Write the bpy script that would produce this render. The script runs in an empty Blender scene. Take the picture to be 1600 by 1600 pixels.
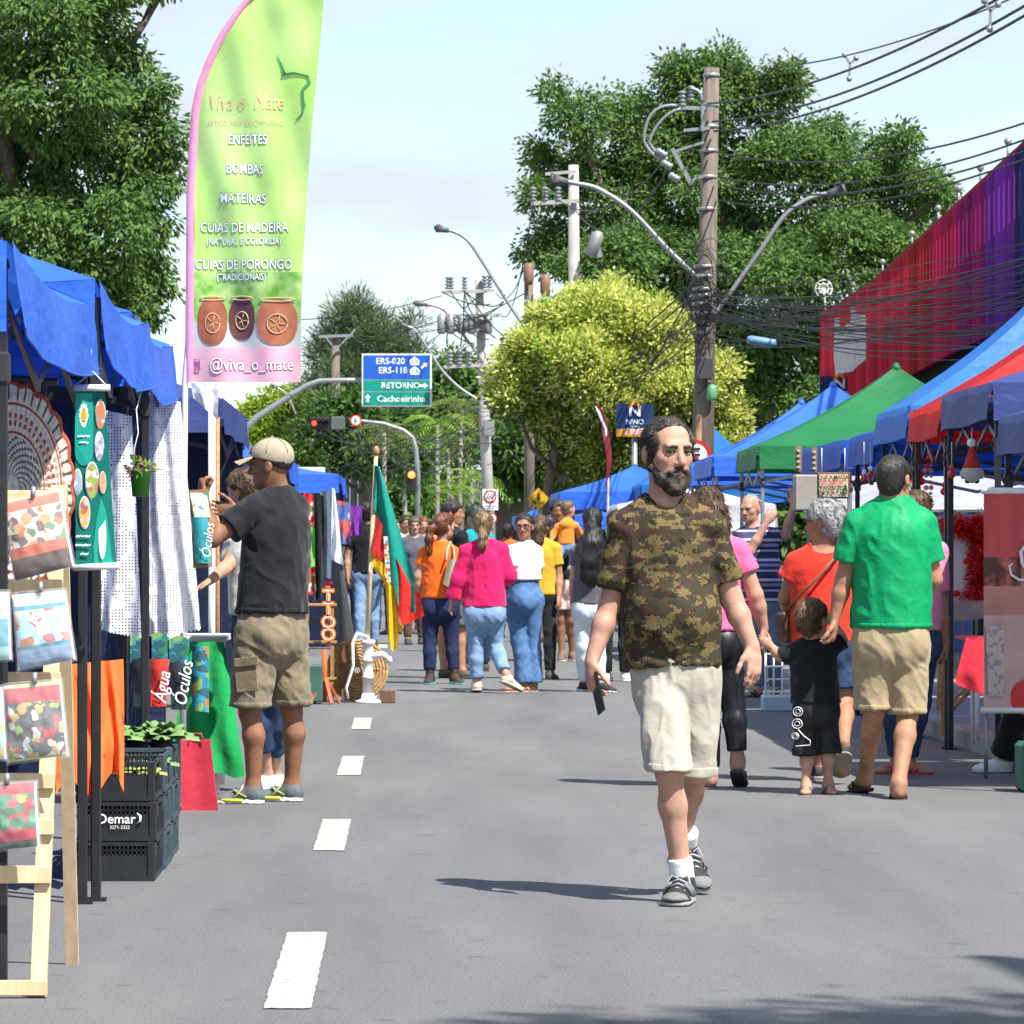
import bpy, math, random
import numpy as np
from mathutils import Vector, Matrix

# ------------------------------------------------------------------ camera, sky, sun, exposure
scene = bpy.context.scene
F, HC, VX, VY = 6560.0, 1.27, 637.0, 858.0      # lens in pixels, eye height, vanishing point of the street
cam_data = bpy.data.cameras.new("camera")
cam_data.sensor_width = 36.0
cam_data.lens = F / 1600.0 * 36.0
cam_data.shift_x = (800.0 - VX) / 1600.0
cam_data.shift_y = (VY - 800.0) / 1600.0
cam_data.clip_start = 0.5
cam_data.clip_end = 6000.0
cam_data.dof.use_dof = True
cam_data.dof.focus_distance = 17.0
cam_data.dof.aperture_fstop = 26.0
camera = bpy.data.objects.new("camera", cam_data)
scene.collection.objects.link(camera)
camera.location = (0.0, 0.0, HC)
camera.rotation_euler = (math.radians(90), 0, 0)
scene.camera = camera

SUN = Vector((0.37, -0.42, 0.84)).normalized()
world = bpy.data.worlds.new("World")
scene.world = world
world.use_nodes = True
wn, wl = world.node_tree.nodes, world.node_tree.links
wn.clear()
w_out = wn.new("ShaderNodeOutputWorld")
w_bg = wn.new("ShaderNodeBackground")
w_bg.inputs["Strength"].default_value = 0.105
w_sky = wn.new("ShaderNodeTexSky")
w_sky.sky_type = 'NISHITA'
w_sky.sun_disc = False
w_sky.sun_elevation = math.asin(SUN.z)
w_sky.sun_rotation = math.atan2(SUN.x, SUN.y)
w_sky.air_density = 1.0
w_sky.dust_density = 0.1
w_sky.ozone_density = 3.0
w_tc = wn.new("ShaderNodeTexCoord")
w_map = wn.new("ShaderNodeMapping")
w_map.inputs["Scale"].default_value = (5.0, 5.0, 16.0)
w_map.inputs["Location"].default_value = (0.9, 0.2, 0.35)
w_noise = wn.new("ShaderNodeTexNoise")
w_noise.inputs["Scale"].default_value = 1.5
w_noise.inputs["Detail"].default_value = 7.0
w_noise.inputs["Roughness"].default_value = 0.52
w_ramp = wn.new("ShaderNodeValToRGB")
w_ramp.color_ramp.elements[0].position = 0.36
w_ramp.color_ramp.elements[0].color = (0.15, 0.15, 0.15, 1)
w_ramp.color_ramp.elements[1].position = 0.62
w_ramp.color_ramp.elements[1].color = (0.92, 0.92, 0.92, 1)
w_mix = wn.new("ShaderNodeMixRGB")
w_mix.inputs[2].default_value = (3.55, 3.9, 4.3, 1)
wl.new(w_tc.outputs["Generated"], w_map.inputs["Vector"])
wl.new(w_map.outputs["Vector"], w_noise.inputs["Vector"])
wl.new(w_noise.outputs["Fac"], w_ramp.inputs["Fac"])
wl.new(w_ramp.outputs["Color"], w_mix.inputs[0])
wl.new(w_sky.outputs["Color"], w_mix.inputs[1])
wl.new(w_mix.outputs["Color"], w_bg.inputs["Color"])
wl.new(w_bg.outputs["Background"], w_out.inputs["Surface"])

sun_data = bpy.data.lights.new("sun", 'SUN')
sun_data.energy = 4.4
sun_data.angle = math.radians(0.55)
sun_data.color = (1.0, 0.955, 0.89)
sun = bpy.data.objects.new("sun", sun_data)
scene.collection.objects.link(sun)
sun.location = (20, -15, 40)
sun.rotation_euler = SUN.to_track_quat('Z', 'Y').to_euler()

scene.view_settings.view_transform = 'Standard'
scene.view_settings.look = 'None'
scene.view_settings.exposure = 1.06
scene.view_settings.gamma = 1.0
scene.view_settings.use_curve_mapping = False
scene.render.engine = 'CYCLES'

# ------------------------------------------------------------------ helpers: places, tags, meshes
col = scene.collection
rng = random.Random(7)


def at(px, py, Y):
    """point of the street seen at photo pixel (px, py) at distance Y"""
    return Vector(((px - VX) * Y / F, Y, HC - (py - VY) * Y / F))


def gy(py):
    return F * HC / (py - VY)


def tag(o, label=None, cat=None, group=None, kind=None):
    if label:
        o["label"] = label
    if cat:
        o["category"] = cat
    if group:
        o["group"] = group
    if kind:
        o["kind"] = kind
    return o


def thing(name, label, cat, loc, group=None):
    o = bpy.data.objects.new(name, None)
    o.empty_display_size = 0.1
    col.objects.link(o)
    o.location = loc
    return tag(o, label, cat, group)


def origin_of(o):
    v = Vector((0, 0, 0))
    while o is not None:
        v += o.location
        o = o.parent
    return v


def link_mesh(name, me, parent=None, base=None):
    """mesh holds world coordinates; move them to the parent's (or base's) frame"""
    o = bpy.data.objects.new(name, me)
    col.objects.link(o)
    off = Vector((0, 0, 0))
    if parent is not None:
        o.parent = parent
        off = origin_of(parent)
    elif base is not None:
        o.location = base
        off = Vector(base)
    if off.length > 0:
        me.transform(Matrix.Translation(-off))
    return o


def np_mesh(name, verts, quads, mats, smooth=True, mat_idx=None, tris=None, colors=None):
    me = bpy.data.meshes.new(name)
    verts = np.ascontiguousarray(verts, dtype=np.float32)
    quads = np.ascontiguousarray(quads, dtype=np.int32)
    n = quads.shape[1]
    me.vertices.add(len(verts))
    me.vertices.foreach_set("co", verts.ravel())
    me.loops.add(quads.size)
    me.loops.foreach_set("vertex_index", quads.ravel())
    me.polygons.add(len(quads))
    me.polygons.foreach_set("loop_start", np.arange(0, quads.size, n, dtype=np.int32))
    if smooth:
        me.polygons.foreach_set("use_smooth", np.ones(len(quads), dtype=bool))
    for m in (mats if isinstance(mats, (list, tuple)) else [mats]):
        me.materials.append(m)
    if mat_idx is not None:
        me.polygons.foreach_set("material_index", np.ascontiguousarray(mat_idx, dtype=np.int32))
    if colors is not None:
        at_ = me.color_attributes.new("tint", 'FLOAT_COLOR', 'POINT')
        at_.data.foreach_set("color", np.ascontiguousarray(colors, dtype=np.float32).ravel())
    me.update(calc_edges=True)
    return me


def frame_of(d):
    d = Vector(d).normalized()
    ref = Vector((0, 0, 1)) if abs(d.z) < 0.95 else Vector((1, 0, 0))
    r = d.cross(ref).normalized()
    u = r.cross(d).normalized()
    return r, u, d


class MB:
    """collects shapes in world coordinates; build() links them as one mesh object"""

    def __init__(s):
        s.v, s.f, s.m, s.sm = [], [], [], []

    def face(s, pts, mi=0, smooth=False):
        i = len(s.v)
        s.v += [tuple(p) for p in pts]
        s.f.append(tuple(range(i, i + len(pts))))
        s.m.append(mi)
        s.sm.append(smooth)
        return s

    def raw(s, verts, faces, mi=0, smooth=False):
        i = len(s.v)
        s.v += [tuple(p) for p in verts]
        for f in faces:
            s.f.append(tuple(i + k for k in f))
            s.m.append(mi)
            s.sm.append(smooth)
        return s

    def box(s, c, size, mi=0, ax=None, bev=0.0):
        c = Vector(c)
        X, Y, Z = ax if ax else (Vector((1, 0, 0)), Vector((0, 1, 0)), Vector((0, 0, 1)))
        hx, hy, hz = size[0] / 2, size[1] / 2, size[2] / 2
        b = min(bev, hx * .9, hy * .9, hz * .9)
        if b <= 0:
            P = [c + X * (a * hx) + Y * (q * hy) + Z * (r * hz) for r in (-1, 1) for q in (-1, 1) for a in (-1, 1)]
            return s.raw(P, [(0, 2, 3, 1), (4, 5, 7, 6), (0, 1, 5, 4), (2, 6, 7, 3), (0, 4, 6, 2), (1, 3, 7, 5)], mi)
        # bevelled: 24 verts
        P, idx = [], {}
        for a in (-1, 1):
            for q in (-1, 1):
                for r in (-1, 1):
                    for k in range(3):
                        h = [hx - b, hy - b, hz - b]
                        h[k] = (hx, hy, hz)[k]
                        idx[(a, q, r, k)] = len(P)
                        P.append(c + X * (a * h[0]) + Y * (q * h[1]) + Z * (r * h[2]))
        Fc = []
        for sg in (-1, 1):
            o = [(-1, -1), (1, -1), (1, 1), (-1, 1)]
            Fc.append([idx[(sg, u, w, 0)] for u, w in o][::sg])
            Fc.append([idx[(u, sg, w, 1)] for u, w in o][::-sg])
            Fc.append([idx[(u, w, sg, 2)] for u, w in o][::sg])
        for a in (-1, 1):
            for q in (-1, 1):
                Fc.append([idx[(a, q, -1, 0)], idx[(a, q, 1, 0)], idx[(a, q, 1, 1)], idx[(a, q, -1, 1)]][::a * q])
                Fc.append([idx[(a, -1, q, 0)], idx[(a, -1, q, 2)], idx[(a, 1, q, 2)], idx[(a, 1, q, 0)]][::a * q])
                Fc.append([idx[(-1, a, q, 1)], idx[(1, a, q, 1)], idx[(1, a, q, 2)], idx[(-1, a, q, 2)]][::a * q])
        for a in (-1, 1):
            for q in (-1, 1):
                for r in (-1, 1):
                    Fc.append([idx[(a, q, r, 0)], idx[(a, q, r, 1)], idx[(a, q, r, 2)]][::a * q * r])
        return s.raw(P, Fc, mi)

    def bar(s, a, b, w, d=None, mi=0, up=(0, 0, 1)):
        a, b = Vector(a), Vector(b)
        d = d or w
        Z = (b - a)
        L = Z.length
        Z = Z.normalized()
        ref = Vector(up)
        if abs(Z.dot(ref)) > .95:
            ref = Vector((0, 1, 0))
        X = Z.cross(ref).normalized()
        Y = Z.cross(X).normalized()
        return s.box((a + b) / 2, (w, d, L), mi, (X, Y, Z))

    def tube(s, pts, r, seg=8, mi=0, cap=True, smooth=True):
        pts = [Vector(p) for p in pts]
        n = len(pts)
        rs = r if isinstance(r, (list, tuple)) else [r] * n
        i0 = len(s.v)
        R = None
        for k in range(n):
            d = (pts[min(k + 1, n - 1)] - pts[max(k - 1, 0)])
            if d.length < 1e-9:
                d = Vector((0, 0, 1))
            d.normalize()
            if R is None:
                R, _, _ = frame_of(d)
            else:
                R = (R - d * R.dot(d)).normalized()
            U = d.cross(R)
            for j in range(seg):
                t = 2 * math.pi * j / seg
                s.v.append(tuple(pts[k] + (R * math.cos(t) + U * math.sin(t)) * rs[k]))
        for k in range(n - 1):
            for j in range(seg):
                a, b = i0 + k * seg + j, i0 + k * seg + (j + 1) % seg
                s.f.append((a, b, b + seg, a + seg))
                s.m.append(mi)
                s.sm.append(smooth)
        if cap:
            s.f.append(tuple(i0 + j for j in range(seg))[::-1])
            s.f.append(tuple(i0 + (n - 1) * seg + j for j in range(seg)))
            s.m += [mi, mi]
            s.sm += [False, False]
        return s

    def lathe(s, base, prof, seg=16, mi=0, axis=(0, 0, 1)):
        """prof: list of (radius, height) along axis"""
        R, U, A = frame_of(axis)
        base = Vector(base)
        i0 = len(s.v)
        for r, h in prof:
            for j in range(seg):
                t = 2 * math.pi * j / seg
                s.v.append(tuple(base + A * h + (R * math.cos(t) + U * math.sin(t)) * max(r, 1e-4)))
        for k in range(len(prof) - 1):
            for j in range(seg):
                a, b = i0 + k * seg + j, i0 + k * seg + (j + 1) % seg
                s.f.append((a, b, b + seg, a + seg))
                s.m.append(mi)
                s.sm.append(True)
        s.f.append(tuple(i0 + j for j in range(seg))[::-1])
        s.f.append(tuple(i0 + (len(prof) - 1) * seg + j for j in range(seg)))
        s.m += [mi, mi]
        s.sm += [False, False]
        return s

    def sheet(s, fn, nu, nv, mi=0, smooth=True, mfn=None):
        i0 = len(s.v)
        for j in range(nv + 1):
            for i in range(nu + 1):
                s.v.append(tuple(fn(i / nu, j / nv)))
        for j in range(nv):
            for i in range(nu):
                a = i0 + j * (nu + 1) + i
                s.f.append((a, a + 1, a + nu + 2, a + nu + 1))
                s.m.append(mfn((i + .5) / nu, (j + .5) / nv) if mfn else mi)
                s.sm.append(smooth)
        return s

    def slab(s, fn, nu, nv, nrm, th, mi=0, mfn=None):
        """a sheet with thickness th along nrm (Vector)"""
        n = Vector(nrm).normalized() * th
        s.sheet(fn, nu, nv, mi, True, mfn)
        s.sheet(lambda u, v: Vector(fn(1 - u, v)) + n, nu, nv, mi, True, (lambda u, v: mfn(1 - u, v)) if mfn else None)
        for e in range(4):
            def edge(u, v, e=e):
                p = Vector(fn(*((u, 0), (1, u), (1 - u, 1), (0, 1 - u))[e]))
                return p + n * (1 - v)
            s.sheet(edge, nu if e % 2 == 0 else nv, 1, mi, False)
        return s

    def ball(s, c, r, mi=0, seg=12, rings=8, ax=None):
        c = Vector(c)
        r = r if isinstance(r, (list, tuple)) else (r, r, r)
        X, Y, Z = ax if ax else (Vector((1, 0, 0)), Vector((0, 1, 0)), Vector((0, 0, 1)))
        i0 = len(s.v)
        for k in range(rings + 1):
            ph = math.pi * k / rings - math.pi / 2
            rr = max(math.cos(ph), 1e-3)
            for j in range(seg):
                t = 2 * math.pi * j / seg
                s.v.append(tuple(c + X * (r[0] * rr * math.cos(t)) + Y * (r[1] * rr * math.sin(t)) + Z * (r[2] * math.sin(ph))))
        for k in range(rings):
            for j in range(seg):
                a, b = i0 + k * seg + j, i0 + k * seg + (j + 1) % seg
                s.f.append((a, b, b + seg, a + seg))
                s.m.append(mi)
                s.sm.append(True)
        return s

    def disc(s, c, r, nrm, up=(0, 0, 1), seg=24, mi=0, rx=None):
        n = Vector(nrm).normalized()
        u = Vector(up)
        u = (u - n * u.dot(n)).normalized()
        w = u.cross(n).normalized()
        rx = rx or r
        P = [Vector(c) + w * (rx * math.cos(2 * math.pi * k / seg)) + u * (r * math.sin(2 * math.pi * k / seg)) for k in range(seg)]
        return s.face(P, mi)

    def build(s, name, mats, parent=None, base=None):
        me = bpy.data.meshes.new(name)
        me.from_pydata(s.v, [], s.f)
        mats = mats if isinstance(mats, (list, tuple)) else [mats]
        for m in mats:
            me.materials.append(m)
        if len(mats) > 1:
            me.polygons.foreach_set("material_index", s.m)
        me.polygons.foreach_set("use_smooth", s.sm)
        me.update()
        return link_mesh(name, me, parent, base)


def copy_tree(o, loc, parent=None):
    c = o.copy()
    col.objects.link(c)
    c.parent = parent
    if loc is not None:
        c.location = loc
    for ch in list(o.children):
        copy_tree(ch, None, c)
    return c


_font_cache = {}


def text_part(body, size, pos, right, up, mat, parent, name="lettering", align='CENTER', sx=1.0, shear=0.0, offset=0.0, depth=0.0, warp=None):
    """lettering as a flat mesh lying on a surface; pos is the text's anchor in world coordinates"""
    key = (body, align, shear, offset, depth)
    if key not in _font_cache:
        cu = bpy.data.curves.new("t", 'FONT')
        cu.body = body
        cu.align_x = align
        cu.align_y = 'CENTER'
        cu.shear = shear
        cu.offset = offset
        cu.extrude = depth
        cu.resolution_u = 3
        ob = bpy.data.objects.new("t", cu)
        col.objects.link(ob)
        dg = bpy.context.evaluated_depsgraph_get()
        me = bpy.data.meshes.new_from_object(ob.evaluated_get(dg))
        bpy.data.objects.remove(ob)
        _font_cache[key] = me
    me = _font_cache[key].copy()
    r, u = Vector(right).normalized(), Vector(up).normalized()
    n = r.cross(u)
    p = Vector(pos)
    for v in me.vertices:
        q = p + r * (v.co.x * size * sx) + u * (v.co.y * size) + n * (v.co.z * size)
        v.co = warp(q) if warp else q
    me.materials.clear()
    me.materials.append(mat)
    return link_mesh(name, me, parent)


# ------------------------------------------------------------------ materials
_mats = {}


def mat(name, c, rough=0.7, var=0.12, vscale=6.0, bump=0.0, bscale=60.0, metal=0.0, spec=0.4, trans=0.0, c2=None, sheen=0.0, coat=0.0, island=False, thr=None, stretch=None, tint=False, detail=4.0):
    """one procedural material: base colour with noise variation towards c2, bump, optional translucency"""
    if name in _mats:
        return _mats[name]
    m = bpy.data.materials.new(name)
    _mats[name] = m
    m.use_nodes = True
    nt = m.node_tree
    nd, lk = nt.nodes, nt.links
    bs = nd["Principled BSDF"]
    out = nd["Material Output"]
    bs.inputs["Roughness"].default_value = rough
    bs.inputs["Metallic"].default_value = metal
    bs.inputs["Specular IOR Level"].default_value = spec
    if coat:
        bs.inputs["Coat Weight"].default_value = coat
        bs.inputs["Coat Roughness"].default_value = 0.15
    if sheen:
        bs.inputs["Sheen Weight"].default_value = sheen
    tc = nd.new("ShaderNodeTexCoord")
    vec = tc.outputs["Object"]
    if stretch:
        mp = nd.new("ShaderNodeMapping")
        mp.inputs["Scale"].default_value = stretch
        lk.new(vec, mp.inputs["Vector"])
        vec = mp.outputs["Vector"]
    nz = nd.new("ShaderNodeTexNoise")
    nz.inputs["Scale"].default_value = vscale
    nz.inputs["Detail"].default_value = detail
    lk.new(vec, nz.inputs["Vector"])
    rp = nd.new("ShaderNodeValToRGB")
    if c2 is None:
        c2 = tuple(min(1, x * (1 + var)) for x in c)
        c1 = tuple(x * (1 - var) for x in c)
    else:
        c1 = c
    a, b = thr if thr else (0.3, 0.7)
    rp.color_ramp.elements[0].position = a
    rp.color_ramp.elements[1].position = b
    rp.color_ramp.elements[0].color = (*c1, 1)
    rp.color_ramp.elements[1].color = (*c2, 1)
    if island:
        ge = nd.new("ShaderNodeNewGeometry")
        mx = nd.new("ShaderNodeMath")
        mx.operation = 'MULTIPLY_ADD'
        mx.inputs[1].default_value = 0.6
        lk.new(ge.outputs["Random Per Island"], mx.inputs[0])
        m2 = nd.new("ShaderNodeMath")
        m2.operation = 'MULTIPLY'
        m2.inputs[1].default_value = 0.4
        lk.new(nz.outputs["Fac"], m2.inputs[0])
        lk.new(m2.outputs[0], mx.inputs[2])
        lk.new(mx.outputs[0], rp.inputs["Fac"])
    else:
        lk.new(nz.outputs["Fac"], rp.inputs["Fac"])
    cout = rp.outputs["Color"]
    if tint:
        vc = nd.new("ShaderNodeVertexColor")
        vc.layer_name = "tint"
        mm = nd.new("ShaderNodeMixRGB")
        mm.blend_type = 'MULTIPLY'
        mm.inputs[0].default_value = 1.0
        lk.new(cout, mm.inputs[1])
        lk.new(vc.outputs["Color"], mm.inputs[2])
        cout = mm.outputs["Color"]
    lk.new(cout, bs.inputs["Base Color"])
    if bump:
        nb = nd.new("ShaderNodeTexNoise")
        nb.inputs["Scale"].default_value = bscale
        nb.inputs["Detail"].default_value = 5.0
        lk.new(vec, nb.inputs["Vector"])
        bp = nd.new("ShaderNodeBump")
        bp.inputs["Strength"].default_value = 1.0
        bp.inputs["Distance"].default_value = bump
        lk.new(nb.outputs["Fac"], bp.inputs["Height"])
        lk.new(bp.outputs["Normal"], bs.inputs["Normal"])
    if trans:
        tr = nd.new("ShaderNodeBsdfTranslucent")
        lk.new(cout, tr.inputs["Color"])
        ms = nd.new("ShaderNodeMixShader")
        ms.inputs[0].default_value = trans
        lk.new(bs.outputs[0], ms.inputs[1])
        lk.new(tr.outputs[0], ms.inputs[2])
        lk.new(ms.outputs[0], out.inputs["Surface"])
    return m


def emit(name, c, s):
    m = bpy.data.materials.new(name)
    m.use_nodes = True
    b = m.node_tree.nodes["Principled BSDF"]
    b.inputs["Base Color"].default_value = (*[x * .5 for x in c], 1)
    b.inputs["Emission Color"].default_value = (*c, 1)
    b.inputs["Emission Strength"].default_value = s
    return m


def patches(name, cols, scale=30.0, base=(0.9, 0.9, 0.9), rough=0.6, density=1.0, trans=0.0, stretch=None, snap=None, edge=None):
    """print of many coloured patches (voronoi cells picked from a palette)"""
    if name in _mats:
        return _mats[name]
    m = bpy.data.materials.new(name)
    _mats[name] = m
    m.use_nodes = True
    nt = m.node_tree
    nd, lk = nt.nodes, nt.links
    bs = nd["Principled BSDF"]
    bs.inputs["Roughness"].default_value = rough
    tc = nd.new("ShaderNodeTexCoord")
    vec = tc.outputs["Object"]
    if stretch:
        mp = nd.new("ShaderNodeMapping")
        mp.inputs["Scale"].default_value = stretch
        lk.new(vec, mp.inputs["Vector"])
        vec = mp.outputs["Vector"]
    nz = nd.new("ShaderNodeTexNoise")
    nz.inputs["Scale"].default_value = scale * .9
    lk.new(vec, nz.inputs["Vector"])
    ad = nd.new("ShaderNodeMixRGB")
    ad.blend_type = 'ADD'
    ad.inputs[0].default_value = 0.5 / scale * 3
    lk.new(vec, ad.inputs[1])
    lk.new(nz.outputs["Color"], ad.inputs[2])
    vo = nd.new("ShaderNodeTexVoronoi")
    vo.inputs["Scale"].default_value = scale
    lk.new(ad.outputs[0], vo.inputs["Vector"])
    sp = nd.new("ShaderNodeSeparateColor")
    lk.new(vo.outputs["Color"], sp.inputs[0])
    rp = nd.new("ShaderNodeValToRGB")
    rp.color_ramp.interpolation = 'CONSTANT'
    n = len(cols)
    for i, c in enumerate(cols):
        if i < 2:
            e = rp.color_ramp.elements[i]
            e.position = i / n
        else:
            e = rp.color_ramp.elements.new(i / n)
        e.color = (*c, 1)
    lk.new(sp.outputs[0], rp.inputs["Fac"])
    cm = nd.new("ShaderNodeMath")
    cm.operation = 'LESS_THAN'
    cm.inputs[1].default_value = 0.62 * density
    lk.new(vo.outputs["Distance"], cm.inputs[0])
    mx = nd.new("ShaderNodeMixRGB")
    mx.inputs[1].default_value = (*base, 1)
    lk.new(cm.outputs[0], mx.inputs[0])
    lk.new(rp.outputs["Color"], mx.inputs[2])
    lk.new(mx.outputs[0], bs.inputs["Base Color"])
    return m


def stripes(name, cols, per, axis=2, rough=0.8, bump=0.001, phase=0.0):
    """horizontal bands: cols = list of (fraction, colour) over one period"""
    if name in _mats:
        return _mats[name]
    m = bpy.data.materials.new(name)
    _mats[name] = m
    m.use_nodes = True
    nt = m.node_tree
    nd, lk = nt.nodes, nt.links
    bs = nd["Principled BSDF"]
    bs.inputs["Roughness"].default_value = rough
    tc = nd.new("ShaderNodeTexCoord")
    sx = nd.new("ShaderNodeSeparateXYZ")
    lk.new(tc.outputs["Object"], sx.inputs[0])
    a = nd.new("ShaderNodeMath")
    a.operation = 'MULTIPLY_ADD'
    a.inputs[1].default_value = 1.0 / per
    a.inputs[2].default_value = phase
    lk.new(sx.outputs[axis], a.inputs[0])
    b = nd.new("ShaderNodeMath")
    b.operation = 'FRACT'
    lk.new(a.outputs[0], b.inputs[0])
    rp = nd.new("ShaderNodeValToRGB")
    rp.color_ramp.interpolation = 'CONSTANT'
    for i, (p, c) in enumerate(cols):
        e = rp.color_ramp.elements[i] if i < 2 else rp.color_ramp.elements.new(p)
        e.position = p
        e.color = (*c, 1)
    lk.new(b.outputs[0], rp.inputs["Fac"])
    lk.new(rp.outputs["Color"], bs.inputs["Base Color"])
    return m


def cloth(name, c, rough=0.85, var=0.08, trans=0.0):
    return mat(name, c, rough, var, 9.0, 0.007, 17.0, spec=0.15, trans=trans, sheen=0.15)


M_black_metal = mat("black_metal", (0.018, 0.018, 0.02), 0.42, 0.25, 9, 0.0006, 90)
M_grey_metal = mat("grey_metal", (0.30, 0.31, 0.32), 0.45, 0.12, 8, 0.0004, 70, metal=0.5)
M_white_metal = mat("white_metal", (0.72, 0.73, 0.74), 0.4, 0.05, 8)
M_pine = mat("pine_wood", (0.62, 0.44, 0.24), 0.6, 0.1, 5, 0.0005, 60, c2=(0.74, 0.58, 0.36), stretch=(8, 8, 1))
M_dark_wood = mat("dark_wood", (0.16, 0.085, 0.045), 0.55, 0.3, 7, 0.001, 50, stretch=(6, 6, 1))
M_mid_wood = mat("mid_wood", (0.36, 0.19, 0.08), 0.5, 0.2, 7, 0.001, 50, stretch=(1, 1, 6))
M_plastic_clear = mat("clear_plastic_film", (0.9, 0.92, 0.93), 0.12, 0.02, spec=0.6)
_b = M_plastic_clear.node_tree.nodes["Principled BSDF"]
_b.inputs["Alpha"].default_value = 0.16
M_white = mat("white_print", (0.85, 0.85, 0.84), 0.6, 0.02)
M_black = mat("black_print", (0.02, 0.02, 0.022), 0.6, 0.1)
M_red = mat("red_print", (0.62, 0.03, 0.03), 0.6, 0.08)
M_cable = mat("cable_rubber", (0.02, 0.02, 0.021), 0.6, 0.2)
M_rope = mat("white_cord", (0.75, 0.74, 0.7), 0.8, 0.1)

# ------------------------------------------------------------------ bodies: distance fields turned into one continuous surface
A3 = lambda v: np.array(v, dtype=np.float32)
_tab = np.random.RandomState(3).rand(4096).astype(np.float32)


def vnoise(P, scale, seed=0):
    Q = P * np.asarray(scale, dtype=np.float32) + 97.3
    I = np.floor(Q).astype(np.int64)
    f = (Q - I).astype(np.float32)
    f = f * f * (3 - 2 * f)
    r = 0
    for dx in (0, 1):
        wx = f[..., 0] if dx else 1 - f[..., 0]
        for dy in (0, 1):
            wy = f[..., 1] if dy else 1 - f[..., 1]
            for dz in (0, 1):
                wz = f[..., 2] if dz else 1 - f[..., 2]
                h = ((I[..., 0] + dx) * 73856093 ^ (I[..., 1] + dy) * 19349663 ^ (I[..., 2] + dz) * 83492791 ^ (seed * 2654435)) & 4095
                r = r + wx * wy * wz * _tab[h]
    return r * 2 - 1


def caps(a, b, ra, rb, k=0.02, n=None, s=1.0, cut=None, sub=False):
    return dict(t='c', a=A3(a), b=A3(b), ra=ra, rb=rb, k=k, n=None if n is None else A3(n), s=s, cut=cut or [], sub=sub)


def ell(c, r, ax, k=0.02, sub=False, cut=None):
    return dict(t='e', a=A3(c), b=A3(c), r=A3(r), ax=np.array(ax, dtype=np.float32), k=k, sub=sub, cut=cut or [], ra=max(r), rb=max(r))


def infl(p, d, **kw):
    q = dict(p)
    q['ra'] = p['ra'] + d
    q['rb'] = p['rb'] + d
    if q['t'] == 'e':
        q['r'] = p['r'] + d
    q.update(kw)
    return q


def _eval(p, P):
    if p['t'] == 'c':
        D = P - p['a']
        b = p['b'] - p['a']
        if p['n'] is not None:
            g = 1.0 / p['s'] - 1.0
            D = D + (g * (D @ p['n']))[..., None] * p['n']
            b = b + g * (b @ p['n']) * p['n']
        L = float(b @ b) + 1e-9
        t = np.clip((D @ b) / L, 0, 1)
        d = np.sqrt(((D - t[..., None] * b) ** 2).sum(-1)) - (p['ra'] + t * (p['rb'] - p['ra']))
        if p['n'] is not None:
            d = d * math.sqrt(p['s'])
    else:
        Q = (P - p['a']) @ p['ax'].T / p['r']
        L = np.sqrt((Q ** 2).sum(-1)) + 1e-6
        L2 = np.sqrt(((Q / p['r']) ** 2).sum(-1)) + 1e-6
        d = L * (L - 1) / L2
    for pt, nr in p['cut']:
        d = np.maximum(d, (P - A3(pt)) @ A3(nr))
    return d


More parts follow.
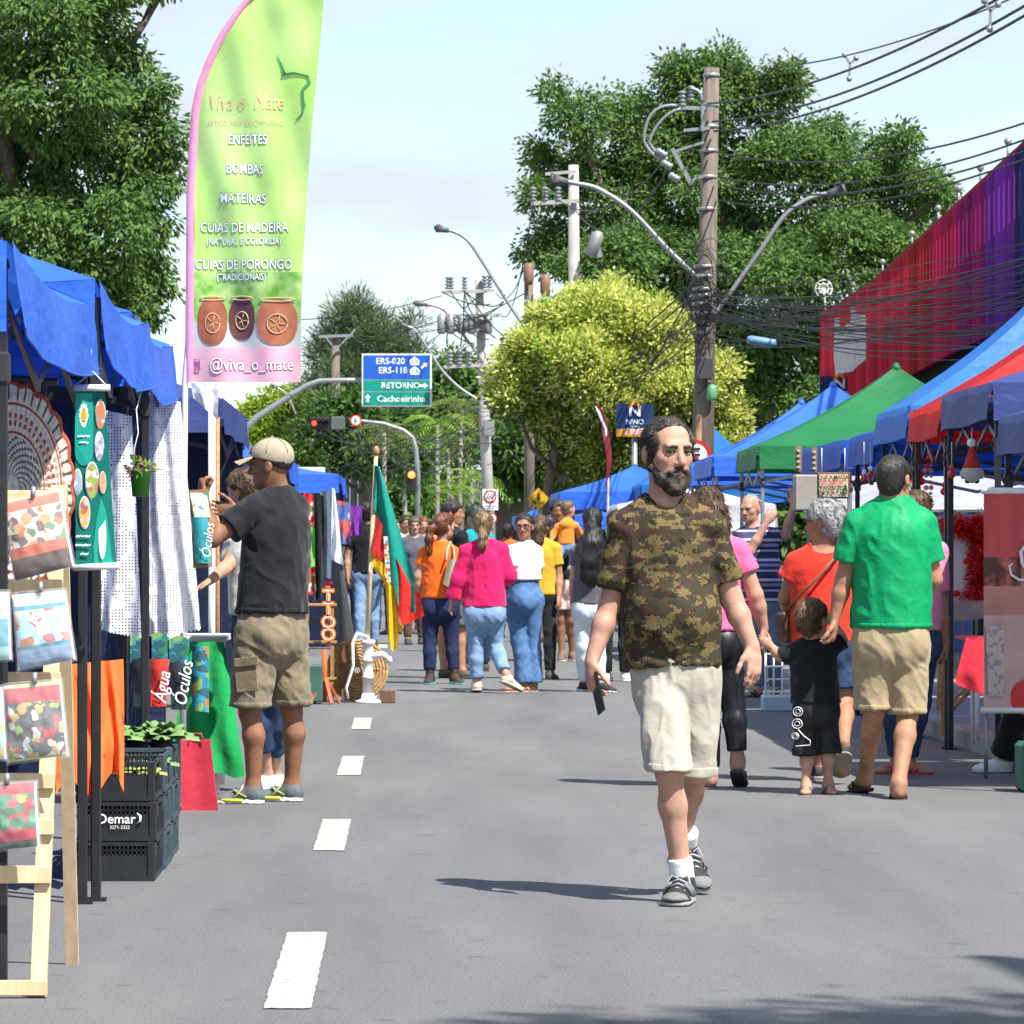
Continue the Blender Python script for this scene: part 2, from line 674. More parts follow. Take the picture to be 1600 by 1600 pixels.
def sdf_mesh(prims, h, cuts=(), smooth=1):
    lo = np.min([np.minimum(p['a'], p['b']) - max(p['ra'], p['rb']) for p in prims if not p['sub']], axis=0) - 3 * h
    hi = np.max([np.maximum(p['a'], p['b']) + max(p['ra'], p['rb']) for p in prims if not p['sub']], axis=0) + 3 * h
    for pt, nr in cuts:                                   # trim the box with axis aligned cuts
        for ax in range(3):
            if nr[ax] > 0.999:
                hi[ax] = min(hi[ax], pt[ax] + 3 * h)
            if nr[ax] < -0.999:
                lo[ax] = max(lo[ax], pt[ax] - 3 * h)
    N = np.ceil((hi - lo) / h).astype(int) + 1
    D = np.full(N, 0.5, dtype=np.float32)
    axs = [lo[i] + h * np.arange(N[i], dtype=np.float32) for i in range(3)]
    for p in prims:
        pad = max(p['ra'], p['rb']) + p['k'] + 2 * h
        a = np.clip(np.floor((np.minimum(p['a'], p['b']) - pad - lo) / h).astype(int), 0, N)
        b = np.clip(np.ceil((np.maximum(p['a'], p['b']) + pad - lo) / h).astype(int) + 1, 0, N)
        if (b - a).min() <= 0:
            continue
        P = np.stack(np.meshgrid(axs[0][a[0]:b[0]], axs[1][a[1]:b[1]], axs[2][a[2]:b[2]], indexing='ij'), -1)
        d = _eval(p, P)
        S = D[a[0]:b[0], a[1]:b[1], a[2]:b[2]]
        k = p['k']
        if p['sub']:
            d = -d
            hh = np.clip(k - np.abs(S - d), 0, None) / k
            S[...] = np.maximum(S, d) + hh * hh * k * .25
        else:
            hh = np.clip(k - np.abs(S - d), 0, None) / k
            S[...] = np.minimum(S, d) - hh * hh * k * .25
    for pt, nr in cuts:
        g = ((axs[0] - pt[0]) * nr[0])[:, None, None] + ((axs[1] - pt[1]) * nr[1])[None, :, None] + ((axs[2] - pt[2]) * nr[2])[None, None, :]
        D = np.maximum(D, g.astype(np.float32))
    # surface nets
    ins = D < 0
    sg = ins.astype(np.int8)
    c = sg[:-1, :-1, :-1] + sg[1:, :-1, :-1] + sg[:-1, 1:, :-1] + sg[1:, 1:, :-1] + sg[:-1, :-1, 1:] + sg[1:, :-1, 1:] + sg[:-1, 1:, 1:] + sg[1:, 1:, 1:]
    act = (c > 0) & (c < 8)
    I = np.argwhere(act)
    idx = np.full(act.shape, -1, dtype=np.int32)
    idx[act] = np.arange(len(I))
    off = np.array([(x, y, z) for x in (0, 1) for y in (0, 1) for z in (0, 1)])
    V = np.stack([D[I[:, 0] + o[0], I[:, 1] + o[1], I[:, 2] + o[2]] for o in off], 1)
    acc = np.zeros((len(I), 3), dtype=np.float32)
    cnt = np.zeros(len(I), dtype=np.float32)
    for i in range(8):
        for j in range(i + 1, 8):
            if np.abs(off[i] - off[j]).sum() != 1:
                continue
            m = (V[:, i] < 0) != (V[:, j] < 0)
            t = V[m, i] / (V[m, i] - V[m, j])
            acc[m] += off[i] + t[:, None] * (off[j] - off[i])
            cnt[m] += 1
    verts = (I + acc / cnt[:, None]) * h + lo
    Q = []
    for ax in range(3):
        s0 = [slice(None)] * 3
        s1 = [slice(None)] * 3
        s0[ax] = slice(0, -1)
        s1[ax] = slice(1, None)
        a, b = ins[tuple(s0)], ins[tuple(s1)]
        E = np.argwhere(a != b)
        u, v = (ax + 1) % 3, (ax + 2) % 3
        E = E[(E[:, u] > 0) & (E[:, v] > 0) & (E[:, u] < N[u] - 1) & (E[:, v] < N[v] - 1)]
        fl = a[E[:, 0], E[:, 1], E[:, 2]]
        q = []
        for du, dv in ((-1, -1), (0, -1), (0, 0), (-1, 0)):
            C = E.copy()
            C[:, u] += du
            C[:, v] += dv
            q.append(idx[C[:, 0], C[:, 1], C[:, 2]])
        q = np.stack(q, 1)
        q[~fl] = q[~fl][:, ::-1]
        Q.append(q)
    Q = np.concatenate(Q)
    Q = Q[(Q >= 0).all(1)]
    for _ in range(smooth):
        verts = _relax(verts, Q)
    return verts.astype(np.float32), Q


def _relax(v, q, w=0.5):
    acc = np.zeros_like(v)
    n = np.zeros(len(v), dtype=v.dtype)
    for i in range(4):
        a, b = q[:, i], q[:, (i + 1) % 4]
        for x in range(3):
            acc[:, x] += np.bincount(a, v[b, x], len(v)) + np.bincount(b, v[a, x], len(v))
        n += np.bincount(a, minlength=len(v)) + np.bincount(b, minlength=len(v))
    return v * (1 - w) + w * acc / np.maximum(n, 1)[:, None]


def vnormals(v, q):
    nr = np.cross(v[q[:, 2]] - v[q[:, 0]], v[q[:, 3]] - v[q[:, 1]])
    out = np.zeros_like(v)
    for i in range(4):
        for x in range(3):
            out[:, x] += np.bincount(q[:, i], nr[:, x], len(v))
    return out / (np.linalg.norm(out, axis=1, keepdims=True) + 1e-9)


def folds(v, q, amp, seed=0, sc=(7, 7, 4), tilt=0.6, fine=0.5):
    """cloth creases: soft ridged noise pushed along the normals"""
    if amp <= 0:
        return v
    w = v.copy()
    w[:, 2] += tilt * v[:, 0]
    w += 0.03 * np.stack([vnoise(v, 9, seed + 5), vnoise(v, 9, seed + 6), vnoise(v, 9, seed + 7)], 1)
    n1 = 1 - 2 * np.abs(vnoise(w, np.array(sc) * 1.2, seed))
    n2 = 1 - 2 * np.abs(vnoise(w, np.array(sc) * 2.9, seed + 1))
    return v + vnormals(v, q) * (amp * (n1 * .75 + fine * n2))[:, None]


SKIN = {}


def skin(name, c):
    if name not in SKIN:
        m = mat("skin_" + name, c, 0.55, 0.14, 26, 0.0012, 110, spec=0.3, tint=True)
        b = m.node_tree.nodes["Principled BSDF"]
        b.inputs["Subsurface Weight"].default_value = 0.12
        b.inputs["Subsurface Radius"].default_value = (0.012, 0.005, 0.003)
        b.inputs["Subsurface Scale"].default_value = 0.6
        SKIN[name] = m
    return SKIN[name]


def hair_mat(name, c, c2):
    return mat("hair_" + name, c, 0.45, 0.3, 30, 0.004, 45, c2=c2, stretch=(4, 4, 0.6), spec=0.45)


UP = np.array((0, 0, 1.0))


def nrm(v):
    v = np.asarray(v, dtype=float)
    return v / (np.linalg.norm(v) + 1e-9)


def hand_prims(w, d, palm, thumb, g=1.0, curl=0.45, fr=0.0088):
    """palm plus four fingers of different lengths and a thumb; w wrist, d along the hand, palm = palm normal, thumb = thumb side"""
    w, d, palm = np.array(w, float), nrm(d), np.array(palm, float)
    palm = nrm(palm - d * (palm @ d))
    t = nrm(np.array(thumb, float) - d * (np.array(thumb) @ d) - palm * (np.array(thumb) @ palm))
    P = [caps(w - d * .01, w + d * .04 * g, .029 * g, .036 * g, .012, palm, .58),
         caps(w + d * .04 * g, w + d * .078 * g, .038 * g, .037 * g, .012, palm, .45)]
    for i, (off, L) in enumerate(((.027, .070), (.009, .079), (-.009, .073), (-.026, .058))):
        p = w + d * (.082 - .003 * abs(i - 1)) * g + t * off * g
        ang = curl * (0.55 + 0.12 * i)
        dd = d + t * off * 0.35 / .03 * .25
        for j, fl in enumerate((.46, .31, .25)):
            dv = nrm(dd * math.cos(ang) + palm * math.sin(ang))
            q = p + dv * L * fl * g
            P.append(caps(p, q, fr * g * (1 - .07 * j), fr * g * (.93 - .07 * j), .004))
            p = q
            ang += curl
    p = w + d * .018 * g + t * .026 * g
    for j, (L, a) in enumerate(((.042, .75), (.034, .5), (.026, .35))):
        dv = nrm(d * math.cos(a) + t * math.sin(a) * .9 + palm * (.25 + .2 * j) * min(1, curl * 1.4))
        q = p + dv * L * g
        P.append(caps(p, q, (.0135, .0105, .0095)[j] * g, (.011, .0098, .0085)[j] * g, .008))
        p = q
    return P


def foot_frame(ank, toe_dir, lift, g):
    d = nrm(np.array((toe_dir[0], toe_dir[1], 0.0)))
    heel = np.array((ank[0], ank[1], 0.0)) - d * .052 * g + UP * lift
    toe = heel + d * .25 * g
    toe[2] = 0.0 if lift >= 0 else -lift
    if lift < 0:
        heel[2] = 0.0
    d3 = nrm(toe - heel)
    side = nrm(np.cross(d3, UP))
    up = np.cross(side, d3)
    return heel, d3, side, up


def foot_prims(ff, g, extra=0.0):
    heel, d, s, u = ff
    e = extra
    return [ell(heel + d * .045 * g + u * (.036 * g), (.042 * g + e, .034 * g + e, .036 * g + e), (d, s, u), .02),
            caps(heel + d * .06 * g + u * .055 * g, heel + d * .18 * g + u * .026 * g, .034 * g + e, .028 * g + e, .03, u, .9),
            ell(heel + d * .195 * g + u * .02 * g, (.058 * g + e, .044 * g + e, .021 * g + e), (d, s, u), .02)]


def head_prims(C, f, r, u, g=1.0, female=False, nose=1.0):
    C = np.array(C, float)
    T = lambda x, y, z: C + r * (x * g) + f * (y * g) + u * (z * g)
    j = .9 if female else 1.0
    ax = (r, f, u)
    P = [ell(T(0, -.014, .034), (.077 * g, .097 * g, .086 * g), ax, .02),
         ell(T(0, .016, -.03), (.064 * g * j, .076 * g, .083 * g), ax, .03),
         ell(T(0, .03, -.078), (.05 * g * j, .05 * g, .038 * g), ax, .03),
         ell(T(0, .068, -.101), (.02 * g, .018 * g, .016 * g), ax, .022),
         caps(T(-.04, .079, .024), T(.04, .079, .024), .011 * g, .011 * g, .02),
         caps(T(0, .086, .012), T(0, .108 * (1 + .05 * (nose - 1)), -.033), .0085 * g, .0135 * g * nose, .012),
         ell(T(-.012, .096, -.038), (.009 * g, .01 * g, .008 * g), ax, .006),
         ell(T(.012, .096, -.038), (.009 * g, .01 * g, .008 * g), ax, .006),
         ell(T(-.042, .055, -.022), (.022 * g, .022 * g, .02 * g), ax, .02),
         ell(T(.042, .055, -.022), (.022 * g, .022 * g, .02 * g), ax, .02),
         ell(T(-.032, .099, .003), (.017 * g, .014 * g, .0105 * g), ax, .012, sub=True),
         ell(T(.032, .099, .003), (.017 * g, .014 * g, .0105 * g), ax, .012, sub=True),
         caps(T(-.02, .084, -.066), T(.02, .084, -.066), .006 * g, .006 * g, .006),
         caps(T(-.016, .084, -.078), T(.016, .084, -.078), .0075 * g, .0075 * g, .006)]
    for sgn in (-1, 1):
        P.append(ell(T(sgn * .079, -.014, -.008), (.010 * g, .021 * g, .033 * g), ax, .008))
        P.append(ell(T(sgn * .09, -.008, -.004), (.006 * g, .011 * g, .018 * g), ax, .006, sub=True))
    return P, T


def set_part(name, prims, h, m, parent, cuts=(), fold=0.0, seed=0, sc=(7, 7, 4), smooth=1, base=None, noise=None, tint=None, tilt=.6, strands=None):
    v, q = sdf_mesh(prims, h, cuts, smooth)
    if fold:
        v = folds(v, q, fold, seed, sc, tilt)
    if noise:
        amp, scl, sd = noise
        v = v + vnormals(v, q) * (amp * vnoise(v, scl, sd))[:, None]
    if strands:                                       # fine locks lying along the surface
        Rn = np.random.RandomState(seed + 17)
        nv = vnormals(v, q)
        i = Rn.randint(0, len(v), strands['n'])
        p, n_ = v[i], nv[i]
        d = strands['f'] * strands['flow'][0] + strands['u'] * strands['flow'][1] + Rn.normal(size=(len(i), 3)) * .28
        low = ((p - strands['C']) @ strands['u'] < -.06)
        d[low] = -strands['u'] + Rn.normal(size=(low.sum(), 3)) * .15
        d = d - n_ * (d * n_).sum(1)[:, None] * .97
        d /= np.linalg.norm(d, axis=1, keepdims=True) + 1e-6
        sd = np.cross(d, n_)
        sd /= np.linalg.norm(sd, axis=1, keepdims=True) + 1e-6
        L = (strands['L'] * (.5 + Rn.rand(len(i))))[:, None]
        w = strands['w']
        k = np.stack([p - sd * w, p + sd * w, p + d * L * .6 + n_ * .002 + sd * w * .6, p + d * L + n_ * .0005 - sd * w * .2], 1).reshape(-1, 3)
        q = np.concatenate([q, np.arange(len(k)).reshape(-1, 4) + len(v)])
        v = np.concatenate([v, k])
    colr = None
    if tint is not None:
        colr = np.ones((len(v), 4), dtype=np.float32)
        tint(v, colr)
    me = np_mesh(name, v, q, m, colors=colr)
    return link_mesh(name, me, parent)


def person(label, Y, J, face=(0, -1, 0), front=(0, -1, 0), sk=None, h=.008, g=1.0, bd=1.0, W=None, top=None, bot=None, feet=None, hair=None,
           female=False, cat="person", group=None, hands=None, lifts=(0, 0), toes=None, seed=0, eyes=False, brow=None, limbs=1.0, hg=None, under=True, facial=None):
    """one figure.  J: joints in photo pixels (px, py, metres behind Y); a = limb on the left of the picture, b = on the right"""
    W = dict(dict(ch=.155, wa=.135, hp=.155, dch=.66, dwa=.74, dhp=.78, belly=0, bust=0, butt=.0, sh=.05), **(W or {}))
    X = {}
    for k_, p in J.items():
        X[k_] = np.array(at(p[0], p[1], Y + (p[2] if len(p) > 2 else 0.0)))
    fr = nrm(front)
    fc = nrm(face)
    hg = hg or g
    for n_, li in (('aa', lifts[0]), ('ab', lifts[1])):
        X[n_][2] = .082 * g + max(li, 0) * .9
    base = Vector(((X['aa'][0] + X['ab'][0]) / 2, (X['aa'][1] + X['ab'][1]) / 2, 0))
    root = thing("person", label, cat, base, group)
    r_ = nrm(np.cross(fc, UP))
    u_ = np.cross(r_, fc)
    hipc = (X['ha'] + X['hb']) / 2
    Tv = X['neck'] - hipc
    wst, chs, uch = hipc + Tv * .36, hipc + Tv * .70, hipc + Tv * .88
    q = g * bd
    ch, wa, hp = W['ch'] * g, W['wa'] * g, W['hp'] * g
    torso = [caps(hipc - Tv * .03, wst, hp, wa, .025, fr, W['dhp']),
             caps(wst, chs, wa, ch, .03, fr, W['dwa']),
             caps(chs, uch, ch, ch * .72, .03, fr, W['dch'])]
    sh_r = W['sh'] * g
    shd = [caps(X['sa'], X['neck'] - UP * .005, sh_r, sh_r * 1.05, .035, fr, .95), caps(X['sb'], X['neck'] - UP * .005, sh_r, sh_r * 1.05, .035, fr, .95)]
    side = nrm(np.cross(fr, UP))
    if W['belly']:
        torso.append(ell(hipc + Tv * .32 + fr * wa * .35, (wa * .92, wa * .62 + W['belly'], .15 * g), (side, fr, UP), .05))
    if W['bust']:
        for sg_ in (-1, 1):
            torso.append(ell(hipc + Tv * .66 + fr * ch * .55 + side * sg_ * .075 * g, (.07 * g, W['bust'], .075 * g), (side, fr, UP), .04))
    if W['butt']:
        for sg_ in (-1, 1):
            torso.append(ell(hipc - UP * .03 - fr * hp * .42 + side * sg_ * .075 * g, (.092 * g, W['butt'], .10 * g), (side, fr, UP), .05))
    la = limbs * g
    ua, fa, th, sn = [], [], [], []
    for c in 'ab':
        s, e, w = X['s' + c], X['e' + c], X['w' + c]
        ua += [caps(s, e, .052 * la, .041 * la, .03)]
        fa += [caps(e, e + (w - e) * .35, .041 * la, .042 * la, .02), caps(e + (w - e) * .35, w, .042 * la, .027 * la, .02)]
        hpj, kn, an = X['h' + c], X['k' + c], X['a' + c]
        th += [caps(hpj, kn, .086 * la, .050 * la, .03)]
        fk = nrm(np.cross(np.cross(kn - hpj, fr), kn - an)) if False else fr
        calf = kn + (an - kn) * .32 - fr * .018 * g
        sn += [caps(kn, calf, .048 * la, .050 * la, .03), caps(calf, an, .050 * la, .033 * la, .03)]
    hp_, T = head_prims(X['head'], fc, r_, u_, hg, female)
    nk = [caps(X['neck'] - UP * .03, T(0, -.022, -.05), .058 * g * (.86 if female else 1), .053 * hg * (.86 if female else 1), .03)]
    hnd = []
    hands = hands or {}
    for c in 'ab':
        e, w = X['e' + c], X['w' + c]
        d = nrm(w - e)
        cen = (hipc + X['neck']) / 2
        inward = nrm((cen - w) * np.array((1, 1, 0)))
        dd, pl, tb, cu = hands.get(c, (None, None, None, .4))
        hnd += hand_prims(w, d if dd is None else dd, inward if pl is None else pl, fr if tb is None else tb, la * .98 if not female else la * .9, cu, .0088 if h < .0075 else .0105)
    toes = toes or {}
    FF, fts = {}, []
    for i, c in enumerate('ab'):
        td = toes.get(c, (fr[0], fr[1]))
        FF[c] = foot_frame(X['a' + c], td, lifts[i], g)
        fts += foot_prims(FF[c], g, 0)
        hl, d3, sd, up = FF[c]
        an = hl + d3 * .052 * g + up * .082 * g
        fts.append(caps(an, hl + d3 * .06 * g + up * .045 * g, .037 * la, .034 * g, .03))
    allp = torso + shd + ua + fa + th + sn + nk + hp_ + hnd + fts
    sc_ = X['head']

    def body_tint(v, colr):
        lp = np.linalg.norm((v - T(0, .09, -.071)) @ np.stack([r_ / .026, fc / .02, u_ / .0105], 1), axis=1)
        m = np.clip(1.25 - lp, 0, 1)[:, None]
        colr[:, :3] *= 1 - m * np.array((.18, .45, .42))
        ck = np.minimum(np.linalg.norm(v - T(-.045, .06, -.03), axis=1), np.linalg.norm(v - T(.045, .06, -.03), axis=1))
        ck = np.minimum(ck, np.linalg.norm(v - T(0, .108, -.035), axis=1))
        m = np.clip(1 - ck / (.04 * hg), 0, 1)[:, None]
        colr[:, :3] *= 1 - m * np.array((0, .16, .16))
        if facial:
            facial(v, colr, T, r_, fc, u_)
    body = set_part("body", allp, h, sk or skin("tan", (.42, .235, .155)), root, cuts=[((0, 0, .002), (0, 0, -1))], smooth=1, tint=body_tint)
    R = dict(root=root, X=X, T=T, r=r_, u=u_, f=fc, fr=fr, FF=FF, hipc=hipc, chest=chs, body=body, g=g, side=side)
    hz = lambda py, dy=0: HC - (py - VY) * (Y + dy) / F
    # ---- top
    if top:
        i_ = top.get('infl', .014)
        prims = [infl(p, i_) for p in torso] + [infl(p, i_ * .75) for p in shd]
        hem = hz(top['hem'])
        hw = max(top.get('hemw', max(wa, hp) + .02), hp + (bot or {}).get('infl', .014) + .012)
        if top.get('loose', True):
            prims.append(caps(chs + Tv * .03, np.array((hipc[0] + top.get('hemx', 0), hipc[1], hem - .1)), ch + i_ * .6, hw, .025, fr, max(top.get('dep', .72), W['dhp'] + .05)))
        sl = top.get('sleeve', .6)
        srad = top.get('srad', .062)
        for c in 'ab':
            s, e, w = X['s' + c], X['e' + c], X['w' + c]
            if sl <= 0:
                continue
            if sl <= 1:
                d = nrm(e - s)
                end = s + (e - s) * sl
                prims.append(caps(s, s + (e - s) * (sl + .35), .06 * la, srad * la * top.get('sflare', 1.05), .022, cut=[(end, d)]))
            else:
                prims.append(caps(s, e, .062 * la, srad * la, .04))
                d = nrm(w - e)
                end = e + (w - e) * (sl - 1)
                prims.append(caps(e, e + (w - e) * (sl - 1 + .3), srad * la, srad * la * top.get('sflare', .8), .03, cut=[(end, d)]))
        nr = top.get('neck', .062)
        npos = X['neck'] + fr * top.get('nfwd', .015) + UP * top.get('nup', .045)
        prims.append(caps(npos - UP * .02, npos + UP * .12 + fr * .02, nr * g, nr * 1.3 * g, .01, sub=True))
        if top.get('vneck'):
            prims.append(caps(npos, npos + fr * .12 - UP * top['vneck'], nr * g, .01, .01, sub=True))
        cz = [((0, 0, hem), (0, 0, -1))]
        if top.get('tilt'):
            tx = top['tilt']
            cz = [((hipc[0], 0, hem), tuple(nrm((tx, 0, -1))))]
        R['top'] = set_part(top.get('name', "shirt"), prims, h, top['m'], root, cuts=cz, fold=top.get('fold', .006), seed=seed + 3, sc=top.get('sc', (6, 6, 4)))
        if h < .007:                                      # stitched hem
            set_part("hem_band", [infl(p_, .0028) if not p_['sub'] else p_ for p_ in prims], h, top['m'], R['top'], cuts=cz + [((0, 0, hem + .022), (0, 0, 1))], fold=top.get('fold', .006), seed=seed + 3, sc=top.get('sc', (6, 6, 4)))
        if top.get('rib', True) and h < .0095:
            rb = MB()
            rr_ = nr * g * 1.03
            cc = npos - UP * .012
            ring = []
            for t in np.linspace(0, 2 * math.pi, 25):
                pp = cc + side * (rr_ * math.cos(t)) + fr * (rr_ * math.sin(t))
                best = min(abs(_eval(p_, np.array([pp], dtype=np.float32))[0]) for p_ in prims[:-1] if not p_['sub'])
                for zz in np.arange(.10, -.12, -.004):
                    qq = pp + UP * zz
                    dmin = min(_eval(p_, np.array([qq], dtype=np.float32))[0] for p_ in prims if not p_['sub'])
                    if dmin < .004:
                        pp = qq
                        break
                ring.append(pp)
            rb.tube(ring, .006 * g, 6, cap=False)
            rb.build("collar", top.get('ribm', top['m']), R['top'])
    # ---- bottom
    if bot:
        i_ = bot.get('infl', .014)
        wz = hz(top['hem']) + .035 if top else hipc[2] + .13 * g
        prims = [infl(torso[0], i_, k=.02)] + [infl(p, i_ * .8) for p in torso[3:] if W['butt'] and p['t'] == 'e' and p['a'][2] < hipc[2]]
        hm = bot.get('hem')
        for i, c in enumerate('ab'):
            hpj, kn, an = X['h' + c], X['k' + c], X['a' + c]
            if hm:
                z = hz(hm[i] if isinstance(hm, (list, tuple)) else hm)
                rr = bot.get('rhem', .085) * la
                z0 = max(z, kn[2] + .01)
                dkn = kn + (kn - hpj) * .15
                prims.append(caps(hpj, dkn, .093 * la + i_ * .6, rr, .016, cut=[((0, 0, z), (0, 0, -1))]))
                if z < kn[2]:
                    prims.append(caps(kn, an, rr, rr * bot.get('taper', .95), .03, cut=[((0, 0, z), (0, 0, -1))]))
            else:
                rk, ra = bot.get('rk', .057) * la + i_ * .5, bot.get('ra', .044) * la + i_ * .5
                prims.append(caps(hpj, kn, .088 * la + i_, rk, .02))
                d = nrm(an - kn)
                cut_pt = an - d * bot.get('up', .02) * g
                md = kn + (an - kn) * .32 - fr * .016 * g
                rm = max(rk * .97, .051 * la + i_ * .4 + .007)
                prims.append(caps(kn, md, rk, rm, .02))
                prims.append(caps(md, an + d * .1, rm, ra, .02, cut=[(cut_pt, d)]))
        R['bot'] = set_part(bot.get('name', "trousers"), prims, h, bot['m'], root, cuts=[((0, 0, wz), (0, 0, 1))], fold=bot.get('fold', .006), seed=seed + 9, sc=bot.get('sc', (6, 6, 6)), tilt=bot.get('tilt', .8))
        if h < .007 and hm:
            for i, c in enumerate('ab'):
                z = hz(hm[i])
                pl_ = [dict(infl(p_, .003), cut=[((0, 0, z), (0, 0, -1)), ((0, 0, z + .026), (0, 0, 1))]) for p_ in prims if p_['cut'] and abs(p_['cut'][0][0][2] - z) < 1e-6]
                set_part("hem_band", pl_, h, bot['m'], R['bot'], fold=bot.get('fold', .006), seed=seed + 9, sc=bot.get('sc', (6, 6, 6)), tilt=bot.get('tilt', .8))
    # ---- shoes
    if feet:
        hs = min(h, .007)
        for i, c in enumerate('ab'):
            hl, d, s, u = FF[c]
            if feet['kind'] == 'shoe':
                pr = [infl(p, .009) for p in foot_prims(FF[c], g)]
                an = hl + d * .052 * g + u * .05 * g
                tp = an + u * feet.get('collar', .04) * g
                pr.append(caps(an, tp + u * .04, .045 * g, .042 * g, .02, cut=[(tp, u)]))
                sh = set_part("shoe", pr, hs, feet['m'], root, cuts=[(hl + u * .012, tuple(-u))], smooth=1)
                so = [caps(hl + d * .045 * g, hl + d * .205 * g, .043 * g + .009, .047 * g + .009, .02, u, .75)]
                set_part("sole", so, hs, feet['sole'], sh, cuts=[(hl + u * feet.get('sh', .028), tuple(u)), (hl + u * .003, tuple(-u))], smooth=0)
                R['shoe' + c] = sh
            else:
                so = [caps(hl + d * .04 * g, hl + d * .21 * g, .042 * g, .048 * g, .02, u, .8)]
                sd_ = set_part("sandal", so, hs, feet['m'], root, cuts=[(hl + u * .004, tuple(u)), (hl - u * .016, tuple(-u))], smooth=0)
                st = MB()
                tp = hl + d * .19 * g + u * .02
                for sg_ in (-1, 1):
                    a_ = hl + d * .115 * g + s * sg_ * .043 * g
                    b_ = hl + d * .15 * g + s * sg_ * .034 * g + u * .042 * g
                    c_ = hl + d * .185 * g + s * sg_ * .008 * g + u * .04 * g
                    st.tube([a_, b_, c_, hl + d * .2 * g + u * .006], .0065, 6)
                if feet['kind'] == 'sandal':
                    for tt, hh in ((.05, .07), (.11, .07), (.165, .047)):
                        st.tube([hl + d * tt * g + s * .045 * g, hl + d * (tt + .005) * g + s * .034 * g + u * hh * .8 * g, hl + d * tt * g + u * hh * g, hl + d * (tt + .005) * g - s * .034 * g + u * hh * .8 * g, hl + d * tt * g - s * .045 * g], .008, 6)
                st.build("strap", feet.get('strap', feet['m']), sd_)
    # ---- hair
    if hair:
        hh = hair
        hn = max(min(h, .008), .005)
        pr = []
        th_ = hh.get('th', .013)
        sk_ = hp_[0]
        ax = (r_, fc, u_)
        hl_f, hl_u = hh.get('line', (.088, .07))
        np_f, np_u = hh.get('nape', (-.06, -.075))
        A_, B_ = T(0, hl_f, hl_u), T(0, np_f, np_u)
        pn = nrm(np.cross(r_, B_ - A_))
        if pn @ u_ > 0:
            pn = -pn
        pr.append(infl(sk_, th_, cut=[(A_, tuple(pn))], k=.012))
        if hh.get('back', True):
            pr.append(ell(T(0, -.05, -.02), (.066 * hg + th_ * .5, .058 * hg + th_ * .5, .075 * hg), ax, .02, cut=[(T(0, -.005, 0), tuple(fc))]))
        for ptsr in hh.get('chains', []):
            pts, rad = ptsr
            P3 = [T(*p) if len(p) == 3 else np.array(at(p[0], p[1], Y + p[3])) for p in pts]
            rad = rad if isinstance(rad, (list, tuple)) else [rad] * len(P3)
            for a_, b_, r1, r2 in zip(P3, P3[1:], rad, rad[1:]):
                pr.append(caps(a_, b_, r1 * hg, r2 * hg, .02))
        pr.append(ell(T(0, .085, -.04), (.058 * hg, .05 * hg, .09 * hg), ax, .02, sub=True))
        if hh.get('temples'):
            for sg_ in (-1, 1):
                pr.append(ell(T(sg_ * .068, .012, .030), (.014 * hg, .042 * hg, .044 * hg), ax, .015))
                pr.append(caps(T(sg_ * .072, .02, .02), T(sg_ * .074, .012, -.03), .012 * hg, .009 * hg, .012))
        if hh.get('ears', True):
            for sg_ in (-1, 1):
                pr.append(ell(T(sg_ * .088, -.006, -.012), (.022 * hg, .026 * hg, .036 * hg), ax, .01, sub=True))
        R['hair'] = set_part("hair", pr, hn, hh['m'], root, noise=(hh.get('n', .007), hh.get('nsc', (60, 60, 22)), seed), smooth=1,
                             strands=dict(n=hh.get('strands', 1600 if h < .008 else 700), L=hh.get('sl', .04), w=.0022 if h < .008 else .004, C=X['head'], f=fc, u=u_, flow=hh.get('flow', (-.8, -.5))))
    if eyes:
        for sg_ in (-1, 1):
            e_ = MB()
            e_.ball(T(sg_ * .032, .0760, .002), .0130 * hg, 0)
            e_.ball(T(sg_ * .032 + eyes[0], .0865, .003), .0062 * hg, 1)
            e_.build("eye", [mat("eye_white", (.42, .38, .35), .25, .05), mat("iris", (.03, .018, .01), .2, .1)], root)
            lid = MB()
            lid.tube([T(sg_ * .0165, .0850, .004), T(sg_ * .025, .0905, .0085), T(sg_ * .036, .0895, .0085), T(sg_ * .048, .0795, .003)], (.0042 if h < .007 else .0018) * hg, 6)
            lid.build("eyelid", mat("lash_line", (.06, .03, .02), .6, .1), root)
            br = MB()
            br.tube([T(sg_ * .012, .0925, .0195), T(sg_ * .03, .0935, .0225), T(sg_ * .05, .0785, .019)], [.0058 * hg, .0056 * hg, .0028 * hg], 6)
            br.build("eyebrow", brow or hair['m'], root)
    return R

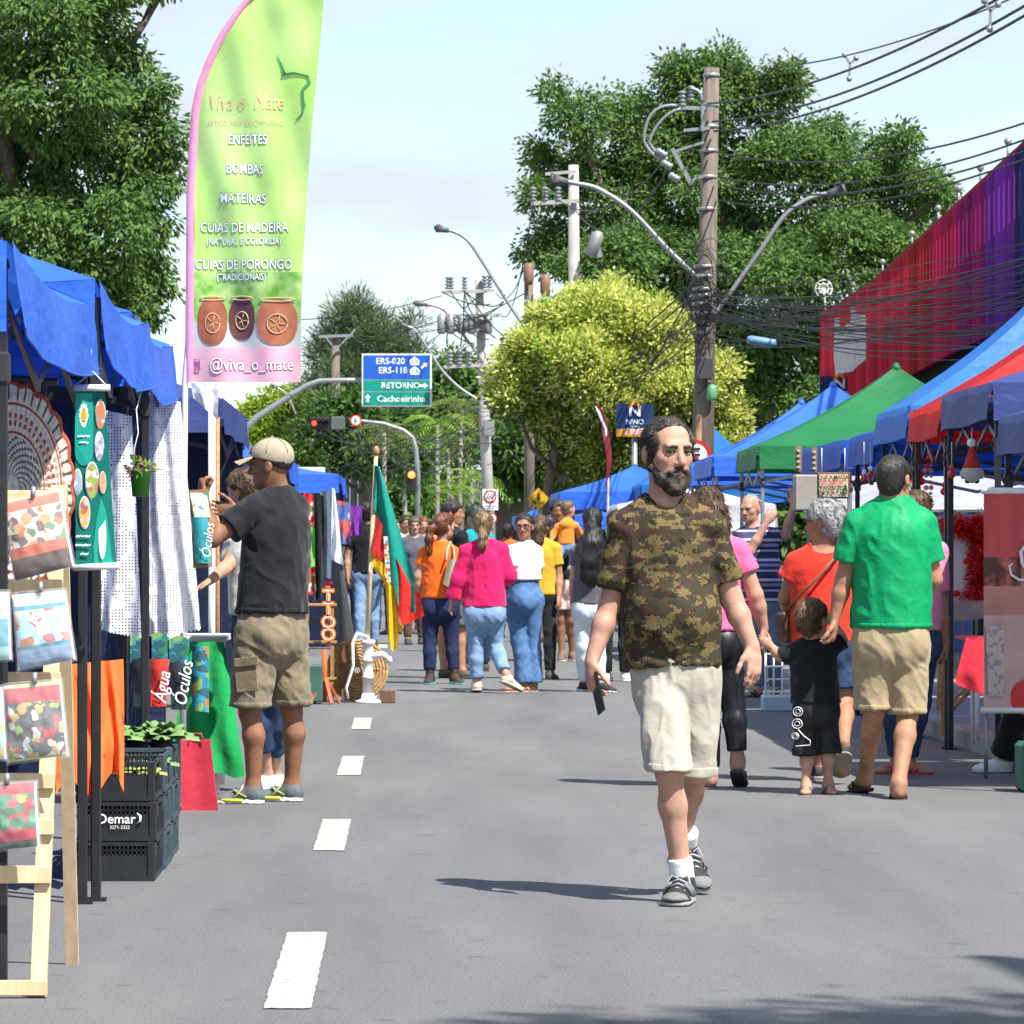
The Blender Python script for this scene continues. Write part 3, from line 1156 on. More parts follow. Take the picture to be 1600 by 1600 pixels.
# ------------------------------------------------------------------ ground, road, kerbs, paint
def asphalt_material():
    m = bpy.data.materials.new("asphalt")
    m.use_nodes = True
    nt = m.node_tree
    nd, lk = nt.nodes, nt.links
    bs = nd["Principled BSDF"]
    bs.inputs["Roughness"].default_value = 0.82
    bs.inputs["Specular IOR Level"].default_value = 0.35
    tc = nd.new("ShaderNodeTexCoord")

    def noise(sc, det, rough=.6, vec=None):
        n = nd.new("ShaderNodeTexNoise")
        n.inputs["Scale"].default_value = sc
        n.inputs["Detail"].default_value = det
        n.inputs["Roughness"].default_value = rough
        lk.new(vec or tc.outputs["Object"], n.inputs["Vector"])
        return n

    def ramp(src, stops):
        r = nd.new("ShaderNodeValToRGB")
        for i, (p, c) in enumerate(stops):
            e = r.color_ramp.elements[i] if i < 2 else r.color_ramp.elements.new(p)
            e.position = p
            e.color = (*c, 1)
        lk.new(src, r.inputs["Fac"])
        return r
    grain = noise(105, 5, .8)
    g = ramp(grain.outputs["Fac"], [(.34, (.068, .069, .070)), (.5, (.140, .141, .142)), (.66, (.230, .231, .232))])
    mp = nd.new("ShaderNodeMapping")
    mp.inputs["Scale"].default_value = (1.1, .16, 1)
    lk.new(tc.outputs["Object"], mp.inputs["Vector"])
    big = noise(1.3, 6, .62, mp.outputs["Vector"])
    bg = ramp(big.outputs["Fac"], [(.3, (.76, .76, .77)), (.7, (1.14, 1.13, 1.12))])
    mx = nd.new("ShaderNodeMixRGB")
    mx.blend_type = 'MULTIPLY'
    mx.inputs[0].default_value = 1
    lk.new(g.outputs[0], mx.inputs[1])
    lk.new(bg.outputs[0], mx.inputs[2])
    # reddish dust rubbed along the lane line and dark drips
    st = noise(3.4, 6, .7)
    sr = ramp(st.outputs["Fac"], [(.60, (0, 0, 0)), (.80, (.34, .34, .34))])
    m2 = nd.new("ShaderNodeMixRGB")
    m2.inputs[2].default_value = (.17, .125, .10, 1)
    lk.new(sr.outputs[0], m2.inputs[0])
    lk.new(mx.outputs[0], m2.inputs[1])
    st2 = noise(7.0, 2, .5)
    s2 = ramp(st2.outputs["Fac"], [(.64, (0, 0, 0)), (.74, (.40, .40, .40))])
    m3 = nd.new("ShaderNodeMixRGB")
    m3.inputs[2].default_value = (.045, .045, .047, 1)
    lk.new(s2.outputs[0], m3.inputs[0])
    lk.new(m2.outputs[0], m3.inputs[1])
    lk.new(m3.outputs[0], bs.inputs["Base Color"])
    bp = nd.new("ShaderNodeBump")
    bp.inputs["Distance"].default_value = .004
    bp.inputs["Strength"].default_value = .8
    lk.new(grain.outputs["Fac"], bp.inputs["Height"])
    lk.new(bp.outputs["Normal"], bs.inputs["Normal"])
    return m


M_asphalt = asphalt_material()
M_concrete = mat("concrete", (.30, .29, .275), .85, .15, 1.7, .002, 70)
M_paving = mat("paving", (.24, .23, .22), .85, .2, 2.5, .003, 40)
M_soil = mat("ground_soil", (.12, .115, .09), .95, .3, .3, .01, 8)
tag(MB().sheet(lambda u, v: (-1500 + 3000 * u, -200 + 3200 * v, -.03), 8, 8).build("ground", M_soil), kind="structure")
tag(MB().sheet(lambda u, v: (-4.5 + 8.05 * u, -15 + 415 * v, 0), 4, 60).build("road", M_asphalt), kind="structure")
for nm, xa, xb in (("kerb_right", 3.55, 3.70), ("kerb_left", -4.65, -4.5)):
    k = MB()
    for i in range(60):
        k.box(((xa + xb) / 2, 8 + i * 1.5, .045), (xb - xa, 1.488, .15), bev=.012)
    tag(k.build(nm, M_concrete), kind="structure")
tag(MB().box((7.2, 190, .02), (7.0, 400, .16)).build("pavement_right", M_paving), kind="structure")
tag(MB().box((-9.6, 190, .02), (9.9, 400, .16)).build("pavement_left", M_paving), kind="structure")

M_paint = mat("road_paint", (.16, .16, .155), .75, .1, 26, .0015, 120, c2=(.40, .385, .345), thr=(.27, .38), detail=9)
DASH = ((1577, 1458, 418, 511), (1330, 1281, 493, 549), (1212, 1182, 528, 571), (1140, 1122, 551, 581))
tag_i = 0
DL = ("broad cream lane dash nearest the camera in the middle of the road", "second cream lane dash up the road, level with the black crates", "third cream lane dash, level with the capped man's shoes", "small fourth lane dash in front of the white pump")
for (yb, yt, xl, xr), lb in zip(DASH, DL):
    Yn, Yf = gy(yb), gy(yt)
    d = MB()
    xc = -.332

    def fn(u, v, Yn=Yn, Yf=Yf):
        e = .004 * vnoise(np.array([u * 3.1, v * 60, Yn]), 1.0, 4)
        return (xc - .066 + .132 * u + (e if u in (0, 1) else 0), Yn + (Yf - Yn) * v + (.02 * vnoise(np.array([u * 9, v, Yn]), 1.0, 5) if v in (0, 1) else 0), .004)
    tag(d.sheet(fn, 6, 40).build("lane_dash", M_paint, base=Vector((xc, Yn, 0))), lb, "road marking", "dashes of the lane line")
for k in range(4):
    Yn = gy(1122) + 4.1 + 6.05 * k
    tag(MB().sheet(lambda u, v: (xc - .066 + .132 * u, Yn + 2.0 * v, .004), 2, 6).build("lane_dash", M_paint, base=Vector((xc, Yn, 0))), ("fifth lane dash, just beyond the white pump", "sixth lane dash, short of the walking women", "seventh lane dash, beside the walking women", "farthest lane dash, behind the walking women")[k], "road marking", "dashes of the lane line")

# ------------------------------------------------------------------ trees
def leaf_cloud(blobs, n_cl, n_lf, L, wd, seed, droop=.35, shell=.55, up=.5, spread=.32, pick=None):
    """leaf quads in hand-like clumps spread through lobes; blobs: (centre, radii)"""
    R = np.random.RandomState(seed)
    wts = np.array([b[1][0] * b[1][2] for b in blobs])
    cnt = np.maximum(3, (wts / wts.sum() * n_cl).astype(int))
    Vs, Ms = [], []
    for (c, rad), n in zip(blobs, cnt):
        d = R.normal(size=(n, 3))
        d /= np.linalg.norm(d, axis=1, keepdims=True)
        rr = shell + (1 - shell) * R.rand(n) ** .45
        rr += .10 * vnoise(d * 2.3 + np.array(c) * .37, 1.6, seed) + .07 * vnoise(d * 5 + np.array(c), 1.5, seed + 1)
        P = np.array(c) + d * rr[:, None] * np.array(rad)
        cl = spread * (.7 + .6 * R.rand(n))
        m = n * n_lf
        pc = np.repeat(P, n_lf, 0)
        dc = np.repeat(d, n_lf, 0)
        o = R.normal(size=(m, 3)) * np.array((1, 1, .7))
        o /= (np.linalg.norm(o, axis=1, keepdims=True) + 1e-6)
        pos = pc + o * (np.repeat(cl, n_lf) * (R.rand(m) ** .6))[:, None]
        ax = o * .9 + dc * .5 + R.normal(size=(m, 3)) * .35
        ax[:, 2] -= droop
        ax /= np.linalg.norm(ax, axis=1, keepdims=True)
        nn = dc * .5 + R.normal(size=(m, 3)) * .55
        nn[:, 2] += up
        sd = np.cross(ax, nn)
        sd /= (np.linalg.norm(sd, axis=1, keepdims=True) + 1e-6)
        nv = np.cross(sd, ax)
        ll = (L * (.6 + .7 * R.rand(m)))[:, None]
        ww = (wd * (.7 + .5 * R.rand(m)))[:, None]
        q = np.stack([pos, pos + ax * ll * .5 + sd * ww * .5 + nv * ww * .15, pos + ax * ll, pos + ax * ll * .5 - sd * ww * .5 + nv * ww * .15], 1)
        Vs.append(q.reshape(-1, 3))
        if pick:
            Ms.append(np.repeat(pick(P, d, rr, R), n_lf))
    V = np.concatenate(Vs)
    Q = np.arange(len(V), dtype=np.int32).reshape(-1, 4)
    return V, Q, (np.concatenate(Ms) if pick else None)


def limbs(mb, base, top, r0, blobs, seed, n=14):
    R = random.Random(seed)
    base, top = Vector(base), Vector(top)
    bend = Vector((R.uniform(-.3, .3), R.uniform(-.3, .3), 0))
    pts = [base.lerp(top, t / 6) + bend * math.sin(t / 6 * 3.1) + Vector((R.uniform(-.05, .05), R.uniform(-.05, .05), 0)) for t in range(7)]
    mb.tube(pts, [r0 * 1.35] + [r0 * (1 - .09 * t) for t in range(1, 7)], 9)
    bl = list(blobs)
    R.shuffle(bl)
    for c, rad in bl[:n]:
        c = Vector(c)
        t = R.uniform(.45, 1.0)
        st = base.lerp(top, t)
        mid = st.lerp(c, .5) + Vector((0, 0, -.12 * (c - st).length)) + Vector((R.uniform(-.3, .3), R.uniform(-.3, .3), 0))
        mb.tube([st, st.lerp(mid, .55), mid, mid.lerp(c, .6), c], [r0 * .5, r0 * .38, r0 * .28, r0 * .17, r0 * .06], 6)
        for _ in range(4):
            e = c + Vector((R.uniform(-1, 1) * rad[0], R.uniform(-1, 1) * rad[1], R.uniform(-.6, 1) * rad[2])) * .8
            mb.tube([mid.lerp(c, .6), c.lerp(e, .5) + Vector((0, 0, .1)), e], [r0 * .14, r0 * .08, r0 * .02], 5)


M_bark = mat("bark", (.13, .10, .075), .9, .35, 8, .02, 12, stretch=(3, 3, .6))
M_bark_grey = mat("bark_grey", (.26, .24, .21), .9, .25, 8, .01, 14, stretch=(3, 3, .6))


def leaf_mat(name, c, c2, tr=.35):
    return mat("leaf_" + name, c, .62, .2, .5, 0, 1, trans=tr, c2=c2, island=True, spec=.22, thr=(.15, .85))


M_leaf_dark = leaf_mat("dark", (.04, .10, .022), (.13, .235, .055))
M_leaf_mid = leaf_mat("mid", (.075, .155, .035), (.155, .26, .068))
M_leaf_pine = leaf_mat("pine", (.07, .12, .05), (.16, .23, .10), .35)
M_leaf_lime = leaf_mat("lime", (.20, .32, .03), (.44, .56, .08), .5)
M_leaf_bloom = leaf_mat("bloom", (.55, .58, .10), (.88, .86, .36), .5)
M_leaf_palm = leaf_mat("palm", (.07, .12, .03), (.19, .22, .06))
M_leaf_bright = leaf_mat("bright", (.10, .22, .02), (.25, .38, .06))


def tree(name, label, Y, lobes, trunk_px, r0, n_cl, n_lf, L, wd, mats, seed, thick=.8, pick=None, droop=.35, base_z=.1, up=.5, spread=.32, group=None, bark=None, shell=.55, n_limb=14, top_y=None, sub=7):
    s = Y / F
    R = random.Random(seed)
    blobs = []
    for lb in lobes:
        px, py, rp = lb[:3]
        dy = lb[3] if len(lb) > 3 else R.uniform(-1, 1) * rp * s * 1.3
        c = at(px, py, Y + dy)
        blobs.append((c, (rp * s, rp * s * thick * 1.2, rp * s * .9)))
    more = []
    for c, rd in blobs:                               # smaller lobes budding from each lobe keep the outline uneven
        for _ in range(sub):
            d = Vector((R.gauss(0, 1), R.gauss(0, 1) - .5, R.gauss(0, 1) + .2)).normalized()
            k = R.uniform(.30, .50)
            more.append((c + Vector((d.x * rd[0], d.y * rd[1], d.z * rd[2])) * .78, (rd[0] * k, rd[1] * k, rd[2] * k * .8)))
    core, blobs = blobs, [(c, (rd[0] * .82, rd[1] * .82, rd[2] * .82)) for c, rd in blobs] + more
    bx = at(trunk_px, 800, Y).x
    base = Vector((bx, Y, base_z))
    root = thing(name, label, "tree", base, group)
    zc = max(b[0].z for b in blobs) - .35 * (max(b[0].z for b in blobs) - min(b[0].z for b in blobs)) if top_y is None else at(0, top_y, Y).z
    cx = sum(b[0].x for b in blobs) / len(blobs)
    mb = MB()
    limbs(mb, base, Vector((bx * .6 + cx * .4, Y, zc)), r0, core, seed, n_limb)
    mb.build("trunk", bark or M_bark, root)
    V, Q, mi = leaf_cloud(blobs, n_cl, n_lf, L, wd, seed, droop, shell, up, spread, pick)
    me = np_mesh("crown", V, Q, mats, smooth=False, mat_idx=mi)
    link_mesh("crown", me, root)
    return root


tree("broadleaf_tree", "huge dark green broadleaf tree rising behind the blue tents on the left", 62,
     [(60, 40, 90), (150, 60, 80), (200, 130, 70), (230, 210, 55), (90, 160, 110), (-60, 100, 120), (20, 260, 110), (130, 260, 90), (225, 290, 58), (60, 360, 100),
      (170, 370, 80), (238, 370, 45), (215, 440, 55), (120, 450, 80), (-80, 260, 120), (-60, 420, 110), (40, 500, 80), (190, 500, 48), (225, 490, 30), (-10, -60, 110), (120, -40, 80), (265, -28, 24), (200, -40, 60), (240, 150, 30), (258, 250, 26), (-170, 150, 120), (-180, 330, 120)],
     -60, .34, 6800, 16, .125, .052, M_leaf_mid, 21, droop=.75, spread=.20)
tree("broadleaf_tree", "wide spreading green tree behind the wooden utility pole and red building", 112,
     [(1110, 150, 78), (1190, 150, 62), (1010, 195, 70), (905, 185, 50), (868, 150, 24), (880, 280, 62), (858, 380, 48), (835, 300, 26), (960, 310, 95), (1080, 290, 115), (1220, 300, 105), (1300, 210, 38), (1330, 270, 70), (1400, 225, 40),
      (1390, 320, 85), (1450, 300, 40), (1300, 420, 110), (1180, 450, 120), (1060, 430, 115), (950, 430, 80), (1240, 570, 90), (1330, 540, 80), (1110, 570, 80), (1000, 530, 70), (830, 400, 22), (1120, 96, 30), (1060, 120, 40), (1230, 120, 26), (1475, 310, 22), (840, 240, 22), (1420, 420, 80), (1260, 640, 70), (1160, 660, 60)],
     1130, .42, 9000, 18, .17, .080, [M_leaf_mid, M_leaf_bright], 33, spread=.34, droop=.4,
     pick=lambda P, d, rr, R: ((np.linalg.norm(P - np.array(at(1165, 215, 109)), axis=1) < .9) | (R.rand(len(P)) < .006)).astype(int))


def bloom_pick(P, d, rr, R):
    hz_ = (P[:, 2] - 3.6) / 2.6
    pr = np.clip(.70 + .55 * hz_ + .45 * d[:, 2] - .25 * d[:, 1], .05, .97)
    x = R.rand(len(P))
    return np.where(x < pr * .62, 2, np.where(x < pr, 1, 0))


tree("flowering_tree", "round tree covered in yellow-green blossom left of the wooden utility pole", 80,
     [(930, 500, 52), (865, 515, 48), (990, 505, 48), (1045, 530, 42), (825, 565, 44), (905, 575, 66), (985, 575, 62), (1060, 600, 58), (1112, 590, 40), (1130, 650, 34), (800, 620, 34), (870, 640, 58), (950, 640, 64), (1030, 660, 60),
      (900, 700, 52), (960, 715, 50), (905, 740, 36), (1100, 690, 46), (1140, 700, 22), (790, 590, 20), (960, 462, 24), (900, 468, 22)],
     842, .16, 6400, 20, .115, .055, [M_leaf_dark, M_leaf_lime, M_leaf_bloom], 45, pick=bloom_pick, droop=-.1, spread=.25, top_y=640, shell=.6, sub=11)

tree("pine_tree", "tall pine with rounded tufted top behind the blue road sign", 230,
     [(560, 478, 22), (545, 500, 28), (580, 505, 30), (525, 530, 32), (600, 535, 30), (560, 540, 40), (500, 565, 26), (540, 580, 46), (600, 580, 44), (640, 570, 34), (500, 610, 30), (560, 620, 50), (625, 525, 22), (645, 500, 14), (640, 620, 40)],
     556, .35, 2300, 12, .50, .055, M_leaf_pine, 51, droop=-.5, spread=.75, shell=.3, up=.2)
for i, (lb, lobes, tx, m_, sd) in enumerate((
        ("green bushy tree low behind the traffic light on the left", [(420, 640, 26), (455, 630, 24), (470, 660, 28), (430, 680, 30), (400, 680, 24), (500, 690, 26), (385, 650, 16)], 440, M_leaf_lime, 61),
        ("dark green tree between the road sign and the concrete pole", [(680, 600, 30), (710, 570, 22), (735, 590, 26), (700, 640, 36), (750, 640, 30), (660, 650, 30), (775, 600, 26), (770, 660, 30), (720, 690, 36)], 712, M_leaf_mid, 62),
        ("dark spreading tree behind the traffic light arm", [(520, 650, 34), (570, 650, 34), (610, 660, 36), (540, 700, 36), (590, 710, 36), (640, 710, 34), (480, 720, 30), (500, 680, 24)], 575, M_leaf_dark, 63),
        ("shadowy tree trunk mass behind the flowering tree's base", [(800, 700, 30), (830, 680, 30), (880, 720, 34), (790, 745, 26), (930, 750, 30), (860, 760, 26)], 850, M_leaf_dark, 64))):
    tree("street_tree", lb, 235 - 25 * i if i != 3 else 165, lobes, tx, .25, 900, 14, .42, .16, m_, sd, spread=.7, up=.4)

M_stem = mat("palm_stem", (.28, .26, .22), .85, .2, 6, .01, 20)


def palm(label, px, py_top, Y, fl, n, seed, m_=None, base_py=None):
    R = random.Random(seed)
    c = at(px, py_top, Y)
    base = Vector((c.x + R.uniform(-.1, .1), Y, .1))
    root = thing("palm_tree", label, "palm", base, "palms behind the crowd")
    t = MB()
    t.tube([base, base.lerp(c, .5) + Vector((R.uniform(-.1, .1), 0, 0)), c], [.13, .1, .08], 8)
    t.build("trunk", M_stem, root)
    V = []
    for k in range(n):
        a = 2 * math.pi * k / n + R.uniform(-.3, .3)
        el = R.uniform(.1, 1.25)
        d = Vector((math.cos(a), math.sin(a), 0))
        pts = []
        for j in range(13):
            u = j / 12
            pts.append(c + d * (fl * u * math.cos(el * (1 - .4 * u))) + Vector((0, 0, fl * (u * math.sin(el) - .75 * u * u))))
        for j in range(1, 13):
            p, dr = pts[j], (pts[j] - pts[j - 1]).normalized()
            sd = dr.cross(Vector((0, 0, 1))).normalized()
            ll = fl * .34 * math.sin(math.pi * (.12 + .8 * j / 12))
            for sg in (-1, 1):
                tip = p + sd * (sg * ll * .8) + dr * ll * .5 + Vector((0, 0, -.35 * ll))
                V += [p, p.lerp(tip, .5) + dr * .05 * fl * .6, tip, p.lerp(tip, .5) - dr * .03 * fl * .6]
    V = np.array([tuple(v) for v in V])
    me = np_mesh("crown", V, np.arange(len(V)).reshape(-1, 4), m_ or M_leaf_palm, smooth=False)
    link_mesh("crown", me, root)


palm("slim palm directly right of the flag's wooden pole top", 600, 676, 175, 1.9, 15, 1)
palm("yellowish palm left of the curved traffic light post", 628, 700, 185, 1.7, 13, 2)
palm("tall palm with grey stem right of the curved traffic light post", 684, 664, 178, 1.8, 15, 3, M_leaf_bright)
palm("palm with wide fronds just left of the concrete pole", 722, 640, 190, 2.1, 17, 4)
palm("drooping brownish palm below the road sign's right corner", 700, 700, 200, 2.0, 15, 5)
palm("palm crown right of the concrete pole base", 790, 680, 190, 1.9, 15, 6)
palm("low bright green palm beside the speed limit sign", 738, 748, 160, 1.5, 16, 7, M_leaf_bright)
palm("low glossy palm behind the crowd left of the speed sign", 705, 770, 150, 1.3, 14, 8, M_leaf_bright)

# hedge of far greenery closing the view down the street
V, Q, _ = leaf_cloud([(Vector((x, 300 + (x % 7), 2.5 + 1.6 * ((x * 7) % 5) / 5)), (5.5, 4, 3.6)) for x in range(-60, 40, 4)], 4200, 14, 1.0, .42, 77, spread=1.3)
tag(link_mesh("far_greenery", np_mesh("far_greenery", V, Q, M_leaf_dark, smooth=False)), "distant belt of dark trees at the end of the street", "greenery", kind="stuff")

# ------------------------------------------------------------------ buildings
def cladding_building():
    X0, SL = 4.85, .0477
    wx = lambda Y: X0 + SL * Y
    Yfar, Ynear = 95.0, 38.0
    base = Vector((wx(70), 70, 0))
    root = thing("clad_building", "long shop building clad in red to purple ribbed metal above dark openings", "building", base)
    cols = [("red", (.46, .018, .04)), ("dark_red", (.33, .018, .022)), ("crimson", (.44, .014, .07)), ("magenta", (.27, .012, .11)), ("purple", (.19, .03, .30)), ("navy", (.03, .03, .13))]
    Mc = {n: mat("cladding_" + n, c, .85, .14, 1.2, 0, 1, spec=.08, stretch=(1, 1, .3)) for n, c in cols}

    Md = {n: mat("cladding_pale_" + n, tuple(v * 1.25 for v in c), .85, .14, 1.2, spec=.08, stretch=(1, 1, .3)) for n, c in cols}
    Me = {n: mat("cladding_deep_" + n, tuple(v * .8 for v in c), .85, .14, 1.2, spec=.08, stretch=(1, 1, .3)) for n, c in cols}

    def top_y(x):
        return np.interp(x, [1280, 1300, 1370, 1500, 1600, 1700], [492, 487, 440, 322, 232, 142])

    def bot_y(x):
        return np.interp(x, [1280, 1330, 1380, 1420, 1500, 1600, 1700], [646, 632, 614, 590, 548, 504, 460])

    def zone(x):
        for lim, n in ((1425, "red"), (1460, "dark_red"), (1500, "crimson"), (1542, "magenta"), (1592, "purple"), (9999, "navy")):
            if x < lim:
                return n
    pitch = .60
    kk = 0
    Y = Yfar
    while Y > Ynear:
        Y2 = max(Y - pitch, Ynear)
        x = (VX + F * wx((Y + Y2) / 2) / ((Y + Y2) / 2))
        Z = lambda f_, yy: HC - (f_(VX + F * wx(yy) / yy) - VY) * yy / F
        m = MB()
        n = 3
        for i in range(n):                      # ribs
            ya, yb = Y + (Y2 - Y) * i / n, Y + (Y2 - Y) * (i + 1) / n
            for (p, q, dp, dq) in ((0, .35, 0, 0), (.35, .45, 0, -.06), (.45, .9, -.06, -.06), (.9, 1, -.06, 0)):
                y1, y2 = ya + (yb - ya) * p, ya + (yb - ya) * q
                m.face([(wx(y1) + dp, y1, Z(bot_y, y1)), (wx(y2) + dq, y2, Z(bot_y, y2)), (wx(y2) + dq, y2, Z(top_y, y2)), (wx(y1) + dp, y1, Z(top_y, y1))])
        kk += 1
        m.build("panel", (Mc, Md, Me)[kk * 7 % 5 % 3][zone(x)], root)
        Y = Y2 - .05
    zt = HC - (492 - VY) * Yfar / F
    bk = MB()
    bk.sheet(lambda u, v: (wx(95 - 57 * u) + .15, 95 - 57 * u, 5.6 * v), 12, 2)
    bk.build("dark_shopfront", mat("dark_shopfront", (.012, .012, .014), .95, .2, spec=.05), root)
    ew = MB()
    ew.box((wx(Yfar) + 4.0, Yfar + .15, 3.25), (8, .25, 6.3))
    ew.build("end_wall", Mc["red"], root)
    cp = MB()
    for i in range(24):
        ya, yb = Yfar - (Yfar - Ynear) * i / 24, Yfar - (Yfar - Ynear) * (i + 1) / 24
        za, zb = [HC - (top_y(VX + F * wx(yy) / yy) - VY) * yy / F for yy in (ya, yb)]
        cp.bar((wx(ya) + .01, ya, za + .03), (wx(yb) + .01, yb, zb + .03), .1, .06)
    cp.build("coping", Mc["dark_red"], root)
    pt = MB()                                     # torn pale patch left from an old sign
    pp = [(1309, 497), (1316, 497), (1317, 516), (1330, 506), (1334, 508), (1335, 480), (1342, 480), (1343, 492), (1357, 492), (1359, 500), (1358, 562), (1345, 572), (1338, 580), (1322, 583), (1311, 591), (1308, 560)]
    pts = []
    for x, y in pp:
        Yp = X0 * F / (x - VX - SL * F)
        v = at(x, y, Yp)
        pts.append(Vector((v.x - .07, v.y, v.z)))
    pt.face(pts)
    pt.raw(pts + [p + Vector((.05, 0, 0)) for p in pts], [(i, (i + 1) % len(pts), (i + 1) % len(pts) + len(pts), i + len(pts)) for i in range(len(pts))])
    pt.build("torn_sign_backing", mat("torn_panel", (.40, .41, .40), .8, .25, 3, .01, 14, c2=(.55, .56, .55)), root)
    for px in (1333, 1379, 1425, 1466, 1498, 1532, 1575):
        Yp = X0 * F / (px - VX - SL * F)
        b = MB()
        p = at(px, top_y(px), Yp)
        b.tube([p, p + Vector((0, 0, .22))], .018, 6)
        b.ball(p + Vector((0, 0, .26)), .05, seg=8, rings=6)
        b.build("roof_lamp", M_grey_metal, root)


cladding_building()

b = MB()
p0, p1 = at(742, 731, 170), at(900, 782, 170)
b.box(((p0.x + p1.x) / 2, 172, (p0.z + p1.z) / 2), (p1.x - p0.x, 4, p0.z - p1.z), bev=.04)
white_b = thing("canopy_building", "low building with white flat canopy behind the pedestrian sign", "building", Vector(((p0.x + p1.x) / 2, 173, 0)))
b.build("canopy", mat("white_wall", (.62, .62, .62), .8, .06, 2), white_b)
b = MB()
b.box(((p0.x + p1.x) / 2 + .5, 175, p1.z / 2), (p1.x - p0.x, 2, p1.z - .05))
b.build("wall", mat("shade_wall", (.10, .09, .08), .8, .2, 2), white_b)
b = MB()
for i in range(9):
    b.box((p0.x - .1 + i * .11, 169.93, (p0.z + p1.z) / 2), (.05, .06, (p0.z - p1.z) * .92))
b.build("louvre", mat("louvre_wood", (.22, .2, .18), .8, .2), white_b)
dk = thing("dark_building", "dark glass building front behind the flag", "building", at(560, 858, 210) * 1)
dk.location.z = 0
pa, pb = at(528, 690, 210), at(602, 840, 210)
MB().box(((pa.x + pb.x) / 2, 211, pa.z / 2), (pb.x - pa.x, 2, pa.z)).build("wall", mat("dark_glass_wall", (.03, .033, .04), .25, .2, 3), dk)
b = MB()
for i in range(6):
    b.box((pa.x + (pb.x - pa.x) * (i + .5) / 6, 209.95, pa.z * .55), (.06, .06, pa.z * .85))
b.build("mullion", M_grey_metal, dk)
wb = MB().box((at(478, 720, 160).x, 161, 2.2), (1.4, 1.2, 4.4))
tag(wb.build("white_kiosk", mat("kiosk_white", (.7, .71, .72), .7, .05), base=Vector((at(478, 720, 160).x, 161, 0))), "small white kiosk block behind the far blue tents", "kiosk")

# ------------------------------------------------------------------ poles, lamps, cables, signs
M_pole = mat("weathered_pole", (.15, .125, .105), .85, .3, 5, .006, 30, stretch=(3, 3, .35))
M_pole_c = mat("concrete_pole", (.38, .365, .34), .85, .15, 4, .003, 40)
M_porcelain = mat("porcelain", (.22, .24, .26), .3, .1)
M_lamp = mat("lamp_head", (.10, .10, .105), .5, .1)


def pole(label, pxb, pxt, py_top, Y, rb, rt, m):
    a, t = Vector((at(pxb, 800, Y).x, Y, 0)), at(pxt, py_top, Y)
    root = thing("utility_pole", label, "pole", a)
    mb = MB()
    mb.tube([a, a.lerp(t, .5), t], [rb, (rb + rt) / 2, rt], 14)
    mb.build("shaft", m, root)
    return root, a, t


def insulator(root, p, s=1.0, axis=(0, 0, 1)):
    prof = []
    for i in range(4):
        prof += [(.025 * s, .06 * s * i), (.065 * s, .06 * s * i + .02 * s), (.03 * s, .06 * s * i + .045 * s)]
    MB().lathe(p, prof, 8, 0, axis).build("insulator", M_porcelain, root)


def lamp(root, pts, Y, head, r=.04):
    P = [at(x, y, Y) for x, y in pts]
    for p in P:
        p.y -= .15
    fine = []
    for i in range(len(P) - 1):                   # smooth arm
        p0, p1, p2, p3 = P[max(i - 1, 0)], P[i], P[i + 1], P[min(i + 2, len(P) - 1)]
        for k in range(6):
            t = k / 6
            fine.append(.5 * ((2 * p1) + (p2 - p0) * t + (2 * p0 - 5 * p1 + 4 * p2 - p3) * t * t + (3 * p1 - p0 - 3 * p2 + p3) * t ** 3))
    fine.append(P[-1])
    arm = MB().tube(fine, r, 8).build("lamp_arm", M_grey_metal, root)
    e, d = P[-1], (P[-1] - P[-2]).normalized()
    w = head * Y / F
    hd = MB()
    hd.lathe(e - d * .1, [(.05, 0), (.07, .12), (.11, .3), (.10, w * .8), (.03, w)], 10, 0, d)
    hd.build("lamp_head", M_lamp, arm)


PY = 68.0
wp, wpa, wpt = pole("thick weathered wooden utility pole wrapped in cables beside the flowering tree", 1092, 1112, 106, PY, .205, .125, M_pole)
lamp(wp, [(1090, 436), (1040, 388), (985, 330), (935, 297), (900, 288), (878, 284)], PY, 30)
lamp(wp, [(1110, 500), (1145, 452), (1190, 388), (1225, 338), (1262, 312), (1300, 302)], PY, 30)
for yy in (118, 165, 198, 236, 277, 327, 417, 432, 452, 462, 475, 490, 520):
    p = wpa.lerp(wpt, (800 - yy) / (800 - 106)) if False else at(1112 - (yy - 106) * 20 / 560, yy, PY)
    rr = .128 + (yy - 106) / 560 * .075
    MB().lathe(p - Vector((0, 0, .03)), [(rr, 0), (rr + .012, .005), (rr + .012, .055), (rr, .06)], 14).build("clamp_band", M_grey_metal, wp)
br = MB()
br.bar(at(1060, 168, PY - .25), at(1116, 170, PY - .25), .06, .06)
br.bar(at(1098, 165, PY - .28), at(1098, 205, PY - .28), .05, .05)
br.bar(at(1068, 204, PY - .25), at(1110, 200, PY - .25), .05, .05)
br.build("upper_bracket", M_grey_metal, wp)
for x, y in ((1080, 150), (1066, 158)):
    insulator(wp, at(x, y + 8, PY - .25), 1.1)
br = MB()                                             # tilted fuse bracket
br.bar(at(1050, 232, PY - .3), at(1080, 288, PY - .3), .10, .06)
br.bar(at(1056, 236, PY - .3), at(1100, 222, PY - .3), .04, .04)
br.bar(at(1076, 282, PY - .3), at(1098, 276, PY - .3), .04, .04)
br.build("fuse_bracket", M_grey_metal, wp)
for x, y in ((1042, 244), (1050, 262), (1062, 282)):
    MB().lathe(at(x, y, PY - .35), [(.04, 0), (.07, .03), (.045, .06), (.07, .09), (.045, .12), (.07, .15), (.04, .2)], 10, 0, (-.8, 0, .45)).build("insulator", M_porcelain, wp)
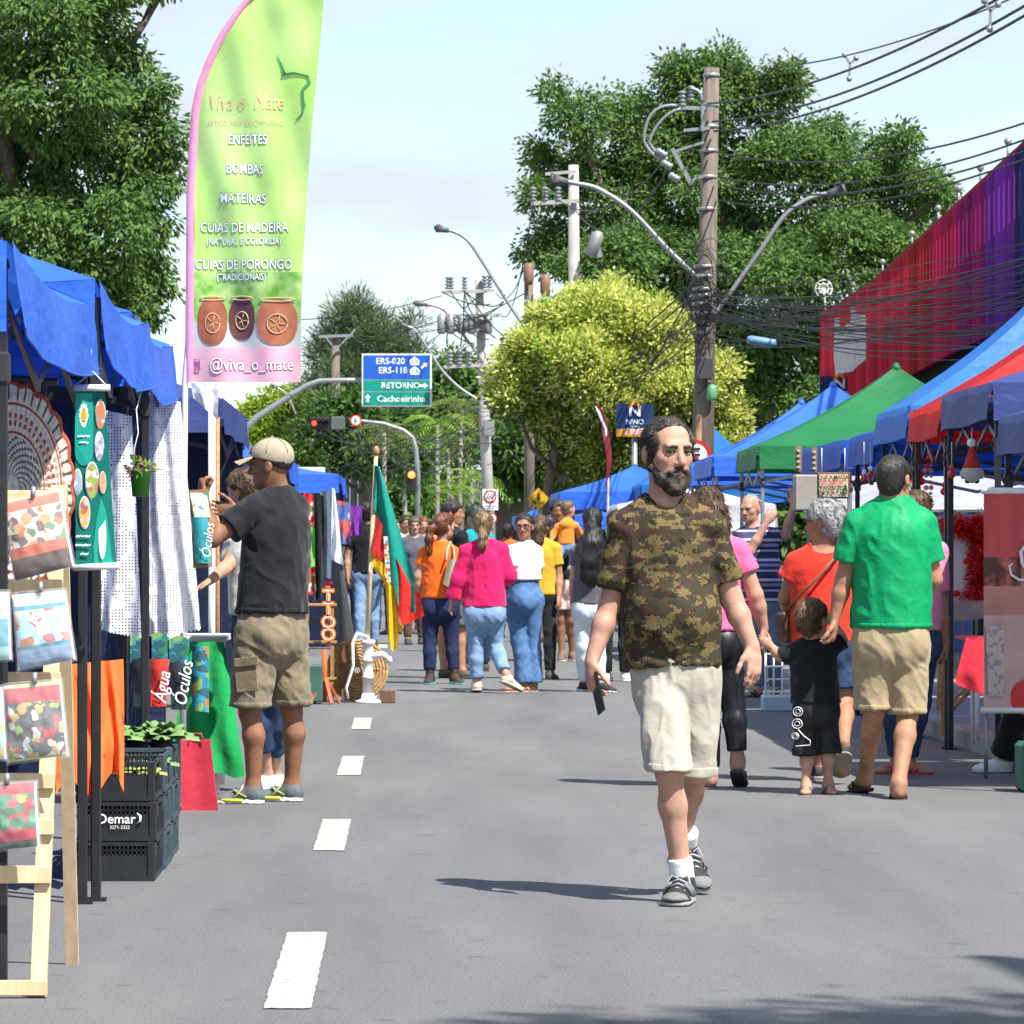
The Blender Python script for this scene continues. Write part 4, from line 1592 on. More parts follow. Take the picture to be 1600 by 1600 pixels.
for k, (a, b_, c_) in enumerate((((1096, 158), (1098, 140), (1078, 138)), ((1058, 165), (1008, 160), (1006, 220)), ((1064, 170), (1030, 178), (1014, 222)))):
    p = [at(*a, PY - .3), at(*b_, PY - .32), at(*c_, PY - .3)]
    pts = [p[0] * (1 - t) ** 2 + p[1] * 2 * t * (1 - t) + p[2] * t * t for t in [i / 12 for i in range(13)]]
    if k:
        q = [pts[-1], at(1010 + 10 * k, 250, PY - .3), at(1036 + 4 * k, 248, PY - .3)]
        pts += [q[0] * (1 - t) ** 2 + q[1] * 2 * t * (1 - t) + q[2] * t * t for t in [i / 8 for i in range(1, 9)]]
    MB().tube(pts, .028, 6).build("jumper_wire", M_grey_metal, wp)
MB().box(at(1100, 576, PY - .3), (.28, .16, .36), bev=.02).build("meter_box", mat("meter_box", (.05, .055, .06), .5, .1), wp)
MB().lathe(at(1112, 626, PY - .25), [(.06, 0), (.085, .04), (.085, .2), (.05, .26)], 10).build("hanging_bottle", mat("green_bottle", (.12, .35, .18), .3, .1), wp)

p2, a2, t2 = pole("pale concrete utility pole rising from behind the flowering tree", 900, 896, 258, 96, .17, .12, M_pole_c)
mb = MB()
mb.bar(at(830, 318, 95.8), at(905, 314, 95.8), .09, .09)
mb.bar(at(852, 272, 95.8), at(900, 268, 95.8), .07, .07)
mb.build("crossarm", M_pole_c, p2)
for x in (833, 852, 872):
    insulator(p2, at(x, 314, 95.8), 1.4)
MB().lathe(at(922, 400, 95.6), [(.09, 0), (.15, .05), (.15, .5), (.08, .6)], 10, 0, (.35, 0, .94)).build("transformer", M_grey_metal, p2)
MB().bar(at(938, 402, 95.6), at(928, 362, 95.6), .12, .05).build("fuse_bracket", M_grey_metal, p2)
p5, a5, t5 = pole("short brown pole top with looped wires left of the flowering tree", 828, 826, 425, 100, .14, .11, M_pole)
for x, y in ((826, 432), (852, 450)):
    MB().lathe(at(x, y, 99.7), [(.08, -.2), (.13, -.1), (.13, .25), (.07, .32)], 10).build("surge_arrester", mat("arrester", (.22, .12, .09), .5, .2), p5)
lamp(p5, [(815, 505), (790, 468), (755, 412), (732, 378), (712, 364), (695, 360)], 100, 24)

p3, a3, t3 = pole("tall pale concrete pole with double crossarms above the speed limit sign", 768, 748, 437, 148, .24, .15, M_pole_c)
for yy, x0, x1 in ((456, 690, 772), (494, 686, 785), (516, 686, 760), (572, 694, 770)):
    mb = MB()
    mb.bar(at(x0, yy + 1, 147.7), at(x1, yy - 2, 147.7), .12, .12)
    mb.build("crossarm", M_pole_c, p3)
for x, y in ((700, 452), (705, 452), (726, 452), (757, 450), (765, 450)):
    insulator(p3, at(x, y, 147.7), 2.0)
for x in (690, 704, 722, 737, 762):
    MB().lathe(at(x, 522, 147.6), [(.10, 0), (.16, .06), (.16, .6), (.08, .7)], 8).build("transformer_fuse", M_grey_metal, p3)
for x in (703, 718, 733):
    insulator(p3, at(x, 570, 147.7), 2.2)
MB().box(at(764, 668, 147.6), (.38, .2, .6), bev=.03).build("meter_box", M_grey_metal, p3)
mb = MB()
R3 = random.Random(5)
for k in range(16):
    a = at(R3.choice((700, 726, 760, 690, 704, 737)), R3.choice((455, 494, 516)), 147.5)
    b_ = at(R3.uniform(690, 790), R3.uniform(470, 545), 147.4)
    m_ = (a + b_) / 2 + Vector((R3.uniform(-.4, .4), 0, -R3.uniform(.1, .7)))
    mb.tube([a * (1 - t) ** 2 + m_ * 2 * t * (1 - t) + b_ * t * t for t in [i / 8 for i in range(9)]], .022, 5)
mb.build("jumper_wire", M_cable, p3)
lamp(p3, [(762, 582), (742, 548), (715, 512), (695, 486), (678, 478), (664, 476)], 148, 24, .05)
lamp(p3, [(752, 628), (718, 606), (690, 578), (665, 540), (648, 516), (634, 510)], 152, 16, .05)

p4, a4, t4 = pole("distant brown pole with short crossarm left of the road sign", 528, 524, 530, 205, .26, .2, M_pole)
mb = MB()
mb.bar(at(498, 526, 204.7), at(552, 524, 204.7), .14, .14)
mb.bar(at(508, 526, 204.6), at(524, 545, 204.6), .08, .08)
mb.bar(at(546, 524, 204.6), at(526, 545, 204.6), .08, .08)
mb.bar(at(545, 528, 204.6), at(555, 514, 204.6), .08, .08)
mb.build("crossarm", M_grey_metal, p4)
lamp(p4, [(515, 715), (490, 695), (470, 665), (455, 630), (443, 612), (432, 606)], 204, 12, .05)


def cable(label, a, b_, sag, r, n=20, group="overhead cables"):
    a, b_ = Vector(a), Vector(b_)
    pts = [a.lerp(b_, t / n) - Vector((0, 0, sag * 4 * (t / n) * (1 - t / n))) for t in range(n + 1)]
    o = MB().tube(pts, r, 5, cap=False).build("overhead_cable", M_cable, base=a)
    return tag(o, label, "cable", group)


cl = " of three black power lines from the wooden pole to the upper right"
for x, y, xe, ye, nm in ((1114, 190, 1650, -20, "middle"), (1106, 162, 1650, -55, "topmost"), (1116, 205, 1650, -5, "lowest")):
    cable(nm + cl, at(x, y, PY - .2), at(xe, ye, 44), .30, .018, 28)
for (x, y, xe, ye, lb) in ((1112, 236, 1660, 172, "thin grey wire crossing in front of the wide tree's upper right"), (1122, 276, 1660, 196, "upper of two dark wires leaving the pole toward the purple cladding top"),
                           (1130, 290, 1660, 214, "lower of two dark wires leaving the pole toward the purple cladding top"), (1122, 312, 1660, 226, "dark wire just above the lamp arm right of the pole")):
    cable(lb, at(x, y, PY - .2), at(xe, ye, 46), .35, .014)
cable("faint wire along the sky above the wide tree", at(1190, 108, PY + 8), at(1660, -40, 60), .25, .014)
for i, (a, b_, y0) in enumerate(((1008, 1100, 350), (880, 1060, 320))):
    pass
for (x, y, Y1, xe, ye, Y2, sag, lb) in ((300, 490, 150, 690, 462, 148, .5, "thin wire crossing the sky left of the double crossarm pole"), (300, 545, 170, 690, 500, 148, .5, "second thin wire in the sky behind the feather flag"),
                                        (300, 560, 205, 500, 527, 205, .3, "low thin wire running to the distant brown pole"), (552, 526, 204, 690, 520, 148, .8, "wire from the distant pole to the crossarms"),
                                        (556, 500, 190, 826, 455, 100, .8, "thin wire between crossarm pole and looped pole top"), (785, 494, 148, 833, 318, 95, .8, "wire climbing right from the double crossarms"),
                                        (775, 458, 148, 852, 300, 95, 1.0, "upper wire climbing right from the double crossarms"), (872, 312, 95, 1040, 250, 68, .5, "wire between concrete pole and fuse bracket"),
                                        (900, 330, 95, 1045, 262, 68, .7, "lower wire between concrete pole and fuse bracket"), (770, 565, 148, 1090, 455, 68, 1.0, "cable in front of the blossom to the wooden pole"),
                                        (800, 600, 140, 1086, 440, 68, .6, "thin cable across the top of the blossom")):
    cable(lb, at(x, y, Y1), at(xe, ye, Y2), sag, .016)
# telephone cables: too many to count
tm = MB()
R4 = random.Random(11)
for k in range(42):
    ya = R4.gauss(485, 30)
    yb = R4.uniform(360, 560)
    a, e = at(1105 + R4.uniform(-8, 12), ya, PY - .2), at(1690, yb - (1690 - 1600) * .1, 44 + R4.uniform(-2, 3))
    sg = R4.uniform(.05, .45)
    tm.tube([a.lerp(e, t / 18) - Vector((0, 0, sg * 4 * (t / 18) * (1 - t / 18))) for t in range(19)], R4.choice((.004, .005, .007, .010)), 4, cap=False)
for k in range(16):
    a, e = at(1086, R4.uniform(430, 560), PY - .2), at(R4.uniform(700, 900), R4.uniform(600, 760), R4.uniform(95, 130))
    sg = R4.uniform(.2, 1.0)
    tm.tube([a.lerp(e, t / 14) - Vector((0, 0, sg * 4 * (t / 14) * (1 - t / 14))) for t in range(15)], R4.choice((.006, .008, .012)), 4, cap=False)
for k in range(16):                                   # coils hugging the pole
    c = at(1098 + R4.uniform(-14, 14), R4.gauss(480, 40), PY)
    w_, hh = R4.uniform(.15, .4), R4.uniform(.15, .7)
    tm.tube([c + Vector((w_ * math.cos(t * .5), -.26 - .04 * math.sin(t), hh * math.sin(t * .5))) for t in range(13)], R4.choice((.006, .009)), 4, cap=False)
for k in range(14):
    a, e = at(R4.uniform(430, 520), R4.uniform(640, 740), 190), at(R4.uniform(690, 790), R4.uniform(640, 730), 150)
    tm.tube([a.lerp(e, t / 12) - Vector((0, 0, 1.2 * R4.random() * 4 * (t / 12) * (1 - t / 12))) for t in range(13)], .02, 4, cap=False)
tag(tm.build("cable_tangle", M_cable), "dense tangle of black telephone cables strung around the wooden pole", "cables", kind="stuff")
sc_ = MB()
sc_.tube([at(1168, 531, 58), at(1174, 531, 58), at(1206, 536, 58), at(1212, 536, 58)], [.05, .06, .06, .05], 12)
tag(sc_.build("splice_closure", mat("closure_blue", (.13, .26, .45), .4, .1), base=at(1190, 534, 58)), "blue cylinder hanging on the cables right of the wooden pole", "cable box")
for (x, y, lb) in ((1328, 100, "small grey spacer clamp on the power lines over the wide tree"), (1548, 18, "grey spacer clamp on the power lines at the top right corner")):
    s_ = thing("cable_spacer", lb, "clamp", at(x, y, 56 if x < 1400 else 47), "spacer clamps on the power lines")
    c = Vector(s_.location)
    m = MB()
    for a in range(3):
        t = a * 2.1 + .4
        m.bar(c, c + Vector((.09 * math.cos(t), 0, .2 * math.sin(t))), .03, .03)
        m.ball(c + Vector((.09 * math.cos(t), 0, .2 * math.sin(t))), .04, seg=8, rings=6)
    m.build("clamp_body", M_grey_metal, s_)
an = thing("dish_antenna", "octagonal wire dish antenna at the end of the red building", "antenna", at(1288, 480, 94))
m = MB()
c = at(1287, 451, 94)
for rr in (.2, .11):
    m.tube([c + Vector((rr * math.cos(t * math.pi / 4), -.05 + .3 * rr, 1.05 * rr * math.sin(t * math.pi / 4))) for t in range(9)], .014, 5)
for t in range(8):
    m.tube([c, c + Vector((.2 * math.cos(t * math.pi / 4), 0, .21 * math.sin(t * math.pi / 4)))], .01, 5)
m.build("dish_frame", M_white_metal, an)
MB().tube([c, at(1290, 486, 94)], .02, 6).build("mast", M_white_metal, an)


def flat_panel(name, x0, y0, x1, y1, Y, m, parent=None, th=.03, bev=0):
    a, b_ = at(x0, y0, Y), at(x1, y1, Y)
    return MB().box(((a.x + b_.x) / 2, Y + th / 2, (a.z + b_.z) / 2), (abs(b_.x - a.x), th, abs(a.z - b_.z)), bev=bev).build(name, m, parent)


XR, ZU = (1, 0, 0), (0, 0, 1)


def sign_text(body, px, py, Y, hpx, m, parent, align='CENTER', sx=1.0, off=0.012, shear=0.0):
    """lettering with capital height of hpx photo pixels"""
    text_part(body, hpx * Y / F / .70, at(px, py, Y - .012), XR, ZU, m, parent, align=align, sx=sx, offset=off, shear=shear)


GY = 150
M_sign_blue = mat("sign_blue", (.012, .10, .48), .4, .05)
M_sign_green = mat("sign_green", (.0, .25, .19), .4, .05)
M_sign_white = mat("sign_white", (.78, .80, .80), .4, .02)
gs = thing("road_sign_gantry", "large blue and green direction sign on a curved grey arm", "road sign", Vector((at(380, 800, GY).x, GY, 0)))
P = [at(*p, GY + .4) for p in ((378, 858), (378, 720), (384, 668), (402, 652), (440, 627), (478, 603), (500, 595), (540, 594), (575, 594))]
P[0].z = 0
MB().tube(P, [.16, .15, .14, .13, .12, .11, .10, .09, .08], 10).build("arm", M_grey_metal, gs)
bd = flat_panel("sign_border", 565.5, 552.5, 674.5, 635.5, GY + .03, M_sign_white, gs)
flat_panel("blue_panel", 568, 555, 672, 592.5, GY, M_sign_blue, gs)
flat_panel("retorno_panel", 568, 594.5, 672, 611, GY, M_sign_green, gs)
flat_panel("cachoeirinha_panel", 568, 613, 672, 633, GY, M_sign_green, gs)
sign_text("ERS-020", 610, 564.5, GY, 9.6, M_sign_white, gs, sx=.98)
sign_text("ERS-118", 614, 579, GY, 9.6, M_sign_white, gs, sx=.98)
sign_text("RETORNO", 626, 602.5, GY, 9, M_sign_white, gs, sx=1.0)
sign_text("Cachoeirinha", 627, 623.5, GY, 9.5, M_sign_white, gs, sx=1.04)


def arrow(px, py, Y, s, ang, parent, m):
    q = MB()
    c = at(px, py, Y - .012)
    pts = [(-1, .28), (.1, .28), (.1, .75), (1, 0), (.1, -.75), (.1, -.28), (-1, -.28)]
    k = s * Y / F
    q.face([c + Vector((k * (x * math.cos(ang) - z * math.sin(ang)), 0, k * (x * math.sin(ang) + z * math.cos(ang)))) for x, z in pts][::-1])
    q.build("arrow", m, parent)


arrow(663, 571, GY, 6, math.radians(42), gs, M_sign_white)
arrow(662, 602.5, GY, 6.5, 0, gs, M_sign_white)
arrow(574.5, 622, GY, 6.2, math.radians(90), gs, M_sign_white)
for y_, n_ in ((564, "020"), (579, "118")):
    q = MB()
    k = GY / F
    c = at(648, y_, GY - .012)
    q.face([c + Vector((k * x, 0, k * z)) for x, z in ((-6.5, -6.5), (6.5, -6.5), (7.8, 1), (0, 7), (-7.8, 1))])
    q.build("route_shield", M_sign_white, gs)
    text_part(n_, 6.4 * GY / F / .7, at(648, y_ + 1.2, GY - .02), XR, ZU, M_sign_blue, gs, sx=.8)

TY = 152
tl = thing("traffic_light", "horizontal traffic light with red lamp lit on a curved arm over the road", "traffic light", Vector((at(653, 800, TY).x, TY, 0)))
P = [at(*p, TY) for p in ((653, 800), (653, 740), (650, 702), (645, 684), (630, 672), (600, 662), (560, 657), (545, 656))]
P[0].z = 0
MB().tube(P, [.09, .09, .085, .08, .075, .07, .06, .06], 8).build("arm", M_grey_metal, tl)
flat_panel("housing", 484, 652, 516, 671, TY - .25, mat("signal_black", (.015, .015, .016), .5, .1), tl, .3, .03)
flat_panel("countdown_box", 516.5, 651, 539, 671.5, TY - .25, mat("signal_grey", (.09, .11, .11), .4, .1), tl, .25, .03)
M_red_lit = emit("red_light", (1, .05, .02), 2.2)
for x, mm in ((491, M_red_lit), (501, mat("lens_dark", (.02, .015, .01), .2, .1)), (510, mat("lens_dark", (.02, .015, .01)))):
    c = at(x, 661.5, TY - .26)
    l_ = MB().ball(c, (.09, .06, .09), seg=10, rings=6).build("lens", mm, tl)
    v = MB()
    for k in range(7):
        t0, t1 = math.pi * k / 7 - .15, math.pi * (k + 1) / 7 - .15
        for dd in (0,):
            a_, b_ = [c + Vector((.11 * math.cos(t), 0, .11 * math.sin(t))) for t in (t0, t1)]
            v.face([a_, b_, b_ + Vector((0, -.18, 0)), a_ + Vector((0, -.18, 0))])
    v.build("visor", M_black, tl)


def round_sign(parent, px, py, rp, Y, th=.02):
    c = at(px, py, Y)
    k = Y / F
    MB().lathe(c + Vector((0, th, 0)), [(rp * k, 0), (rp * k, th)], 28, 0, (0, -1, 0)).build("red_ring", mat("sign_red", (.55, .02, .02), .4, .06), parent)
    MB().lathe(c, [(rp * k * .76, 0), (rp * k * .76, .004)], 28, 0, (0, -1, 0)).build("sign_face", M_sign_white, parent)


rs = thing("round_sign", "small round red and white turn sign on the traffic light arm", "road sign", at(556, 668, TY - .1))
round_sign(rs, 556, 657, 9, TY - .12)
q = MB()
c = at(555, 657, TY - .14)
q.bar(c + Vector((0, 0, -.11)), c + Vector((0, 0, .11)), .03, .01)
q.bar(c, c + Vector((.1, 0, .02)), .03, .01)
q.build("arrow", M_black, rs)
t2_ = thing("signal_lamp", "orange-red signal lamp glowing low on the curved post", "traffic light", at(643, 765, TY - .3))
MB().ball(at(643, 742, TY - .42), (.13, .08, .13), seg=12, rings=8).build("lens", emit("amber_light", (1, .16, .03), 2.4), t2_)
flat_panel("housing", 636, 734, 650, 768, TY - .35, mat("signal_black", (.015, .015, .016)), t2_, .2, .03)

SY = 120
sp = thing("speed_sign", "white speed limit sign reading 60 on a post behind the crowd", "road sign", Vector((at(766, 800, SY).x, SY, 0)))
MB().tube([Vector((at(766, 800, SY).x, SY + .06, 0)), at(766, 766, SY + .06)], .035, 8).build("post", M_grey_metal, sp)
flat_panel("plate", 754, 764, 778.5, 797, SY, M_sign_white, sp)
round_sign(sp, 766, 776, 10, SY - .02)
text_part("60", 8.2 * SY / F / .7, at(766, 776, SY - .06), XR, ZU, M_black, sp, sx=.95)
for k, wd in enumerate((17, 12)):
    a = at(766, 790.5 + 3.6 * k, SY - .006)
    MB().box(a, (wd * SY / F, .006, .03)).build("small_print", mat("grey_print", (.35, .36, .38), .6, .05), sp)
round_sign(sp, 768, 810, 9, SY - .02)
yd = thing("pedestrian_sign", "yellow diamond pedestrian crossing sign on a post", "road sign", Vector((at(843, 800, 70).x, 70, 0)))
MB().tube([Vector((at(843, 800, 70).x, 70.05, 0)), at(843, 772, 70.05)], .035, 8).build("post", M_grey_metal, yd)
k = 70 / F
c = at(841.5, 779.5, 70)
q = MB()
dia = [c + Vector((k * x, 0, k * z)) for x, z in ((0, -17.5), (17.5, 0), (0, 17.5), (-17.5, 0))]
q.face(dia)
q.raw(dia + [p + Vector((0, .02, 0)) for p in dia], [(0, 1, 5, 4), (1, 2, 6, 5), (2, 3, 7, 6), (3, 0, 4, 7), (7, 6, 5, 4)])
q.build("plate", mat("sign_yellow", (.62, .36, .01), .45, .06), yd)
q = MB()
f_ = lambda x, z: c + Vector((k * x, -.008, k * z))
for a_, b_, w_ in (((0, 5), (0, -1), 3.4), ((0, -1), (-3.5, -8), 1.9), ((0, -1), (3.5, -8), 1.9), ((0, 4), (-3.5, 0), 1.4), ((0, 4), (3.5, 0), 1.4)):
    q.bar(f_(*a_), f_(*b_), w_ * k, .004)
q.disc(f_(0, 7.5), 2.1 * k, (0, -1, 0), seg=12)
for x in (-9, -5.5, 5.5, 9):
    q.bar(f_(x, -3), f_(x * .9, -8), 1.7 * k, .004)
q.build("walking_figure", M_black, yd)


def nino(label, x0, y0, x1, y1, Y, full):
    a, b_ = at(x0, y0, Y), at(x1, y1, Y)
    r = thing("billboard", label, "sign", Vector(((a.x + b_.x) / 2, Y, 0)))
    MB().tube([Vector(((a.x + b_.x) / 2, Y + .1, 0)), Vector(((a.x + b_.x) / 2, Y + .1, b_.z + .1))], .05, 8).build("post", M_grey_metal, r)
    hgt = y1 - y0
    ys = y1 - hgt * (.24 if full else 0)
    flat_panel("navy_panel", x0, y0, x1, ys, Y, mat("sign_navy", (.012, .035, .11), .45, .08), r, .08)
    cx = x0 + (x1 - x0) * (.5 if full else .55)
    n = (x1 - x0) / 57
    sign_text("N", cx, y0 + 12 * n, Y - .01, 15 * n, M_sign_white, r, sx=1.15, off=.03)
    q = MB()
    k = Y / F * n
    c = at(cx, y0 - 1 * n, Y - .03)
    f_ = lambda x, z: c + Vector((k * x, 0, k * z))
    q.face([f_(*p) for p in ((-9.5, -4), (-9.5, -9), (0, 0), (9.5, -9), (9.5, -4), (0, 6))])
    q.build("roof_mark", mat("sign_orange", (.75, .30, .02), .45, .06), r)
    sign_text("NINO", cx, y0 + 28 * n, Y, 7.5 * n, M_sign_white, r)
    if full:
        sign_text("IMOVEIS", cx, y0 + 35 * n, Y, 2.6 * n, M_sign_white, r, off=0)
        sign_text("ALUGUEL - COMPRA", cx, y0 + 39 * n, Y, 3 * n, M_sign_white, r, off=0, sx=.9)
        flat_panel("orange_panel", x0, ys + .4, x1, y1, Y, mat("sign_orange", (.75, .30, .02)), r, .08)
        sign_text("a 100 m", cx + 1, (ys + y1) / 2, Y, 7 * n, M_sign_white, r)


nino("navy and orange agency sign reading NINO beside the bearded man's head", 963, 631, 1021, 682, 74, True)
nino("navy NINO sign above the green tent peak at the red building", 1281, 588, 1337, 646, 84, False)
np_ = thing("no_parking_sign", "round no-parking sign behind the bearded man's right shoulder", "road sign", Vector((at(1088, 800, 58).x, 58, 0)))
MB().tube([Vector((at(1090, 800, 58).x, 58.1, 0)), at(1092, 648, 58.1)], .045, 8).build("post", mat("rusty_post", (.22, .13, .07), .7, .3), np_)
round_sign(np_, 1086, 712, 25, 58)
text_part("E", 22 * 58 / F / .7, at(1087, 712, 57.98), XR, ZU, M_black, np_, offset=.02)
q = MB()
c = at(1086, 712, 57.97)
q.bar(c + Vector((-.155, 0, .155)), c + Vector((.155, 0, -.155)), .05, .006)
q.build("slash", mat("sign_red", (.55, .02, .02)), np_)

# ------------------------------------------------------------------ people
SK_light = skin("light", (.46, .26, .18))
SK_tan = skin("tan", (.36, .185, .11))
SK_brown = skin("brown", (.25, .12, .065))
SK_pink = skin("rosy", (.46, .25, .175))
H_dark = hair_mat("dark", (.012, .009, .008), (.045, .032, .025))
H_brown = hair_mat("brown", (.045, .024, .012), (.13, .075, .04))
H_red = hair_mat("auburn", (.07, .018, .008), (.20, .06, .022))
H_grey = hair_mat("grey", (.20, .20, .20), (.48, .48, .48))
H_black = hair_mat("black", (.006, .006, .007), (.022, .021, .022))
H_blond = hair_mat("dark_blond", (.09, .055, .028), (.30, .20, .10))
H_kid = hair_mat("chestnut", (.08, .045, .022), (.19, .11, .055))


def denim(name, c, c2):
    return mat("denim_" + name, c, .85, .1, 22, .0006, 300, c2=c2, spec=.15, thr=(.2, .8))


D_mid = denim("mid", (.055, .13, .28), (.12, .23, .42))
D_light = denim("light", (.12, .22, .38), (.26, .38, .54))
D_navy = denim("navy", (.012, .018, .05), (.025, .035, .085))
D_white = denim("white", (.55, .64, .70), (.70, .76, .80))
D_dark = denim("dark", (.018, .032, .075), (.045, .075, .145))


def camo_material():
    m = bpy.data.materials.new("camouflage_print")
    m.use_nodes = True
    nt = m.node_tree
    nd, lk = nt.nodes, nt.links
    bs = nd["Principled BSDF"]
    bs.inputs["Roughness"].default_value = .85
    bs.inputs["Specular IOR Level"].default_value = .15
    tc = nd.new("ShaderNodeTexCoord")
    sn = nd.new("ShaderNodeVectorMath")
    sn.operation = 'SNAP'
    sn.inputs[1].default_value = (.0055, .0055, .0055)
    lk.new(tc.outputs["Object"], sn.inputs[0])
    mp = nd.new("ShaderNodeMapping")
    mp.inputs["Scale"].default_value = (.75, .75, 1.25)
    lk.new(sn.outputs[0], mp.inputs["Vector"])

    def layer(sc, loc, a, colr, prev):
        p = nd.new("ShaderNodeVectorMath")
        p.operation = 'ADD'
        p.inputs[1].default_value = loc
        lk.new(mp.outputs[0], p.inputs[0])
        n = nd.new("ShaderNodeTexNoise")
        n.inputs["Scale"].default_value = sc
        n.inputs["Detail"].default_value = 5
        n.inputs["Roughness"].default_value = .62
        lk.new(p.outputs[0], n.inputs["Vector"])
        g_ = nd.new("ShaderNodeMath")
        g_.operation = 'GREATER_THAN'
        g_.inputs[1].default_value = a
        lk.new(n.outputs["Fac"], g_.inputs[0])
        x = nd.new("ShaderNodeMixRGB")
        lk.new(g_.outputs[0], x.inputs[0])
        if prev is None:
            x.inputs[1].default_value = (.045, .040, .024, 1)
        else:
            lk.new(prev, x.inputs[1])
        x.inputs[2].default_value = (*colr, 1)
        return x.outputs[0]
    o = layer(22, (3, 1, 7), .54, (.058, .030, .024), None)
    o = layer(17, (13, 4, 2), .58, (.020, .019, .012), o)
    o = layer(20, (5, 9, 1), .535, (.150, .115, .046), o)
    o = layer(38, (8, 3, 4), .62, (.055, .022, .016), o)
    lk.new(o, bs.inputs["Base Color"])
    nb = nd.new("ShaderNodeTexNoise")
    nb.inputs["Scale"].default_value = 14
    nb.inputs["Detail"].default_value = 5
    lk.new(tc.outputs["Object"], nb.inputs["Vector"])
    bp = nd.new("ShaderNodeBump")
    bp.inputs["Distance"].default_value = .010
    lk.new(nb.outputs["Fac"], bp.inputs["Height"])
    lk.new(bp.outputs["Normal"], bs.inputs["Normal"])
    return m


M_camo = camo_material()
M_cream = cloth("cream_cotton", (.39, .36, .30), var=.05)
M_khaki = cloth("khaki_cotton", (.33, .26, .15), var=.08)
M_olive_khaki = cloth("olive_khaki", (.20, .165, .105), var=.12)
M_black_tee = cloth("black_cotton", (.011, .012, .014), var=.2)
M_charcoal = cloth("charcoal_cotton", (.013, .014, .018), var=.2)
M_green_tee = mat("green_jersey", (.0, .27, .095), .6, .06, 8, .008, 15, spec=.25)
M_sock = cloth("white_sock", (.78, .78, .77))
M_sole_w = mat("sole_white", (.62, .61, .58), .6, .12, 20)
M_sole_d = mat("sole_dark", (.03, .03, .032), .7, .1, 20)


def beard_tint(v, colr, T, r, f, u):
    pass


